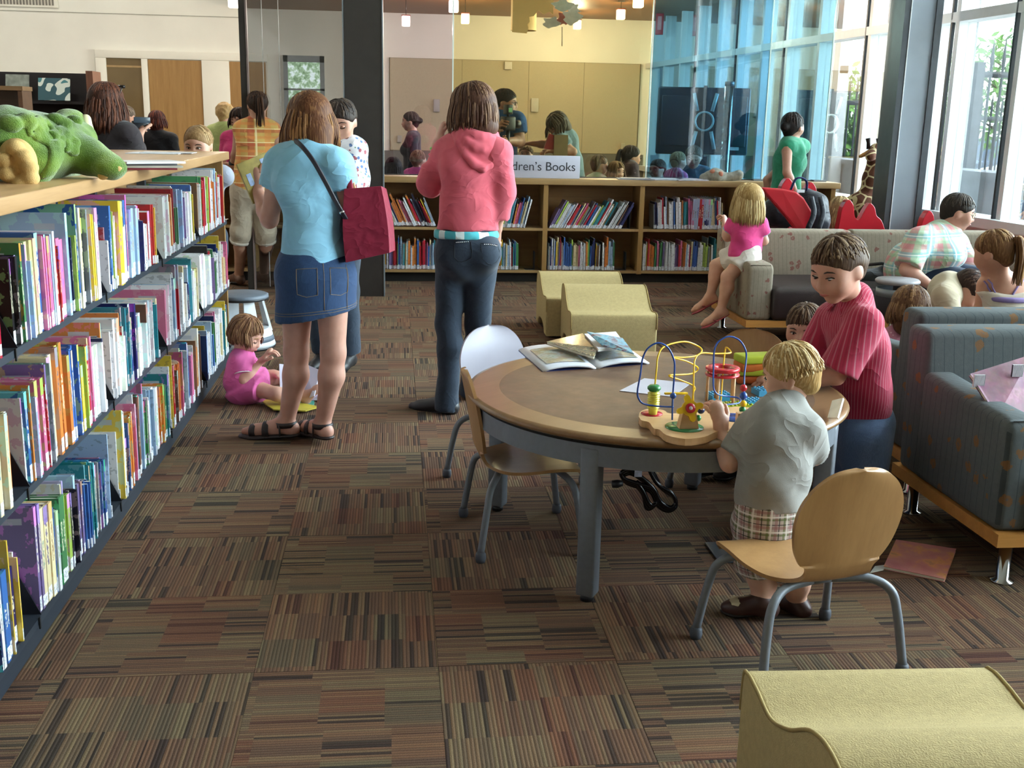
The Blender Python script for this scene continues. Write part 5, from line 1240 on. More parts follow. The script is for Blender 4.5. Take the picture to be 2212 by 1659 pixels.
# ---- boy in the red striped shirt
def boy_red():
    p = Person('boy in red striped shirt and jeans standing at the table', (at(1862, 930, 3.77).x, 3.77), 1.15, (-.95, -.2), 1.12, .222, vox=.0075, skin_col='#c39380', female=False)
    Y = 3.72
    pj(p, head=(1812, 580, Y), neck=(1848, 660, Y+.04), chest=(1855, 755, Y+.04), waist=(1862, 840, Y+.04), pelvis=(1862, 930, Y+.05), shL=(1868, 700, Y-.07), shR=(1800, 690, Y+.17), elL=(1806, 812, Y-.08), wrL=(1700, 818, Y-.02), elR=(1755, 780, Y+.2), wrR=(1690, 795, Y+.15), hipL=(1868, 950, Y-.03), hipR=(1845, 950, Y+.1), knL=(1866, 1090, Y-.03), knR=(1840, 1090, Y+.1))
    p.J['anL'] = Vector((p.J['knL'].x+.02, p.J['knL'].y, .06)); p.J['anR'] = Vector((p.J['knR'].x+.02, p.J['knR'].y+.02, .06))
    p.feet = {'L': nz((-1, -.1, -.05)), 'R': nz((-1, .2, -.05))}
    p.look = nz((-.86, -.40, -.34)); p.hup = nz((-.08, 0, 1)); p.fw = nz((-.95, -.15, 0)); p.rt = p.fw.cross(UPV)
    p.basic(child=True); p.hand('L', d=(-1, -.1, -.05), pn=(0, 0, -1), curl=.35); p.hand('R', d=(-1, 0, -.2), pn=(0, 0, -1), curl=.4); p.eyes(M_brow, half=True); p.bodymesh()
    g = SDF(); p.torso(g, .018, low=False); hem = p.J['pelvis']-UPV*.015
    g.cone(p.J['chest'], p.J['waist'], .112, .114, .03, flat=(p.fw, 1.2)); g.cone(p.J['waist'], p.J['pelvis']-UPV*.06, .114, .128, .03, flat=(p.fw, 1.2), cut=[(hem, (0, 0, -1))])
    p.arm(g, 'L', .028, .92, .010, flare=.014); p.arm(g, 'R', .028, .92, .012, flare=.012)
    g.cone(p.J['neck']-UPV*.012, p.J['neck']+UPV*.03, .062, .058, .02)
    M_rs = cloth('red_striped_cotton', '#a82a48', 'stripes', (('#b98890', 78, 0, .2, .5), ('#8a1f38', 78, .45, .3, .5)))
    p.part('shirt', g, M_rs, .003, 26, seed=8)
    for e in (-1, 1):
        c = p.J['neck']+p.fw*.045+p.rt*(.03*e)
        MB().add([x-p.base for x in (c+p.rt*(.03*e)-p.fw*.03+UPV*.045, c-p.rt*(.022*e)+p.fw*.02+UPV*.02, c+p.rt*(.012*e)+p.fw*.04-UPV*.03, c+p.rt*(.055*e)+p.fw*.01+UPV*.0)], [(0, 1, 2, 3)]).obj('collar', M_rs, p.root).modifiers.new('t', 'SOLIDIFY').thickness = .006
    g = SDF(); g.cone(p.J['pelvis']+UPV*.03, p.J['pelvis']-UPV*.03, .125, .125, .03, flat=(p.fw, 1.1))
    for n in 'LR': p.leg(g, n, .026, 2.0, .03, flare=.03)
    p.part('jeans', g, cloth('denim_boy', '#566b8e', 'denim'), .004, 26)
    p.shoes(plain('black_shoe', '#1c1a1c', .5), M_black)
    g = SDF(); p.haircap(g, .05, nape=-.22, face=(.57, -.17, .40, .40, .36)); mb = MB(); tn = []
    p.locks(mb, tn, 520, True, (58, 302), .0, .024, bangs=(150, 62, 72), seed=21, rad=1.10, start=(2, 70)); p.hair(hairmat('#4a3528', '#8a7258'), g, mb, tn)
boy_red()
# ---- little boy behind him
def boy_small():
    p = Person('small brown-haired boy half hidden behind the red striped shirt', (1.60, 4.42), .98, (-.6, -.8), 1.15, .19, vox=.009, skin_col='#c89c88', female=False)
    Y = 4.42
    pj(p, head=(1738, 708, Y), neck=(1748, 770, Y+.03), chest=(1752, 830, Y+.03), waist=(1756, 890, Y+.04), pelvis=(1760, 950, Y+.06), shL=(1790, 800, Y), shR=(1715, 800, Y+.05), elL=(1790, 860, Y-.03), wrL=(1760, 880, Y-.1), elR=(1700, 860, Y), wrR=(1690, 850, Y-.1), hipL=(1775, 960, Y+.05), hipR=(1745, 960, Y+.06), knL=(1765, 985, Y-.08), knR=(1725, 985, Y-.08))
    for n in 'LR': p.J['hip'+n].z = .40; p.J['kn'+n].z = .36; p.J['an'+n] = p.J['kn'+n]+Vector((-.02, -.02, -.30))
    p.J['pelvis'].z = .42
    p.J['anR'] = fl(1545, 1030)+UPV*.06; p.J['anL'] = fl(1600, 1032)+UPV*.06
    p.look = nz((-.55, -.8, -.2)); p.feet = {'L': nz((-.9, -.3, -.03)), 'R': nz((-.95, -.1, -.03))}
    p.basic(child=True); p.hand('L'); p.hand('R'); p.eyes(M_brow); p.bodymesh()
    g = SDF(); p.torso(g, .022); p.arm(g, 'L', .02, .9); p.arm(g, 'R', .02, .9); p.part('shirt', g, cloth('brick_red_shirt', '#9c3040'), .003)
    g = SDF(); g.cone(p.J['waist'], p.J['pelvis'], .11, .12, .03)
    for n in 'LR': p.leg(g, n, .02, 2)
    p.part('trousers', g, M_denimd, .003); p.shoes(plain('black_shoe', '#1c1a1c', .5), M_black)
    g = SDF(); p.haircap(g, .055, nape=-.22, face=(.55, -.18, .40, .40, .36)); mb = MB(); tn = []
    p.locks(mb, tn, 380, True, (55, 305), .0, .026, bangs=(110, 60, 76), seed=31, rad=1.11, start=(2, 70)); p.hair(hairmat('#3f2b20', '#7d654e'), g, mb, tn)
boy_small()
# ================================================================== THINGS ON THE TABLE, FLOOR AND SHELVES
M_bwood = wood('toy_birch', '#c79a68', '#dcb487', .45, 'X')
def toy(col, n): return plain('toy_'+n, col, .25, var=.04)
T_red = toy('#b8202c', 'red'); T_blue = toy('#2b4f9c', 'blue'); T_yel = toy('#e3b521', 'yellow'); T_grn = toy('#2f7d43', 'green'); T_lyel = toy('#e6dc54', 'pale_yellow')
def bead_maze():
    c0 = fl(1500, 915, TZ); t = thing('bead_maze', 'wooden bead maze toy with blue and yellow wires on the table', 'toy', c0)
    L = lambda v: Vector(v)-c0
    zt = TZ+.022
    out = [L(fl(x, y, zt)) for x, y in ((1380, 900), (1384, 889), (1405, 882), (1434, 886), (1448, 893), (1500, 890), (1545, 885), (1590, 878), (1640, 885), (1668, 905), (1655, 925), (1610, 938), (1560, 930), (1540, 936), (1520, 944), (1480, 948), (1440, 940), (1425, 928), (1412, 925), (1402, 912), (1386, 908))]
    out = [(p.x, p.y) for p in spline(out+[out[0]], 3)[:-1]]
    MB().prism(out, .001, .022).obj('base', M_bwood, t)
    disc = lambda px, py, r, m, z=zt: MB().lathe([(0, .0), (r, 0), (r, .0025), (0, .0025)], 32, c=L(fl(px, py, z))).obj('disc', m, t)
    disc(1408, 894, .034, T_red); disc(1478, 923, .058, T_grn); disc(1588, 903, .05, T_blue); disc(1612, 930, .03, T_yel)
    # bellows column
    c = L(fl(1410, 896, zt)); prof = [(.013, 0), (.015, .02)]
    for i in range(7): z = .022+i*.0075; prof += [(.0145, z), (.0195, z+.002), (.0195, z+.004), (.0145, z+.006)]
    MB().lathe(prof+[(.014, .078)], 20, c=c).obj('bellows', T_lyel, t)
    MB().lathe([(0, .076), (.015, .077), (.021, .084), (.021, .090), (.015, .096), (0, .097)], 24, c=c).obj('ring', T_grn, t)
    def wire(pts, m, Y, r=.0028):
        MB().tube([L(at(x, y, Y_ if Y_ else Y)) for x, y, Y_ in [(q+(None,))[:3] if len(q) == 2 else q for q in pts]] if False else [L(q) for q in spline([at(q[0], q[1], q[2] if len(q) > 2 else Y) for q in pts], 6)], r, 8).obj('wire', m, t)
    Y1 = 3.17
    wire([(1452, 908), (1453, 860), (1457, 800), (1455, 775), (1442, 750), (1421, 741), (1400, 752), (1388, 775), (1383, 810), (1377, 845), (1380, 862), (1392, 873), (1425, 878), (1455, 879)], T_blue, Y1)
    wire([(1606, 900, 3.2), (1607, 850, 3.22), (1608, 810, 3.25), (1612, 775, 3.27), (1610, 755, 3.27), (1597, 735, 3.28), (1575, 727, 3.28), (1553, 737, 3.28), (1543, 757, 3.28), (1541, 800, 3.28), (1541, 835, 3.28), (1549, 851, 3.28), (1570, 856, 3.3), (1592, 859, 3.3), (1600, 866, 3.27), (1590, 872, 3.25), (1553, 875, 3.22)], T_blue, 3.25)
    wire([(1414, 840, 3.27), (1418, 800, 3.28), (1422, 768, 3.3), (1436, 748, 3.32), (1478, 738, 3.36), (1508, 748, 3.38), (1516, 758, 3.36), (1505, 768, 3.33), (1480, 772, 3.3), (1452, 772, 3.28), (1482, 780, 3.3), (1505, 792, 3.34), (1506, 800, 3.36), (1490, 808, 3.34), (1445, 811, 3.28), (1470, 821, 3.3), (1496, 832, 3.33), (1501, 840, 3.33), (1498, 847, 3.3), (1495, 870, 3.28)], T_yel, 3.3)
    wire([(1497, 870, 3.28), (1499, 800, 3.3), (1502, 775, 3.32), (1515, 763, 3.34), (1545, 764, 3.36), (1575, 763, 3.38), (1578, 759, 3.4), (1570, 751, 3.42), (1566, 757, 3.42), (1562, 800, 3.40), (1556, 880, 3.36)], T_yel, 3.35)
    # red drum on dowels
    bc = L(at(1561, 800, 3.38)); bz = bc.z; bc = Vector((bc.x, bc.y, 0))
    MB().lathe([(.024, bz), (.024, bz+.012), (.054, bz+.012), (.056, bz+.010), (.056, bz+.002), (.054, bz)], 40, c=bc, caps=False).obj('drum_top', T_red, t)
    MB().lathe([(.024, bz-.016), (.024, bz-.010), (.056, bz-.010), (.056, bz-.016), (.024, bz-.016)], 40, c=bc, caps=False).obj('drum_plate', T_red, t)
    for a in np.linspace(0, 2*PI, 6)[:-1]:
        q = bc+Vector((.046*math.cos(a+.4), .046*math.sin(a+.4), 0)); MB().tube([q+Vector((0, 0, .024)), q+Vector((0, 0, bz))], .005, 10).obj('dowel', M_bwood, t)
    # beads
    for i, (x, y, m, r) in enumerate(((1606, 838, T_red, .0115), (1606, 855, T_blue, .0125), (1606, 872, T_yel, .011), (1604, 885, T_grn, .011), (1454, 855, T_blue, .010), (1508, 903, T_grn, .010), (1514, 886, toy('#22284e', 'navy'), .012))):
        MB().sphere(L(at(x, y, 3.21 if x > 1600 else 3.16)), r, 16, 10).obj('bead', m, t)
    # pinwheel on its block
    c = L(fl(1485, 925, zt)); M_b = M_bwood
    vs = [c+Vector(q) for q in ((-.03, -.018, .003), (.03, -.018, .003), (.03, .018, .003), (-.03, .018, .003), (-.018, -.014, .065), (.018, -.014, .065), (.018, .014, .065), (-.018, .014, .065))]
    MB().add(vs, [(0, 3, 2, 1), (4, 5, 6, 7), (0, 1, 5, 4), (1, 2, 6, 5), (2, 3, 7, 6), (3, 0, 4, 7)]).obj('block', M_b, t)
    pc = L(at(1490, 882, 3.055)); pts = []
    for i in range(48):
        a = 2*PI*i/48; r = .024+.018*max(0, math.cos(2*(a-.25)*2)) ** .7 if math.cos(4*(a-.25)) > 0 else .024
        pts.append((r*math.cos(a), r*math.sin(a)))
    M = Matrix(((1, 0, 0, pc.x), (0, 0, -1, pc.y), (0, 1, 0, pc.z), (0, 0, 0, 1))) @ Matrix.Rotation(-.3, 4, 'X')
    MB().prism(pts, -.005, .005, M).obj('pinwheel', T_yel, t)
    MB().lathe([(0, .005), (.015, .005), (.015, .010), (.008, .012), (0, .012)], 20, M=M).obj('hub', T_red, t)
    MB().lathe([(0, .012), (.006, .012), (.005, .016), (0, .016)], 14, M=M).obj('axle_cap', plain('toy_white', '#e9e4e0', .4), t)
    c = L(fl(1598, 926, zt)); MB().box(c.x-.012, c.x+.012, c.y-.012, c.y+.012, c.z, c.z+.05).obj('post', M_b, t)
    q = L(at(1605, 897, 3.12)); MB().rbox(q.x, q.x+.05, q.y-.008, q.y+.008, q.z-.008, q.z+.006, .003).obj('lever', T_red, t)
    q = L(at(1438, 850, 3.2)); MB().rbox(q.x-.004, q.x+.07, q.y-.006, q.y+.006, q.z-.003, q.z+.003, .002).obj('paddle', T_yel, t)
bead_maze()
def printmat(name, stops, scale=8, rough=.25, metal=0):
    g = N(name); v = g.coord(); n = g.noise(v, scale, 4, .65, 1); n2 = g.noise(v, scale*1.7, 3, .6)
    return g.fin(g.mix(.16, g.ramp(n2, stops), n), rough, metal)
def slab(name, label, pts, th, mat, cat='book', pages=True):
    """flat book through four table points"""
    c = sum(pts, Vector())/4; t = thing(name, label, cat, c)
    P = [p-c for p in pts]; up = (P[1]-P[0]).cross(P[3]-P[0]).normalized(); up = up if up.z > 0 else -up
    def lay(a, b, s_): return [p*s_+up*a for p in P]+[p*s_+up*b for p in P]
    F_ = [(3, 2, 1, 0), (4, 5, 6, 7), (0, 1, 5, 4), (1, 2, 6, 5), (2, 3, 7, 6), (3, 0, 4, 7)]
    MB().add(lay(0, th*.12, 1), F_).add(lay(th*.88, th, 1), F_).obj('cover', mat, t)
    MB().add(lay(th*.12, th*.88, .975), F_).obj('pages', M_page, t)
    return t
z = TZ+.001
# big open picture book under the others
c0 = fl(1270, 775, z); t = thing('open_picture_book', 'large open picture book lying at the far left of the table', 'book', c0)
A, B_, C_, D_ = fl(1120, 757, z), fl(1172, 803, z), fl(1403, 786, z), fl(1345, 745, z)
m0, m1 = (A+D_)/2, fl(1288, 797, z)
M_pic = printmat('nature_print', [(.3, '#5b6248'), (.45, '#7d6a44'), (.55, '#8c9aa0'), (.7, '#4c5f52')], 18, .3)
for nm, q in (('left', (A, B_, m1, m0)), ('right', (m0, m1, C_, D_))):
    n = 8; mb = MB(); vs = []
    for i in range(n+1):
        u = i/n; h_ = .004+.016*math.sin(PI*u)**.6*(1 if True else 0)
        for w_ in (0, 1):
            p0 = q[0]*(1-u)+q[3]*u; p1 = q[1]*(1-u)+q[2]*u; vs.append((p0 if w_ == 0 else p1)+UPV*h_-c0)
    mb.add(vs, [(2*i, 2*i+1, 2*i+3, 2*i+2) for i in range(n)], True); o = mb.obj('page_spread', plain('page_bright', '#dcdce4', .5, var=.03), t); o.modifiers.new('t', 'SOLIDIFY').thickness = .008
    vs2 = []
    for i in range(n+1):
        u = .14+.72*i/n; h_ = .0065+.016*math.sin(PI*u)**.6
        for w_ in (.18, .86): p0 = q[0]*(1-u)+q[3]*u; p1 = q[1]*(1-u)+q[2]*u; vs2.append(p0*(1-w_)+p1*w_+UPV*h_-c0)
    MB().add(vs2, [(2*i, 2*i+1, 2*i+3, 2*i+2) for i in range(n)], True).obj('printed_picture', M_pic, t)
MB().add([x-c0 for x in (A, B_, C_, D_)], [(0, 1, 2, 3)]).obj('cover', plain('blue_cover', '#2c3f86', .35), t).modifiers.new('t', 'SOLIDIFY').thickness = .003
# silver book and blue open book on top
zz = TZ+.026
slab('silver_book', 'shiny silver-brown picture book on top of the open book', [fl(1180, 744, zz+.01), fl(1283, 777, zz), fl(1290, 757, zz+.012), fl(1258, 726, zz+.012)], .012, printmat('foil_cover', [(.35, '#6e5a44'), (.5, '#a58d66'), (.6, '#4c5a4a'), (.7, '#c9b48a')], 22, .15, .5))
zz = TZ+.045
t2 = slab('blue_book', 'blue illustrated book with lifted cover on the book pile', [fl(1262, 727, zz), fl(1292, 760, zz), fl(1352, 752, zz), fl(1330, 722, zz)], .012, plain('white_page', '#d5d3da', .5))
c = t2.location; P = [fl(1268, 716, zz+.05), fl(1300, 745, zz+.02), fl(1370, 764, zz+.01), fl(1345, 730, zz+.02)]
MB().add([x-c for x in P], [(0, 1, 2, 3)]).obj('lifted_cover', printmat('blue_art', [(.35, '#2d6f96'), (.5, '#79b4c9'), (.6, '#7a3c44'), (.7, '#24455e')], 20, .3), t2).modifiers.new('t', 'SOLIDIFY').thickness = .003
# sheet with pen tray lines
P = [fl(1338, 845, z), fl(1392, 818, z), fl(1492, 829, z), fl(1452, 858, z)]; c = sum(P, Vector())/4
t = thing('paper_card', 'pale grey card with white strips on the table by the maze', 'card', c)
MB().add([x-c for x in P], [(0, 1, 2, 3)]).obj('sheet', plain('card_grey', '#c3bfcc', .6, var=.03), t).modifiers.new('t', 'SOLIDIFY').thickness = .002
for a in (.12, .48, .82):
    q0 = P[0]*(1-a)+P[3]*a; q1 = P[1]*(1-a)+P[2]*a; MB().tube([q0*.92+q1*.08-c+UPV*.001, q0*.1+q1*.9-c+UPV*.001], .0025, 4, flat=.4).obj('strip', plain('white_strip', '#ecebf2', .5), t)
# foam blocks
for i, (col, dz) in enumerate((('#c2602a', 0), ('#a8b12c', .03), ('#cb6a26', .045), ('#b2bd31', .075))):
    b0 = at(1628, 805, 3.75); o = MB().rbox(-.065, .085, -.045, .045, 0, .028 if dz != .045 else .03, .007).obj('foam_block', plain('foam_'+col[1:], col, .8)); o.location = (b0.x, b0.y, TZ+.001+dz); o.rotation_euler = (0, 0, -.15+.1*i)
    tag(o, ('orange foam block at the bottom of the little stack', 'lime foam block second from the bottom', 'wide orange foam block second from the top', 'lime foam block on top of the little stack')[i], 'foam block', 'stacked foam blocks on the table')
# building-brick plates
for nm, px, py, col, w_, lab in (('brick_plate', 1552, 862, '#3f8fb4', .075, 'pale blue studded brick plate behind the bead maze'), ('brick_plate', 1625, 876, '#3f8fb4', .06, 'pale blue studded brick plate by the toddlers hand'), ('brick_plate', 1590, 880, '#9aa82c', .10, 'lime studded brick plate under the blue ones'), ('brick_plate', 1645, 852, '#4a93b8', .05, 'pale blue brick plate near the boys hand')):
    q = fl(px, py, TZ+.001); t = thing(nm, lab, 'toy brick', q, .15, 'studded brick plates'); h_ = .012 if '#9' in col else .02
    MB().box(-w_/2, w_/2, -.03, .03, 0, h_).obj('plate', toy(col, 'brick'+col[1:]), t)
    st = MB().lathe([(.0045, 0), (.0045, .004), (0, .004)], 8).mesh('stud'); st.materials.append(toy(col, 'brick'+col[1:]))
    for i in range(int(w_/.014)):
        for j in range(4): o = link('stud', st, None, t); o.location = (-w_/2+.008+i*.0145, -.022+j*.0145, h_)
# white open book on the right rim of the table
slab('white_book', 'thin white book leaning at the right rim of the table', [fl(1790, 905, TZ+.004), fl(1800, 868, TZ+.02), fl(1824, 862, TZ+.05), fl(1812, 905, TZ+.03)], .006, plain('white_cover', '#d9dcd9', .4))
# ---- floor things
def cord():
    c0 = fl(1400, 1080, 0); t = thing('extension_cord', 'black coiled extension cord hanging under the round table', 'cord', c0)
    for k in range(3):
        pts = [at(x+dx*k, y+4*k, 3.55+.02*k) for x, y, dx in ((1400, 1010, 5), (1420, 1045, 4), (1450, 1065, 2), (1460, 1085, 0), (1448, 1096, -2), (1428, 1085, -3), (1410, 1055, -2), (1380, 1045, 0), (1350, 1035, 2), (1342, 1022, 2), (1358, 1015, 2), (1385, 1030, 2), (1415, 1060, 2), (1420, 1085, -4), (1405, 1090, -4), (1390, 1062, 0), (1375, 1040, 0))]
        MB().tube([q-c0 for q in spline(pts, 5)], .0075, 8).obj('cable', plain('glossy_black_cable', '#0d0e14', .2), t)
    q = at(1345, 1044, 3.55)-c0; q2 = at(1322, 1046, 3.55)-c0; MB().tube([q, (q+q2)/2, q2], [.010, .016, .013], 8).obj('plug', M_black, t)
    q = at(1379, 1017, 3.52)-c0; MB().box(q.x-.013, q.x+.013, q.y-.001, q.y+.001, q.z-.022, q.z+.022).obj('care_label', plain('white_tag', '#a9adc2', .6, var=.2, scale=120), t)
    q = at(1400, 1000, 3.57)-c0; MB().rbox(q.x-.08, q.x+.08, q.y-.03, q.y+.03, q.z, q.z+.045, .01).obj('power_strip', M_black, t)
    MB().box(q.x-.12, q.x+.12, q.y-.05, q.y+.05, q.z+.045, .53).obj('cable_tray', M_greym, t)
cord()
q = fl(1570, 1195, 0); o = MB().rbox(-.055, .075, -.09, .09, 0, .008, .003).obj('floor_box', plain('floor_box_steel', '#59606b', .4, metal=.5)); o.location = q; tag(o, 'grey metal floor socket cover in the carpet under the chair', 'floor socket')
t = slab('pink_book', 'pink and orange picture book lying on the carpet by the chair', [fl(1908, 1230, .001), fl(2040, 1258, .001), fl(2065, 1192, .001), fl(1935, 1172, .001)], .012, printmat('pink_orange_print', [(.3, '#b8505c'), (.5, '#c46a68'), (.62, '#d98a3c'), (.72, '#5a2a34')], 7, .35))
t = slab('thin_white_booklet', 'thin white booklet poking out from beneath the pink book', [fl(1880, 1238, .001), fl(1908, 1232, .001), fl(1915, 1222, .001), fl(1890, 1225, .001)], .004, plain('white_cover', '#d9dcd9', .4))
# big pink book on the armchair
t = slab('pink_storybook', 'big pink storybook leaning on the slate armchair', [at(2092, 812, 3.46), at(2150, 905, 3.34), at(2262, 900, 3.40), at(2225, 770, 3.52)], .014, printmat('pink_story_print', [(.35, '#6d1a42'), (.5, '#7c2850'), (.6, '#94486a'), (.7, '#561026')], 9, .6))
for a in ((2112, 822, 3.43), (2195, 800, 3.45)):
    q = at(*a)-t.location; MB().box(q.x-.02, q.x+.02, q.y-.012, q.y-.004, q.z-.02, q.z+.022).obj('barcode_sticker', (lambda g: g.fin(g.mix(g.math('GREATER_THAN', g.math('FRACT', g.math('MULTIPLY', g.n('SeparateXYZ', {0: g.coord()}).outputs[0], 220)), .5), lin('#e6e2e8'), lin('#4a4450')), .4))(N('barcode')), t)
# ---- things on the long bookcase
c0 = at(300, 352, 5.0); zt = ZT+.001
for i, (px, py, dx, dy, w_, d_, col, lab) in enumerate(((305, 368, 0, 0, .22, .17, '#7d2f3a', 'maroon edged magazine at the bottom of the pile on the long bookcase'), (303, 368, .01, .01, .23, .18, '#b5b0a4', 'pale magazine second in the pile on the long bookcase'), (300, 368, -.01, .02, .22, .18, '#6d6a70', 'grey magazine third in the pile on the long bookcase'), (302, 368, .015, .0, .23, .17, '#d9d8de', 'white magazine on top of the pile on the long bookcase'))):
    q = fl(px, py, ZT); t = thing('magazine', lab, 'magazine', (q.x+dx, q.y+dy+.1, zt+i*.008), .25+.1*i, 'magazines piled on the long bookcase')
    MB().box(-w_/2, w_/2, -d_/2, d_/2, 0, .0075).obj('cover', plain('mag_'+col[1:], col, .4, var=.1), t); MB().box(-w_/2-.001, w_/2+.001, -d_/2+.002, d_/2-.002, .0015, .006).obj('pages', M_page, t)
q = fl(345, 330, ZT+.001); o = MB().box(-.14, .14, -.11, .11, 0, .003).box(-.08, .2, -.04, .12, .003, .006).obj('loose_papers', plain('paper_white', '#dcdde4', .6)); o.location = (q.x, q.y-.1, zt); tag(o, 'loose white papers near the far end of the long bookcase', 'paper')
# ---- plush green beast lying on the long bookcase
def plush():
    b0 = fl(60, 398, ZT); t = thing('plush_crocodile', 'big green plush animal with tan paws sprawled on the long bookcase', 'plush toy', (-1.3, 3.75, ZT))
    b0 = Vector(t.location); g = SDF(); Y = 3.75
    A_ = lambda x, y, Y_: at(x, y, Y_)
    g.chain([A_(-60, 330, 3.55), A_(20, 310, 3.65), A_(90, 318, 3.8), A_(140, 322, 3.95), A_(172, 300, 4.05)], [.10, .105, .10, .085, .06], .05)
    g.ell(A_(15, 285, 3.8), np.eye(3), (.10, .12, .07), .04)
    g.ell(A_(150, 262, 4.1), np.eye(3), (.055, .07, .045), .03); g.ell(A_(110, 280, 4.0), np.eye(3), (.06, .06, .05), .03)
    for x, y, Y_, r in ((22, 268, 3.62, .035), (50, 264, 3.66, .032), (70, 258, 3.8, .03), (100, 300, 3.78, .03), (120, 305, 3.82, .03), (140, 270, 3.86, .032), (125, 262, 3.9, .03)): g.ell(A_(x, y, Y_), np.eye(3), (r, r, r*.8), .015)
    rs = random.Random(4)
    g.chain([A_(150, 318, 3.85), A_(190, 338, 3.83), A_(222, 352, 3.8), A_(243, 362, 3.78)], [.065, .058, .042, .04], .03); g.ell(A_(238, 362, 3.78), np.eye(3), (.05, .05, .03), .02)
    for k in range(4): g.chain([A_(100+k*6, 300+k*6, 3.66+.02*k), A_(104+k*4, 340, 3.62+.02*k), A_(78+k*6, 385-k*4, 3.63+.02*k)], [.012, .016, .010], .01)
    g.chain([A_(90, 318, 3.68), A_(80, 355, 3.62), A_(68, 395, 3.60)], [.06, .055, .03], .03)
    P_, F_ = g.mesh(.009, .0015, 90)
    g2 = N('green_plush'); v = g2.coord(); g2.bump(g2.noise(v, 260, 2), .7, .006); M_pl = g2.fin(g2.ramp(g2.noise(v, 9, 4), [(.3, '#3a5219'), (.5, '#5c7a28'), (.72, '#829a42')]), .9, spec=.15, **{'Sheen Weight': .5})
    bo = sdf_obj('body', P_, F_, M_pl, t, b0)
    # warty scales and wrinkles sewn on the visible surface
    from mathutils.bvhtree import BVHTree
    bv = BVHTree.FromPolygons([tuple(q) for q in P_], [tuple(int(i) for i in f) for f in F_]); cz = Vector((0, 0, CAMZ)); g = SDF()
    def hit(x, y):
        d = (at(x, y, 3.0)-cz).normalized(); return bv.ray_cast(cz, d)[0]
    for i in range(170):
        x = rs.uniform(60, 165); y = rs.uniform(258, 332)
        if abs((y-262)-(x-60)*.62) > 26: continue
        q = hit(x, y)
        if q is not None: r = rs.uniform(.010, .017); g.ell(q, np.eye(3), (r, r, r*.9), .004)
    for x, y, r in ((20, 268, .04), (55, 262, .036), (135, 268, .034), (118, 258, .03), (160, 262, .03)):
        q = hit(x, y)
        if q is not None: g.ell(q, np.eye(3), (r, r*.7, r*.75), .01)
    for k in range(4):
        pts = [hit(104+k*8, 306+k*5), hit(112+k*6, 335+k*2), hit(106+k*5, 360), hit(92+k*5, 382-k*2)]
        pts = [q for q in pts if q is not None]
        if len(pts) > 2: pts = spline(pts, 4); g.chain(pts, [.010]*len(pts), .006)
    P_, F_ = g.mesh(.007, 0); sdf_obj('warts', P_, F_, M_pl, t, b0)['kind'] = 'stuff'
    g = SDF(); g.ell(A_(38, 352, 3.52), np.eye(3), (.058, .05, .075), .02)
    for x, y in ((16, 376), (52, 338), (64, 362), (66, 385), (32, 318), (10, 345), (45, 396)): g.ell(A_(x, y, 3.475), np.eye(3), (.027, .03, .024), .004)
    P_, F_ = g.mesh(.007, 0); sdf_obj('paw_pad', P_, F_, plain('tan_plush', '#c9a468', .9, var=.1, bump=.5, bscale=300), t, b0)
    g = SDF(); g.cone(A_(222, 378, 3.765), A_(254, 364, 3.755), .018, .016, .02); P_, F_ = g.mesh(.007, 0); sdf_obj('claw_pad', P_, F_, plain('tan_plush', '#c9a468', .9), t, b0)
    g = SDF(); g.chain([A_(185, 258, 4.1), A_(188, 290, 4.08), A_(186, 315, 4.05)], [.02, .024, .014], .02); P_, F_ = g.mesh(.008, 0); sdf_obj('belly_trim', P_, F_, plain('cream_plush', '#d9d0a8', .9), t, b0)
plush()
# ---- things on the rear counter
c = at(1552, 385, 10.15); pb = thing('knitted_puppet', 'grey striped knitted puppet lying on the rear counter', 'puppet', (c.x, 10.15, CZ))
g = SDF(); b0 = Vector(pb.location); g.chain([at(1522, 385, 10.15), at(1545, 380, 10.15), at(1575, 384, 10.15), at(1595, 378, 10.15)], [.05, .07, .04, .05], .03); P_, F_ = g.mesh(.015, .004, 60); sdf_obj('body', P_, F_, plain('knit_grey', '#8d8a80', .9, var=.3, scale=30), pb, b0)
g = SDF(); g.ell(at(1540, 372, 10.12), np.eye(3), (.035, .035, .03), .02); g.ell(at(1556, 376, 10.1), np.eye(3), (.03, .03, .03), .02); P_, F_ = g.mesh(.012, 0); sdf_obj('face', P_, F_, plain('knit_salmon', '#b5735c', .9), pb, b0)
for i, (px, w_, lab, col) in enumerate(((1372, .34, 'magazine lying flat beside the sign', '#8f8f98'), (1440, .4, 'open white magazine on the rear counter', '#b9bcc8'), (1490, .3, 'pale booklet near the knitted puppet', '#c9c6d2'))):
    q = at(px, 385, 10.14); o = MB().box(-w_/2, w_/2, -.1, .1, 0, .008).box(-w_/2+.03, w_/2-.05, -.08, .11, .008, .013).obj('counter_magazine', plain('cm'+col[1:], col, .5, var=.15, scale=20)); o.location = (q.x, 10.13, CZ+.001); o.rotation_euler = (0, 0, .1*i-.1); tag(o, lab, 'magazine')
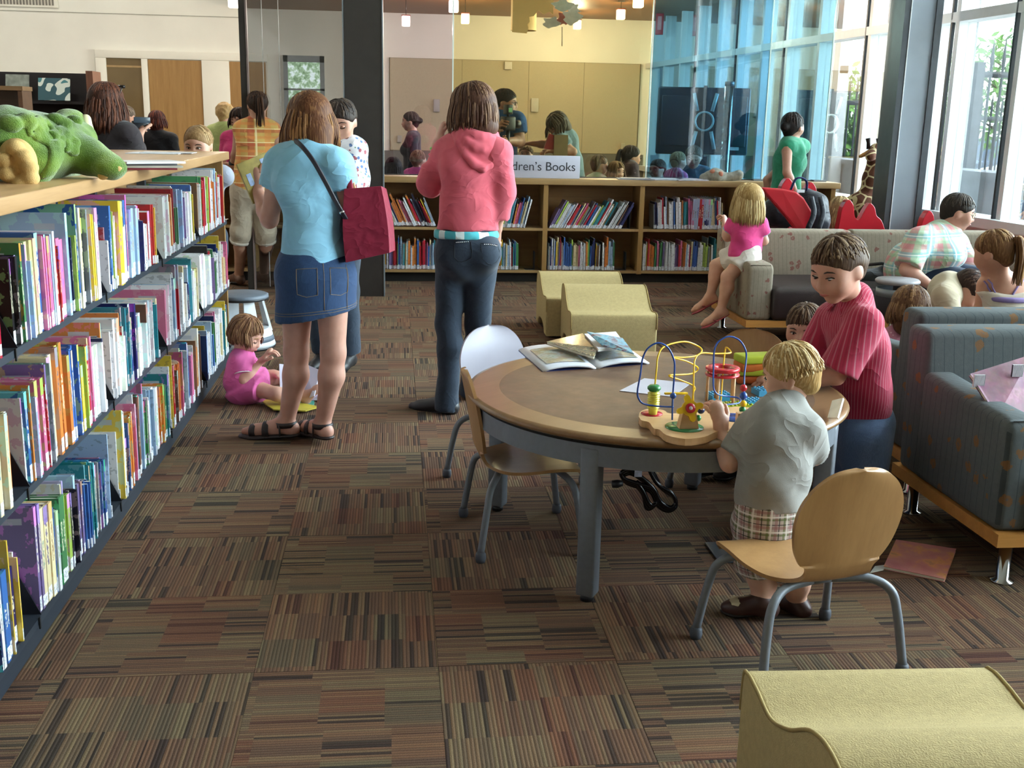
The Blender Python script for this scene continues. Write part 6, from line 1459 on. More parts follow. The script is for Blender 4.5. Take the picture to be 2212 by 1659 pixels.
# ---- navy backpack on a red chair
def backpack():
    t = thing('backpack', 'navy and black backpack slumped on the red hand-shaped chair', 'backpack', (3.25, 8.3, .45)); b0 = Vector(t.location)
    g = SDF(); g.chain([at(1740, 425, 8.5), at(1757, 445, 8.47), at(1764, 478, 8.45)], [.07, .11, .11], .04); g.cone(at(1672, 462, 8.5), at(1725, 470, 8.5), .12, .13, .05); P_, F_ = g.mesh(.014, .003, 40); sdf_obj('bag', P_, F_, cloth('navy_nylon', '#141722', rough=.5), t, b0)
    MB().tube([q-b0 for q in spline([at(1708, 410, 8.3), at(1718, 388, 8.3), at(1730, 384, 8.3), at(1742, 392, 8.3), at(1742, 412, 8.3)], 5)], .02, 6, flat=.4).obj('handle', cloth('blue_webbing', '#1d2f5e'), t)
    for x0, x1 in ((1752, 1745), (1772, 1768)): MB().tube([q-b0 for q in spline([at(x0, 425, 8.22), at(x0+6, 460, 8.18), at(x1, 495, 8.15)], 5)], .022, 6, flat=.3, upv=(0, -1, 0)).obj('strap', cloth('navy_nylon', '#141722'), t)
    q = at(1729, 413, 8.2)-b0; MB().box(q.x-.03, q.x+.03, q.y-.012, q.y, q.z-.01, q.z+.012).obj('logo_patch', plain('white_patch', '#c9ccd4', .5), t)
backpack()
# ---- plush giraffe behind the chairs
def giraffe():
    t = thing('plush_giraffe', 'tall plush giraffe peering out beside the silver column', 'plush toy', (4.35, 9.85, 0)); b0 = Vector(t.location); Y = 9.85
    g = SDF(); g.chain([at(1872, 432, Y), at(1880, 385, Y), at(1888, 345, Y), at(1893, 325, Y)], [.075, .07, .055, .06], .03); g.cone(at(1893, 325, Y), at(1880, 338, Y-.1), .06, .045, .03); g.cone(at(1872, 440, Y), Vector((4.35, 9.85, .75)), .08, .14, .05)
    g.cone(Vector((4.35, 9.85, .75)), Vector((4.35, 10.0, .72)), .15, .14, .05)
    for dx, dy in ((-.08, -.06), (.08, -.06), (-.08, .2), (.08, .2)): g.cone(Vector((4.35+dx, 9.85+dy, .7)), Vector((4.35+dx, 9.85+dy, .03)), .06, .04, .03)
    P_, F_ = g.mesh(.014, 0)
    gm = N('giraffe_plush'); v = gm.coord(); vo = gm.n('TexVoronoi', {'Vector': v, 'Scale': 11}, feature='DISTANCE_TO_EDGE'); f = gm.math('GREATER_THAN', vo.outputs['Distance'], .07)
    gm.bump(gm.noise(v, 200, 2), .5, .005); sdf_obj('body', P_, F_, gm.fin(gm.mix(f, lin('#c9b48a'), lin('#5d3018')), .9), t, b0)
    g = SDF(); g.cone(at(1884, 326, Y), at(1858, 338, Y-.04), .03, .018, .02, flat=((0, 1, 0), 1.5)); P_, F_ = g.mesh(.01, 0); sdf_obj('ear', P_, F_, plain('giraffe_tan', '#a5743f', .9), t, b0)
    for dx in (0, 22): MB().tube([at(1876+dx, 322, Y)-b0, at(1876+dx, 308, Y)-b0, at(1875+dx, 299, Y)-b0], [.02, .018, .024], 8).obj('horn', plain('horn_dark', '#2c2320', .8), t)
giraffe()
# ---- story room things
def lamp(label, px, py, Y, cord_top=3.12):
    c = at(px, py, Y); t = thing('pendant_lamp', label, 'lamp', c, 0, 'small square pendant lamps')
    e = N('lamp_glow'+label[:12]); em = e.n('Emission', {0: (1, .85, .68, 1), 1: 9}); e.l(em.outputs[0], e.out.inputs[0])
    MB().rbox(-.055, .055, -.055, .055, -.075, .055, .012).obj('shade', e.m, t)
    MB().rbox(-.06, .06, -.06, .06, .055, .068, .004).obj('cap', plain('lamp_red', '#b25a4c', .4), t)
    MB().tube([(0, 0, .068), (0, 0, max(.1, cord_top-c.z))], .004, 5).obj('cord', M_black, t)
    MB().lathe([(0, -.02), (.05, -.02), (.055, 0), (0, 0)], 12, c=(0, 0, max(.1, cord_top-c.z))).obj('canopy', plain('canopy_steel', '#8c8580', .3, metal=.5), t)
    L_ = bpy.data.lights.new('pendant_bulb', 'POINT'); L_.energy = 75; L_.color = (1, .86, .68); L_.shadow_soft_size = .06; lo_ = bpy.data.objects.new('pendant_bulb', L_); COL.objects.link(lo_); lo_.parent = t; lo_.location = (0, 0, -.12)
for i, (px, py, Y) in enumerate(((877, 44, 15.5), (980, 12, 13.2), (1005, 39, 15.8), (1152, 3, 12.8), (1247, 52, 17.2), (1341, 30, 15.6), (1379, 2, 13.0))):
    lamp(('leftmost small pendant lamp over the story room', 'pendant lamp at the top edge above the pink hoodie', 'small pendant lamp right of the glass joint', 'pendant lamp beside the paper lantern', 'farthest pendant lamp, below the paper mobile', 'pendant lamp left of the blue tinted glass', 'pendant lamp at the top edge by the blue glass')[i], px, py, Y)
q = at(504, 2, 13.5); lamp('lone pendant lamp before the white left wall', 504, 2, 13.5, 4.39)
t = thing('paper_lantern', 'cream paper lantern with cut-out edge hanging over the story room', 'lantern', at(1135, 30, 12.2))
pp = [(-.14, .3), (-.14, -.19), (.02, -.2), (.035, -.14), (.02, -.11), (.05, -.08), (.04, -.03), (.09, -.02), (.14, .04), (.2, 0), (.26, .03), (.3, .0), (.3, .3)]
MB().prism(pp, -.01, .01, Matrix(((1, 0, 0, 0), (0, 0, 1, 0), (0, 1, 0, 0), (0, 0, 0, 1)))).obj('sheet', plain('lantern_paper', '#e2bd84', .7, var=.06, scale=3), t)
MB().lathe([(.14, -.16), (.14, .3)], 24, c=(0, .15, 0), caps=False).obj('inner_shade', plain('lantern_paper', '#e2bd84', .7), t)
mb_ = thing('paper_mobile', 'white paper cut-out mobile hanging before the story room glass', 'mobile', at(1215, 30, 11.0))
for i, (dx, dz, w_, h_, col) in enumerate(((-.0, .08, .1, .05, '#dfe6f2'), (.1, -.02, .09, .07, '#e8e4ee'), (-.1, -.08, .08, .05, '#d9d6e2'), (.02, -.04, .06, .06, '#b56a66'), (.12, .06, .05, .05, '#e9ebf5'))):
    poly = [(w_*(1+.25*math.sin(5*a+i))*math.cos(a), h_*(1+.25*math.cos(4*a+i))*math.sin(a)) for a in np.linspace(0, 2*PI, 28)[:-1]]
    MB().prism(poly, -.003, .003, Matrix(((1, 0, 0, dx), (0, 0, 1, .02*i), (0, 1, 0, dz), (0, 0, 0, 1)))).obj('cut_out', plain('mob'+col[1:], col, .6, var=.1, scale=30), mb_)
MB().tube([(0, 0, -.12), (.005, 0, -.3)], .004, 5).obj('string', M_black, mb_); MB().tube([(0, 0, .1), (0, 0, 2.0)], .002, 4).obj('hanger', M_black, mb_)
# wall fittings
for nm, lab, px, py, w_, h_, col, cat in (('thermostat', 'small white alarm box on the tan back wall', 1098, 142, .12, .12, '#cfcabd', 'wall box'), ('notice_sheet', 'white notice sheet on the back wall by the cameraman', 1155, 227, .12, .22, '#bdb9ad', 'notice'), ('notice_sheet', 'grey notice sheet on the back wall near the teen', 943, 228, .1, .2, '#a9a6a6', 'notice'), ('wall_socket', 'pale wall socket low on the back wall at left', 863, 300, .07, .11, '#a6a299', 'socket'), ('wall_socket', 'pale wall socket low on the back wall at right', 1345, 318, .07, .13, '#b5b09c', 'socket')):
    q = at(px, py, 18.43); o = MB().rbox(-w_/2, w_/2, -.02, .015, -h_/2, h_/2, .004).obj(nm, plain(nm+col[1:], col, .6, var=.05)); o.location = q; tag(o, lab, cat)
q = at(1425, 50, 17.2); ex = thing('exit_sign', 'red exit sign high beside the window wall', 'sign', q, -.3)
MB().rbox(-.06, .06, -.02, .02, -.17, .17, .005).obj('panel', plain('exit_red', '#c94450', .4), ex); MB().box(-.03, .03, -.024, -.02, -.1, .1).obj('lettering_panel', plain('exit_pale', '#e8a0a4', .5), ex)
# big monitor on a stand, seen from behind
tv = thing('monitor', 'large dark monitor seen from behind in the story room', 'monitor', at(1518, 262, 13.4), -.12); M_tv = plain('monitor_blue_black', '#1c2a3a', .4, var=.1)
MB().rbox(-.56, .56, -.05, .05, -.40, .40, .02).obj('housing', M_tv, tv)
for s_ in (-1, 1): MB().rbox(s_*.32-.2, s_*.32+.2, -.08, -.05, -.3, .3, .01).obj('bulge', M_tv, tv)
M_arm = plain('bracket_pale', '#93b4bd', .4, metal=.3)
for sx in (-1, 1):
    for sz in (-1, 1): MB().tube([(.0+sx*.09, -.11, sz*.12), (sx*.14, -.11, sz*.33)], .022, 6, flat=.4, upv=(0, 1, 0)).obj('bracket_arm', M_arm, tv)
MB().lathe([(.10, -.02), (.12, -.02), (.12, .02), (.10, .02), (.10, -.02)], 24, M=Matrix.Translation((0, -.11, 0)) @ Matrix.Rotation(PI/2, 4, 'X'), caps=False).obj('bracket_ring', M_arm, tv)
MB().box(-.02, .02, -.1, -.05, -.42, .42).obj('spine', M_tv, tv); MB().box(-.07, .07, -.06, .06, -1.9, -.42).obj('stand', M_tv, tv); MB().rbox(-.4, .4, -.3, .3, -CAMZ+.035, -CAMZ+.09, .02).obj('base', M_tv, tv)
MB().box(.3, .5, -.06, -.05, -.2, -.1).obj('port_panel', plain('port_green', '#5d8a86', .5, var=.3, scale=40), tv); MB().box(.33, .45, -.07, -.05, -.34, -.26).obj('sticker', plain('tv_sticker', '#b9ccd6', .5), tv)
pp_ = thing('acrylic_tube', 'tall clear tube standing on the rear counter beside the monitor', 'tube', at(1563, 385, 10.6)); c = pp_.location; c.z = 0; pp_.location = c
MB().lathe([(.042, .0), (.042, 1.86), (.0, 1.86)], 20).obj('tube', glassmat('tube_glass', '#c9dfe0', .25), pp_); MB().lathe([(.045, 1.84), (.045, 1.88), (0, 1.88)], 20).obj('cap', M_alud, pp_)
# ================================================================== THE OTHER PEOPLE
def style_hair(p, style, col, col2=None, seed=1, dens=1.0):
    g = SDF(); mb = MB(); tn = []; h = p.hh; m = hairmat(col, col2)
    if style == 'short':
        p.haircap(g, .055, nape=-.24, face=(.55, -.15, .39, .40, .36)); p.locks(mb, tn, int(220*dens), True, (58, 302), 0, .036, bangs=(int(60*dens), 60, 70), seed=seed, rad=1.10, start=(2, 70))
    elif style == 'bob':
        p.haircap(g, .06); g.cone(p.hp(0, -.15, .1), p.hp(0, -.18, -.34), .40*h, .36*h, .03); p.locks(mb, tn, int(210*dens), None, (40, 320), .46, .042, bangs=(int(30*dens), 55, 84), seed=seed, rad=1.16, flare=.08, start=(3, 45))
    elif style == 'long':
        p.haircap(g, .06); g.cone(p.hp(0, -.2, .1), p.hp(0, -.25, -.75), .38*h, .30*h, .03); p.locks(mb, tn, int(230*dens), None, (48, 312), .95, .045, bangs=(int(20*dens), 55, 70), seed=seed, rad=1.16, flare=.10, start=(3, 45), curl=.02)
    elif style == 'tail':
        p.haircap(g, .045, nape=-.26); p.locks(mb, tn, int(170*dens), None, (60, 300), 0, .038, seed=seed, rad=1.08, start=(2, 60))
        b = p.hp(0, -.5, .12); pts = spline([b, b+nz(-p.frame()[1])*(.12*h)+UPV*.02, b-p.frame()[1]*(.22*h)-UPV*(.35*h), b-p.frame()[1]*(.2*h)-UPV*(1.0*h)], 5); rs = random.Random(seed)
        for i in range(26):
            o_ = Vector((rs.gauss(0, .05), rs.gauss(0, .05), rs.gauss(0, .02)))*h; n_ = len(pts); k0 = len(mb.v); mb.tube([q+o_*(.4+1.0*j/n_) for j, q in enumerate(pts)], [.05*h*(1-.85*(j/(n_-1))**3) for j in range(n_)], 5); tn.extend([rs.random()]*(len(mb.v)-k0))
        MB().lathe([(.07*h, -.03*h), (.09*h, 0), (.07*h, .03*h)], 12, c=b-p.base, caps=False).obj('hair_tie', plain('cream_tie', '#d8cfa8', .7), p.root)
    elif style == 'bun':
        p.haircap(g, .045, nape=-.26); p.locks(mb, tn, int(170*dens), None, (60, 300), 0, .038, seed=seed, rad=1.08, start=(2, 60)); g.ell(p.hp(0, -.56, .02), np.eye(3), A3((.17, .17, .17))*h, .02)
    elif style == 'curly':
        p.haircap(g, .09, nape=-.34); rs = random.Random(seed)
        for i in range(90):
            a = rs.uniform(50, 310)*PI/180; ph = rs.uniform(5, 115)*PI/180; g.ell(p.hp(.44*math.sin(ph)*math.sin(a), -.05+.5*math.sin(ph)*math.cos(a), .12+.46*math.cos(ph)), np.eye(3), A3((.075, .075, .075))*h, .006)
    return p.hair(m, g, mb, tn)
def bg(label, px, py, Y, hh, look, shirt, hair, trousers=None, H=None, sleeves=.6, female=True, girth=1.0, heading=None, over=None, offs=None, skin_col='#b88d7a', vox=.015, eyes=True, child=False, group=None, build=True, long_top=False, down=False, topcut=None):
    hc = at(px, py, Y); H = H or hc.z+hh*.5
    p = Person(label, (hc.x, hc.y), H, (heading or look)[:2], girth, hh, group, vox, skin_col, female)
    d = hc-p.J['head']; 
    for k in p.J: p.J[k] = p.J[k]+Vector((d.x, d.y, d.z if H is None else (d.z if k in ('head',) else 0)))
    for k, v in (offs or {}).items(): p.J[k] = p.J[k]+p.rt*v[0]+p.fw*v[1]+UPV*v[2]
    pel0 = Vector(p.J['pelvis'])
    for k, v in (over or {}).items(): p.J[k] = at(*v)
    d = p.J['pelvis']-pel0
    if d.length > 1e-4:
        for n in 'LR':
            p.J['hip'+n] += d; p.J['kn'+n] += Vector((d.x, d.y, d.z*.5)); p.J['an'+n] += Vector((d.x, d.y, 0))
    p.look = nz(look)
    p.basic(child=child)
    for n in 'LR': p.hand(n, curl=.5)
    if eyes: p.eyes(down=down)
    p.bodymesh()
    g = SDF(); p.torso(g, .02, low=False)
    hem = p.J['pelvis']+UPV*(.02 if not long_top else -.1)
    g.cone(p.J['waist'], p.J['pelvis']-UPV*.1, .135*p.k+.02, .155*p.k+.022, .03, flat=(p.fw, 1.25), cut=[(hem, (0, 0, -1))])
    if sleeves:
        for n in 'LR': p.arm(g, n, .02, sleeves, .025, flare=.006 if sleeves < 1 else 0)
    if topcut is not None: g.p = [q[:7]+((q[7] or [])+[((0, 0, topcut), (0, 0, 1))],)+q[8:] for q in g.p]
    p.part('top', g, shirt, .004, 26, seed=len(label))
    g = SDF(); g.cone(p.J['pelvis']+UPV*.05, p.J['pelvis']-UPV*.04, .14*p.k, .15*p.k, .03, flat=(p.fw, 1.2))
    for n in 'LR': p.leg(g, n, .016, 1.95, .03)
    p.part('trousers', g, trousers or M_denimd, .003); p.shoes(plain('black_shoe', '#1c1a1c', .5))
    if hair: style_hair(p, *hair)
    return p
C_ = cloth
# ---- left and centre background
p = bg('woman in charcoal shirt with long wavy brown hair and sunglasses on her head', 232, 222, 7.7, .235, (.55, .8, -.02), C_('charcoal_shirt', '#332c30'), ('long', '#3a221b', '#6b3f2c', 41, 1.2), heading=(.35, .93), sleeves=1.35, over={'neck': (232, 268, 7.7), 'shL': (196, 290, 7.75), 'shR': (280, 292, 7.62), 'elR': (296, 330, 7.72), 'wrR': (302, 290, 7.95), 'elL': (190, 330, 7.8), 'wrL': (250, 322, 8.1)}, vox=.012)
sg_ = MB(); 
for e in (-1, 1): sg_.tube([p.hp(e*.12, .34, .44)-p.base, p.hp(e*.30, .26, .40)-p.base, p.hp(e*.41, .05, .22)-p.base, p.hp(e*.42, -.05, .02)-p.base], .006, 6)
sg_.tube([p.hp(x, .36, .46)-p.base for x in (-.3, -.1, .1, .3)], .012, 6); sg_.obj('sunglasses', M_glasses, p.root)
c = at(303, 272, 8.02); t = thing('compact_camera', 'dark compact camera held up by the woman in charcoal', 'camera', c, .4); MB().rbox(-.055, .055, -.02, .02, -.03, .035, .006).obj('body', plain('camera_dark', '#20242c', .3), t); MB().lathe([(.0, 0), (.022, 0), (.02, .025), (0, .025)], 16, M=Matrix.Rotation(-PI/2, 4, 'X') @ Matrix.Translation((0, 0, .02))).obj('lens', M_black, t); MB().rbox(-.05, .06, -.05, -.045, .02, .06, .002).obj('screen', plain('camera_screen', '#39444f', .2), t)
bg('grey-haired older woman looking down beside the charcoal shirt', 274, 252, 13.4, .215, (-.25, -.9, -.3), C_('white_cardigan', '#b9bcc2'), ('short', '#5b5048', '#9a8f80', 42), sleeves=1.6, down=True)
p = bg('woman with auburn bob and black top with blue flowers, seen from behind', 340, 262, 12.6, .205, (.15, .98, 0), C_('black_blue_floral', '#131318', 'floral', (('#3f86b8', 7, .26, .9), ('#8aa04a', 9, .16, .8))), ('bob', '#3c1c1a', '#7a3d2c', 43), sleeves=.7, girth=1.15, eyes=False)
bg('fair-haired girl peering over the end of the long bookcase', 429, 312, 7.25, .215, (-.25, -.95, -.25), C_('grey_stripe_top', '#8c8f9c'), ('tail', '#8a6b48', '#c9ab80', 44), child=True, vox=.011, skin_col='#c89c88', over={'elL': (470, 380, 7.3), 'wrL': (452, 372, 7.2)})
bg('woman with curly blonde hair and pale green sweater', 487, 246, 12.8, .205, (.5, .85, 0), C_('pale_green_knit', '#9aa868'), ('curly', '#a78a5c', '#d8bf92', 45), sleeves=1.9, girth=1.1, eyes=False)
bg('dark-haired woman in magenta top facing the shelves', 516, 258, 11.4, .205, (-.35, -.9, -.25), C_('magenta_top', '#b02a62'), ('bob', '#241a18', '#4a3428', 46), sleeves=.7, girth=1.1, down=True)
def woman_plaid():
    Y = 9.55
    p = Person('woman from behind in orange plaid sleeveless shirt and rolled khaki trousers', (-1.2, 9.75), 1.70, (-.3, .95), 1.0, .215, vox=.012, skin_col='#b08672')
    pj(p, head=(556, 228, Y), neck=(556, 268, Y), chest=(556, 310, Y), waist=(550, 350, Y), pelvis=(546, 400, Y), shL=(518, 282, Y), shR=(592, 282, Y), elL=(512, 328, Y+.02), wrL=(503, 352, Y+.12), elR=(600, 330, Y), wrR=(602, 370, Y+.1), hipL=(526, 408, Y), hipR=(568, 408, Y), knL=(521, 500, Y+.04), knR=(574, 500, Y+.05), anL=(516, 596, 9.78), anR=(570, 593, 9.80))
    p.feet = {'L': nz((-.5, .8, -.05)), 'R': nz((-.6, .75, -.05))}; p.look = nz((-.25, .95, -.15))
    p.basic(); p.hand('L', curl=.5); p.hand('R', curl=.5); p.bodymesh()
    g = SDF(); p.torso(g, .02, bust=False); hem = p.J['pelvis']+UPV*.03; g.cone(p.J['waist'], p.J['pelvis']-UPV*.1, .15, .17, .03, flat=(p.fw, 1.25), cut=[(hem, (0, 0, -1))])
    p.part('shirt', g, C_('orange_plaid', '#c9a35c', 'plaid', (('#b5523a', 9, 0, .22, .7), ('#d98a4a', 9, .45, .2, .6), ('#ecd9a8', 9, .75, .06, .8))), .003, 26)
    g = SDF(); g.cone(p.J['pelvis']+UPV*.05, p.J['pelvis']-UPV*.05, .15, .16, .03, flat=(p.fw, 1.2))
    for n in 'LR': p.leg(g, n, .028, 1.22, .03, flare=.006)
    p.part('trousers', g, C_('khaki_cotton', '#b3a694'), .004)
    for n in 'LR':
        a, b = p.J['kn'+n], p.J['an'+n]; e = a+(b-a)*.19; g = SDF(); d = (b-a).normalized(); g.cone(e-d*.035, e+d*.03, .098, .096, .02, cut=[(e+d*.012, d), (e-d*.02, -d)]); p.part('cuff', g, C_('khaki_cuff', '#c4bbb0'))
    p.shoes(plain('tan_shoe', '#5d3a28', .5), plain('dark_sole', '#1a1412', .6))
    MB().lathe([(.032, -.02), (.036, 0), (.032, .02)], 12, c=p.J['wrL']-p.base, caps=False).obj('wristband', M_black, p.root)
    style_hair(p, 'tail', '#2c1e18', '#5d4030', 47)
woman_plaid()
p = bg('woman in white floral shirt facing the camera behind the blue blouse', 736, 262, 6.5, .225, (-.25, -.95, -.35), C_('white_floral', '#d5d3d8', 'floral', (('#8c2a3a', 24, .42, .9), ('#39639c', 28, .36, .9), ('#4d7a4a', 34, .3, .8))), ('short', '#2c2320', '#57473c', 48), over={'shL': (766, 322, 6.5), 'shR': (712, 322, 6.5), 'elL': (762, 395, 6.55), 'wrL': (735, 440, 6.4), 'elR': (700, 390, 6.5), 'wrR': (705, 430, 6.35), 'pelvis': (720, 475, 6.5), 'waist': (726, 425, 6.5)}, vox=.011, down=True)
for n in 'LR': pass
# ---- story room
bg('teenager in dark hooded top with a bun walking by the tan wall', 886, 262, 13.6, .215, (-.97, .1, -.05), C_('dark_hoodie', '#1d1f29'), ('bun', '#2a201e', '#50403a', 49), sleeves=1.8, girth=.95)
bg('small dark-haired child near the left glass edge', 850, 362, 11.4, .19, (.1, .95, 0), C_('white_print_tee', '#b9bcb4'), ('long', '#17141a', '#33303a', 50), eyes=False, girth=1.2, child=True)
bg('small fair girl in bright pink top behind the left glass', 904, 345, 11.9, .19, (.6, .7, 0), C_('bright_pink_tee', '#c9589c'), ('bun', '#6d5240', '#a58a6a', 51), eyes=False, girth=1.2, child=True)
p = bg('man in blue t-shirt carrying a video camera in the story room', 1092, 222, 10.95, .245, (.9, -.25, -.05), C_('royal_blue_tee', '#24548f'), ('short', '#2a201e', '#4d3d36', 52), female=False, girth=1.08, heading=(.75, -.6), over={'shL': (1118, 262, 10.85), 'shR': (1066, 262, 11.0), 'elR': (1062, 300, 10.9), 'wrR': (1078, 274, 10.65), 'elL': (1124, 306, 10.8), 'wrL': (1098, 304, 10.62)}, vox=.012, H=1.82)
gl = MB(); 
for e in (-1, 1): gl.tube([p.hp(e*.155+.10*math.cos(a), .43, .0+.08*math.sin(a))-p.base for a in np.linspace(0, 2*PI, 13)], .003, 4); gl.tube([p.hp(e*.26, .42, .02)-p.base, p.hp(e*.38, .0, .02)-p.base], .003, 4)
gl.obj('spectacles', M_glasses, p.root)
c = at(1097, 268, 10.6); t = thing('video_camera', 'black video camera with lamp held upright by the man in blue', 'camera', c, .5)
MB().rbox(-.06, .06, -.05, .05, -.06, .07, .012).obj('body', M_black, t); MB().rbox(-.035, .035, -.035, .035, .09, .18, .008).obj('lamp_head', M_black, t); MB().box(-.02, .02, -.04, -.034, .11, .15).obj('screen', plain('cam_screen', '#6fae7c', .3), t)
MB().tube([(0, 0, -.06), (0, 0, -.22)], .022, 8).obj('grip', M_black, t); MB().lathe([(0, 0), (.035, 0), (.04, .07), (0, .07)], 14, M=Matrix.Translation((.06, 0, .0)) @ Matrix.Rotation(PI/2, 4, 'Y')).obj('lens', M_black, t); MB().tube([(0, 0, .07), (0, 0, .1)], .012, 6).obj('bracket', M_black, t)
p = bg('woman in slate t-shirt bending over with books in her arm', 1204, 270, 11.0, .225, (-.6, -.35, -.7), C_('slate_tee', '#6f8793'), ('bob', '#3a3028', '#6d5f4c', 53), heading=(-.85, -.4), H=1.62, over={'neck': (1212, 292, 11.05), 'chest': (1222, 312, 11.1), 'waist': (1232, 350, 11.15), 'pelvis': (1238, 395, 11.2), 'shL': (1208, 302, 10.92), 'shR': (1212, 298, 11.22), 'elL': (1238, 328, 10.85), 'wrL': (1196, 326, 10.8), 'elR': (1178, 312, 11.2), 'wrR': (1148, 310, 11.15)}, down=True, vox=.012)
hand_book('carried_book', 'red book carried by the bending woman', at(1190, 308, 10.78), (.9, .2, -.3), (.2, 0, 1), .10, .15, .02, plain('red_book', '#a01e2c', .4)); hand_book('carried_book', 'pale book carried by the bending woman', at(1211, 314, 10.78), (.95, .1, 0), (.05, 0, 1), .14, .20, .03, plain('tan_book', '#9a8b70', .4))
bg('little child reaching up between the cameraman and the bending woman', 1136, 335, 11.3, .18, (-.3, -.9, .2), C_('dark_tee', '#4a3c38'), ('short', '#5a4632', '#9a805c', 54), child=True, girth=1.2)
bg('small boy in pale mint t-shirt in profile behind the counter', 1296, 356, 11.3, .19, (.9, .2, 0), C_('mint_tee', '#a9c4b4'), ('short', '#3c2e26', '#6d5846', 55), child=True, girth=1.2, female=False)
bg('little girl with light brown hair beside the mint t-shirt boy', 1332, 370, 11.2, .18, (.5, -.8, -.1), C_('dark_floral_top', '#4d3a42', 'floral', (('#a9808c', 24, .2, .8),)), ('long', '#6a4c34', '#a88860', 56), child=True, girth=1.2)
p = bg('woman with glasses and dark ponytail in dark floral dress behind the counter', 1364, 338, 12.0, .225, (.95, .15, -.1), C_('plum_floral', '#3a2c38', 'floral', (('#8c7486', 20, .22, .8),)), ('tail', '#1d1819', '#40363a', 57), girth=1.15, H=1.30)
gl = MB(); gl.tube([p.hp(.155+.10*math.cos(a), .43, .0+.08*math.sin(a))-p.base for a in np.linspace(0, 2*PI, 13)], .004, 4).tube([p.hp(.26, .42, .02)-p.base, p.hp(.38, .0, .02)-p.base], .004, 4); gl.obj('spectacles', M_glasses, p.root)
bg('brown-haired boy behind the blue glass next to the clamp', 1420, 366, 11.2, .19, (-.7, -.5, 0), C_('brown_tee', '#4c4440'), ('short', '#3a2a26', '#6a5046', 58), child=True, girth=1.2, female=False)
bg('child in pink striped top under the monitor', 1466, 348, 12.0, .19, (.9, .3, 0), C_('pink_stripe_tee', '#b34a78', 'stripes', (('#d9b0c0', 18, 0, .3, .6),)), ('short', '#8a6e50', '#c0a680', 59), child=True, girth=1.2)
bg('man in grey t-shirt seated under the monitor', 1498, 340, 12.2, .235, (-.3, -.9, -.2), C_('grey_tee', '#4f5f70'), ('short', '#3c332c', '#6a5c50', 60), female=False, girth=1.15, H=1.26, down=True)
# ---- by the windows
bg('woman in green tank top with dark hair pinned low, looking outside', 1712, 274, 9.68, .236, (.75, .6, .05), C_('green_tank', '#2f8a6a'), ('bun', '#1d1817', '#43352f', 61), sleeves=0, girth=.94, heading=(.85, .5), H=1.62, over={'shL': (1735, 318, 9.8), 'shR': (1700, 318, 9.55), 'elR': (1700, 372, 9.48), 'wrR': (1718, 415, 9.5)}, vox=.012, eyes=False)
bg('blonde child behind the red chairs', 1814, 452, 8.95, .195, (.3, .9, 0), C_('pale_child_top', '#b9a9a0'), ('long', '#8a7050', '#d0b888', 62), eyes=False, child=True, girth=1.2)
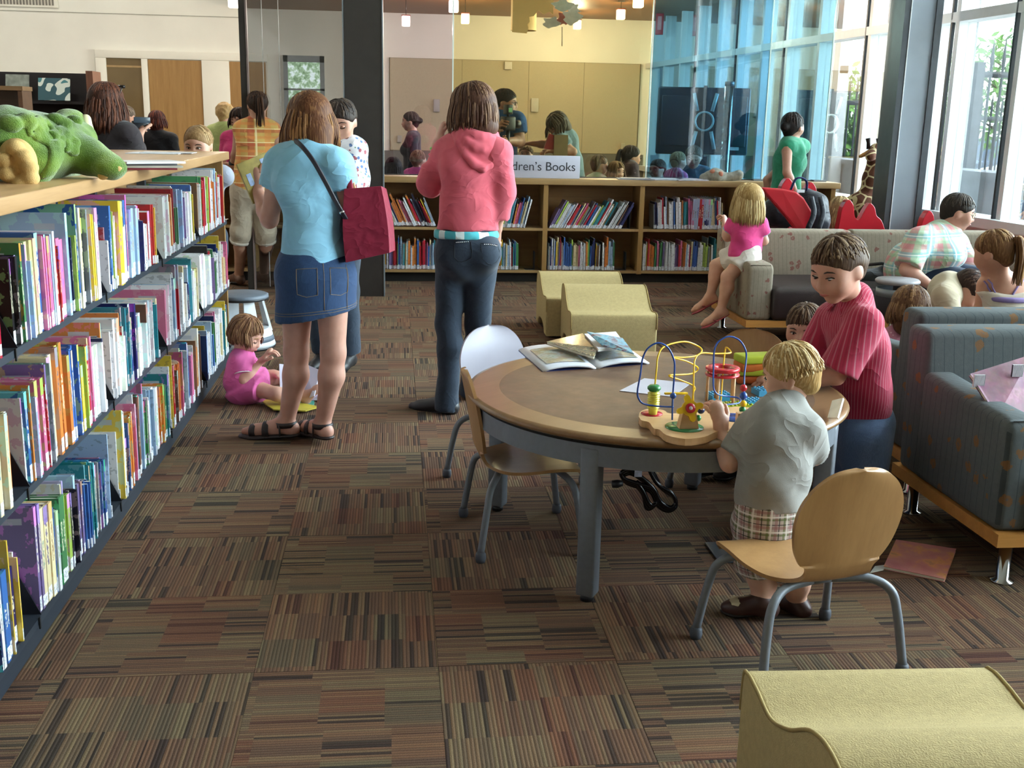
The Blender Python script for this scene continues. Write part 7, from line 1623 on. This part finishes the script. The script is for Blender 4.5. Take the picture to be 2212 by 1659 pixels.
# ---- blonde girl sitting on the sofa arm
def girl_sofa():
    Y = 7.30
    p = Person('blonde girl in pink t-shirt and white shorts sitting on the sofa arm', at(1605, 545, Y), 1.16, (-.7, .7), 1.1, .205, vox=.0085, skin_col='#cb9d87')
    p.base.z = 0; p.root.location = p.base
    pj(p, head=(1614, 432, Y), neck=(1618, 470, Y), chest=(1616, 500, Y), waist=(1613, 525, Y), pelvis=(1608, 552, Y), shL=(1588, 484, Y+.02), shR=(1640, 486, Y-.02), elL=(1572, 512, Y+.06), wrL=(1566, 492, Y+.12), elR=(1650, 520, Y), wrR=(1618, 520, Y+.2), hipL=(1590, 556, Y+.05), hipR=(1608, 562, Y-.04), knL=(1547, 574, Y+.16), knR=(1572, 598, Y-.06), anL=(1533, 642, Y+.12), anR=(1556, 672, Y-.05))
    p.feet = {'L': nz((-.8, .3, -.5)), 'R': nz((-.85, .1, -.45))}; p.look = nz((-.45, .85, -.05)); p.fw = nz((-.55, .83, 0)); p.rt = p.fw.cross(UPV)
    p.basic(child=True); p.hand('L', d=(.1, .6, .7), curl=.7); p.hand('R', curl=.5); p.bodymesh()
    g = SDF(); p.torso(g, .018); hem = p.J['pelvis']+UPV*.055; g.cone(p.J['waist'], p.J['pelvis'], .105, .115, .03, flat=(p.fw, 1.2), cut=[(hem, (0, 0, -1))])
    for n in 'LR': p.arm(g, n, .02, .55, .02, flare=.006)
    M_pk = C_('hot_pink_tee', '#d0407e'); p.part('t_shirt', g, M_pk, .003, 40, seed=3)
    M_bt = plain('pale_blue_trim', '#6fb0cc', .8)
    for n in 'LR':
        a, b = p.J['sh'+n], p.J['el'+n]; d = (b-a).normalized(); e = a+(b-a)*.55; g = SDF(); g.cone(e-d*.02, e+d*.02, .062, .062, .01, cut=[(e+d*.005, d), (e-d*.014, -d)]); p.part('sleeve_band', g, M_bt, vox=.006)
    g = SDF(); g.cone(hem+UPV*.03, hem-UPV*.03, .118, .121, .01, flat=(p.fw, 1.2), cut=[(hem-UPV*.008, (0, 0, -1)), (hem+UPV*.012, (0, 0, 1))]); p.part('hem_band', g, M_bt)
    g = SDF(); g.cone(p.J['pelvis']+UPV*.04, p.J['pelvis']-UPV*.02, .112, .118, .03)
    for n in 'LR': p.leg(g, n, .022, .5, .03, flare=.012)
    p.part('shorts', g, C_('white_cotton', '#d9cfc6'), .004, 40)
    for n in 'LR':
        heel, ball, toe, f, dn = p.foot(SDF(), n); q = p.k; g = SDF(); g.cone(heel+dn*.034*q, ball+dn*.032*q, .036*q, .042*q, .02, flat=(dn, 4)); g.cone(ball+dn*.032*q, toe+dn*.028*q, .042*q, .034*q, .02, flat=(dn, 4)); o = p.part('flip_flop', g, plain('coral_rubber', '#a34550', .6), vox=.006)
        r = f.cross(-dn)
        for e in (-1, 1): MB().tube([x-p.base for x in (ball+f*.01-dn*.02, ball-f*.03+r*(e*.028*q)-dn*.012, ball-f*.06+r*(e*.036*q)+dn*.02)], .005, 5).obj('thong', plain('coral_rubber', '#a34550', .6), o)
    g = SDF(); p.haircap(g, .06); g.cone(p.hp(0, -.2, .1), p.hp(0, -.22, -.55), .40*p.hh, .34*p.hh, .03); mb = MB(); tn = []
    p.locks(mb, tn, 380, None, (42, 318), .92, .03, flare=.10, seed=71, rad=1.15, start=(3, 45)); p.hair(hairmat('#9c7c4c', '#e0cb98'), g, mb, tn)
girl_sofa()
# ---- adult in pastel plaid on the sofa
def adult_plaid():
    Y = 7.05
    p = Person('short-haired adult with glasses in pastel plaid shirt sitting on the sofa', at(1990, 640, Y), 1.66, (.8, -.5), 1.12, .225, vox=.010, skin_col='#c29380')
    p.base.z = 0; p.root.location = p.base
    pj(p, head=(2070, 458, Y-.02), neck=(2046, 506, Y), chest=(2022, 545, Y), waist=(1990, 590, Y+.05), pelvis=(1960, 628, Y+.12), shR=(1984, 522, Y-.14), shL=(2062, 530, Y+.16), elR=(1958, 582, Y-.22), wrR=(2012, 618, Y-.30), elL=(2092, 585, Y+.1), wrL=(2070, 610, Y-.1), hipR=(1975, 640, Y+.02), hipL=(1990, 638, Y+.2))
    for n, dy in (('R', -.25), ('L', -.2)): p.J['hip'+n].z = .50; p.J['kn'+n] = p.J['hip'+n]+Vector((.30, dy-.12, -.02)); p.J['an'+n] = p.J['kn'+n]+Vector((.05, -.02, -.40))
    p.J['pelvis'].z = .53
    p.feet = {'L': nz((.8, -.4, -.05)), 'R': nz((.8, -.5, -.05))}; p.look = nz((.93, -.30, -.2)); p.fw = nz((.75, -.6, 0)); p.rt = p.fw.cross(UPV)
    p.basic(); p.hand('R', d=(.8, -.3, -.3), curl=.4); p.hand('L', curl=.4); p.eyes(); p.bodymesh()
    g = SDF(); p.torso(g, .028); g.cone(p.J['waist'], p.J['pelvis'], .165, .18, .05, flat=(p.fw, 1.1))
    for n in 'LR': p.arm(g, n, .032, .92, .03, flare=.014)
    g.cone(p.J['neck']-UPV*.02, p.J['neck']+UPV*.025, .078, .07, .02)
    M_pp = C_('pastel_plaid', '#c9d2c0', 'plaid', (('#c4737c', 8.5, 0, .28, .6), ('#6fb3c4', 8.5, .42, .26, .6), ('#8fb48c', 8.5, .72, .16, .55), ('#eef0ea', 8.5, .34, .06, .7))); p.part('shirt', g, M_pp, .004, 22, seed=2)
    g = SDF(); g.cone(p.J['waist'], p.J['pelvis'], .14, .165, .04)
    for n in 'LR': p.leg(g, n, .02, 1.95, .03)
    p.part('jeans', g, C_('denim_navy', '#1d2b44', 'denim'), .003); p.shoes(plain('black_shoe', '#1c1a1c', .5))
    gl = MB()
    for e in (-1, 1): gl.tube([p.hp(e*.155+.11*math.cos(a), .44, .0+.09*math.sin(a))-p.base for a in np.linspace(0, 2*PI, 15)], .0025, 4); gl.tube([p.hp(e*.265, .43, .03)-p.base, p.hp(e*.385, .0, .02)-p.base], .0025, 4)
    gl.obj('spectacles', plain('gold_frame', '#b9a070', .3, metal=.6), p.root)
    style_hair(p, 'short', '#2b2420', '#54483e', 72, 1.8)
adult_plaid()
q = at(1880, 612, 7.45); g = SDF(); g.ell(q, np.eye(3), (.16, .14, .10), .05); g.ell(q+Vector((.14, 0, .02)), np.eye(3), (.12, .12, .12), .05); t = thing('dark_bag', 'black soft bag lying on the sofa beside the plaid shirt', 'bag', (q.x, q.y, .43)); P_, F_ = g.mesh(.015, .006, 40); sdf_obj('bag', P_, F_, C_('black_bag', '#1b1b1d'), t, t.location); MB().tube([(-.1, -.1, .1), (.0, -.15, .12), (.12, -.12, .09)], .012, 6).obj('strap', M_black, t)
q = at(1780, 612, 7.3); o = MB().rbox(-.07, .07, -.05, .05, 0, .08, .02).obj('white_packet', plain('white_packet', '#c9ccd2', .5, var=.2, scale=30)); o.location = (q.x, q.y, .421); tag(o, 'small white packet on the leather sofa seat', 'packet')
t = thing('side_table', 'small round pale-topped side table by the sofa', 'table', fl(1945, 790, 0)+Vector((.02, .2, 0))); MB().lathe([(0, .50), (.13, .50), (.14, .51), (.14, .52), (.13, .53), (0, .53)], 32).obj('top', plain('pale_table_top', '#8f8c90', .45), t); MB().lathe([(.12, .42), (.13, .42), (.13, .47), (.12, .47), (.12, .42)], 32).obj('lower_ring', M_alud, t); MB().lathe([(.18, 0), (.18, .015), (.03, .03), (.025, .5)], 24).obj('pedestal', M_chrome, t)
# ---- children between the armchairs
def girl_bob():
    Y = 5.15
    p = bg('girl with brown bob and pink floral top, back to the camera', 1966, 668, Y, .21, (.45, .88, -.2), C_('pink_floral_top', '#b9788c', 'floral', (('#d9b4bc', 26, .24, .8), ('#8a4a5c', 30, .16, .8))), ('bob', '#5a3a24', '#94704c', 81, 1.6), H=1.0, eyes=False, child=True, vox=.0095, girth=1.15, over={'neck': (1958, 718, Y), 'chest': (1950, 755, Y), 'waist': (1950, 790, Y), 'pelvis': (1950, 830, Y), 'shL': (1922, 738, Y), 'shR': (1986, 740, Y-.03), 'elL': (1918, 790, Y+.05), 'wrL': (1950, 790, Y+.2), 'elR': (2000, 790, Y+.05), 'wrR': (1990, 790, Y+.2)})
girl_bob()
def boy_cream():
    Y = 5.75
    p = bg('boy in cream t-shirt bending forward by the armchair', 2092, 626, Y-.05, .20, (.55, -.35, -.75), C_('cream_tee', '#b9ac94'), ('short', '#332420', '#604a40', 82, 1.5), H=1.15, female=False, child=True, vox=.0095, girth=1.15, heading=(.85, -.5), down=True, over={'neck': (2068, 620, Y), 'chest': (2040, 640, Y+.03), 'waist': (2022, 690, Y+.08), 'pelvis': (2010, 740, Y+.12), 'shR': (2040, 640, Y-.12), 'shL': (2060, 625, Y+.14), 'elR': (2062, 700, Y-.16), 'wrR': (2095, 730, Y-.15), 'elL': (2090, 690, Y+.1), 'wrL': (2110, 720, Y)})
boy_cream()
def girl_tail():
    Y = 5.05
    p = bg('girl with light brown ponytail and strappy print dress at the armchair', 2146, 545, Y, .205, (-.55, .75, -.25), C_('print_dress', '#cbbfae', 'floral', (('#8a7a9c', 22, .16, .7), ('#a58a6a', 26, .12, .6))), ('tail', '#6e4b2e', '#b08c5e', 83, 1.6), H=1.2, sleeves=0, eyes=False, child=True, vox=.0085, girth=1.12, heading=(-.1, .99), topcut=at(2160, 640, 5.0).z, skin_col='#c8967c', over={'neck': (2158, 600, Y), 'chest': (2178, 660, Y), 'waist': (2180, 710, Y), 'pelvis': (2180, 760, Y), 'shL': (2130, 616, Y+.02), 'shR': (2222, 622, Y), 'elL': (2118, 672, Y+.02), 'wrL': (2126, 705, Y-.02), 'elR': (2220, 690, Y), 'wrR': (2200, 740, Y+.1)})
    M_lv = plain('lilac_strap', '#8d7bb0', .7)
    bo = [c for c in p.root.children if c.name.startswith('body')][0]
    for xs in ((2122, 2132, 2146), (2134, 2146, 2160), (2212, 2206, 2196)): MB().tube(p.onto(bo, [at(xs[0], 604, Y-.02), at((xs[0]+xs[1])/2, 614, Y-.1), at(xs[1], 630, Y-.15), at(xs[2], 652, Y-.2)], .003), .006, 5, flat=.6).obj('strap', M_lv, p.root)
    g = SDF(); c = Vector((p.J['chest'].x, p.J['chest'].y, at(2160, 640, 5.0).z-.012)); g.cone(c+UPV*.03, c-UPV*.03, .142, .142, .01, flat=(p.fw, 1.28), cut=[(c+UPV*.012, (0, 0, 1)), (c-UPV*.014, (0, 0, -1))]); p.part('band', g, M_lv)
girl_tail()
# ================================================================== OUTDOORS
M_conc = plain('pale_concrete', '#a9aeb6', .8, var=.12, scale=3, bump=.2, bscale=40)
M_stone = plain('blue_grey_stone', '#66727f', .7, var=.14, scale=4)
gnd = struct(MB().box(4.4, 70, -30, 80, -.3, -.12).obj('ground_outside', plain('sunlit_paving', '#cfcdc6', .9, var=.06, scale=1)))
# low concrete garden wall
lw = struct(MB().box(6.3, 6.6, 2, 19, -.12, .98).obj('wall_garden', M_conc), 'low pale concrete garden wall outside the windows')
MB().box(6.25, 6.65, 2, 19, .98, 1.04).obj('coping', M_conc, lw)
# picket fence with spear tips
M_iron = plain('grey_iron', '#2e353d', .5)
def fence(label, A, B, h, n):
    A = Vector(A); B = Vector(B); t = thing('iron_fence', label, 'fence', A); d = B-A
    for z in (.12, h-.12): MB().tube([Vector((0, 0, z)), d+Vector((0, 0, z))], .04, 6).obj('rail', M_iron, t)
    for s_ in (0, 1): MB().box(-.05, .05, -.05, .05, 0, h+.02, Matrix.Translation(d*s_)).obj('post', M_iron, t)
    me = MB().lathe([(.017, .05), (.017, h-.05), (.026, h+.06), (.002, h+.3)], 6).mesh('picket'); me.materials.append(M_iron)
    for i in range(1, n): o = link('picket', me, None, t); o.location = d*(i/n)
fence('iron picket fence with spear tips beyond the giraffe', (7.5, 18.2, 0), (8.8, 18.2, 0), 2.0, 10)
fence('iron picket gate outside the right-hand window', (7.05, 13.0, 0), (7.95, 13.0, 0), 2.25, 6)
fence('long iron fence far beyond the right-hand window', (9.3, 18.0, 0), (12.8, 20.5, 0), 1.8, 22)
# trees
M_leafy = plain('leaf_green', '#5f8a3c', .6, var=.35, scale=3)
def tree(label, loc, h, r, n=900, seed=1):
    rs = random.Random(seed); t = thing('tree', label, 'tree', loc)
    MB().tube([(0, 0, 0), (.05, .03, h*.3), (.0, .06, h*.6), (.04, 0, h*.85)], [.09, .07, .05, .02], 8).obj('trunk', plain('bark', '#5b4a3c', .9), t)
    for i in range(7):
        a = i*2.4; MB().tube([(0, 0, h*(.3+.07*i)), (r*.6*math.cos(a), r*.6*math.sin(a), h*(.45+.07*i))], [.03, .01], 5).obj('branch', plain('bark', '#5b4a3c', .9), t)
    mb = MB()
    for i in range(n):
        while True:
            q = Vector((rs.uniform(-1, 1), rs.uniform(-1, 1), rs.uniform(-1, 1)))
            if .25 < q.length < 1: break
        c = Vector((q.x*r, q.y*r, h*.62+q.z*h*.38)); u = Vector((rs.uniform(-1, 1), rs.uniform(-1, 1), rs.uniform(-1, 1))).normalized(); v = u.orthogonal().normalized(); s_ = rs.uniform(.07, .14)
        mb.add([c-u*s_, c+v*s_*.5, c+u*s_, c-v*s_*.5], [(0, 1, 2, 3)])
    o = mb.obj('foliage', M_leafy, t); o['kind'] = 'stuff'
tree('young leafy tree growing just behind the picket fence', (9.35, 21.5, 0), 2.3, .8, 900, 2)
tree('broad green tree behind the gate at the far right', (13.4, 23.0, 0), 3.6, 1.8, 1300, 3)
tree('tall green tree by the stone building outside', (9.6, 25.0, 0), 3.6, 1.1, 900, 5)
# neighbouring wing of blue-grey stone with tall windows
bw = thing('stone_wing', 'blue grey stone wing of the building seen through the tinted glass', 'building', (5.2, 19.5, 0))
MB().box(.0, 2.4, .0, 6, -.1, 7).obj('wall', plain('stone_joint', '#4c5661', .9), bw)
blk = MB().box(0, .79, -.03, .0, 0, .385).mesh('stone_block'); blk.materials.append(M_stone)
blk2 = MB().box(2.4, 2.43, 0, .79, 0, .385).mesh('stone_block'); blk2.materials.append(M_stone)
for r in range(13):
    for c in range(-1, 3):
        x = c*.8+(.4 if r % 2 else 0)
        if 0 <= x < 2: o = link('stone_block', blk, None, bw); o.location = (x, 0, r*.395)
    for c in range(7): o = link('stone_block', blk2, None, bw); o.location = (0, c*.8+(.4 if r % 2 else 0), r*.395)
gw = thing('glass_wing', 'glazed entrance wing with white posts beyond the tinted glass', 'building', (5.6, 15.0, 0))
M_teal = glassmat('teal_far_glass', '#8fb3b0', .12)
for i, y in enumerate((0, 1.3, 2.6, 3.9)):
    MB().box(.5, .66, y, y+.16, -.1, 5).obj('post', M_alu, gw)
    if i < 3:
        for z0, z1 in ((.3, 2.2), (2.3, 4.6)): MB().box(.56, .58, y+.16, y+1.3, z0, z1).obj('pane', M_teal, gw)
for z in (2.2, 4.6, .2): MB().box(.52, .64, 0, 4.06, z, z+.1).obj('beam', M_alu, gw)
# parked cars, bleached by the sun
def car(label, loc, rz, col):
    t = thing('parked_car', label, 'car', loc, rz); mt_ = plain('car_'+col[1:], col, .25, var=.03)
    prof = [(-2.1, .25), (-2.15, .6), (-2.0, .85), (-1.2, .92), (-.7, 1.38), (.7, 1.42), (1.35, .95), (2.0, .85), (2.15, .6), (2.1, .25)]
    M = Matrix(((1, 0, 0, 0), (0, 0, 1, 0), (0, 1, 0, 0), (0, 0, 0, 1)))
    o = MB().prism(prof, -.85, .85, M).obj('body', mt_, t); b_ = o.modifiers.new('b', 'BEVEL'); b_.width = .08; b_.segments = 3
    MB().prism([(-1.08, .95), (-.66, 1.32), (.66, 1.35), (1.18, .98)], -.86, .86, M).obj('window', plain('car_glass', '#39444e', .1), t)
    for x in (-1.35, 1.35):
        for y in (-.85, .85): MB().lathe([(.0, -.09), (.31, -.09), (.31, .09), (0, .09)], 20, M=Matrix.Translation((x, y, .31)) @ Matrix.Rotation(PI/2, 4, 'X')).obj('wheel', M_black, t)
car('white car parked beyond the fence', (13.5, 21.0, -.12), .5, '#c9ced6')
car('blue car parked beyond the picket fence', (14.6, 25.5, -.12), .45, '#5f7391')
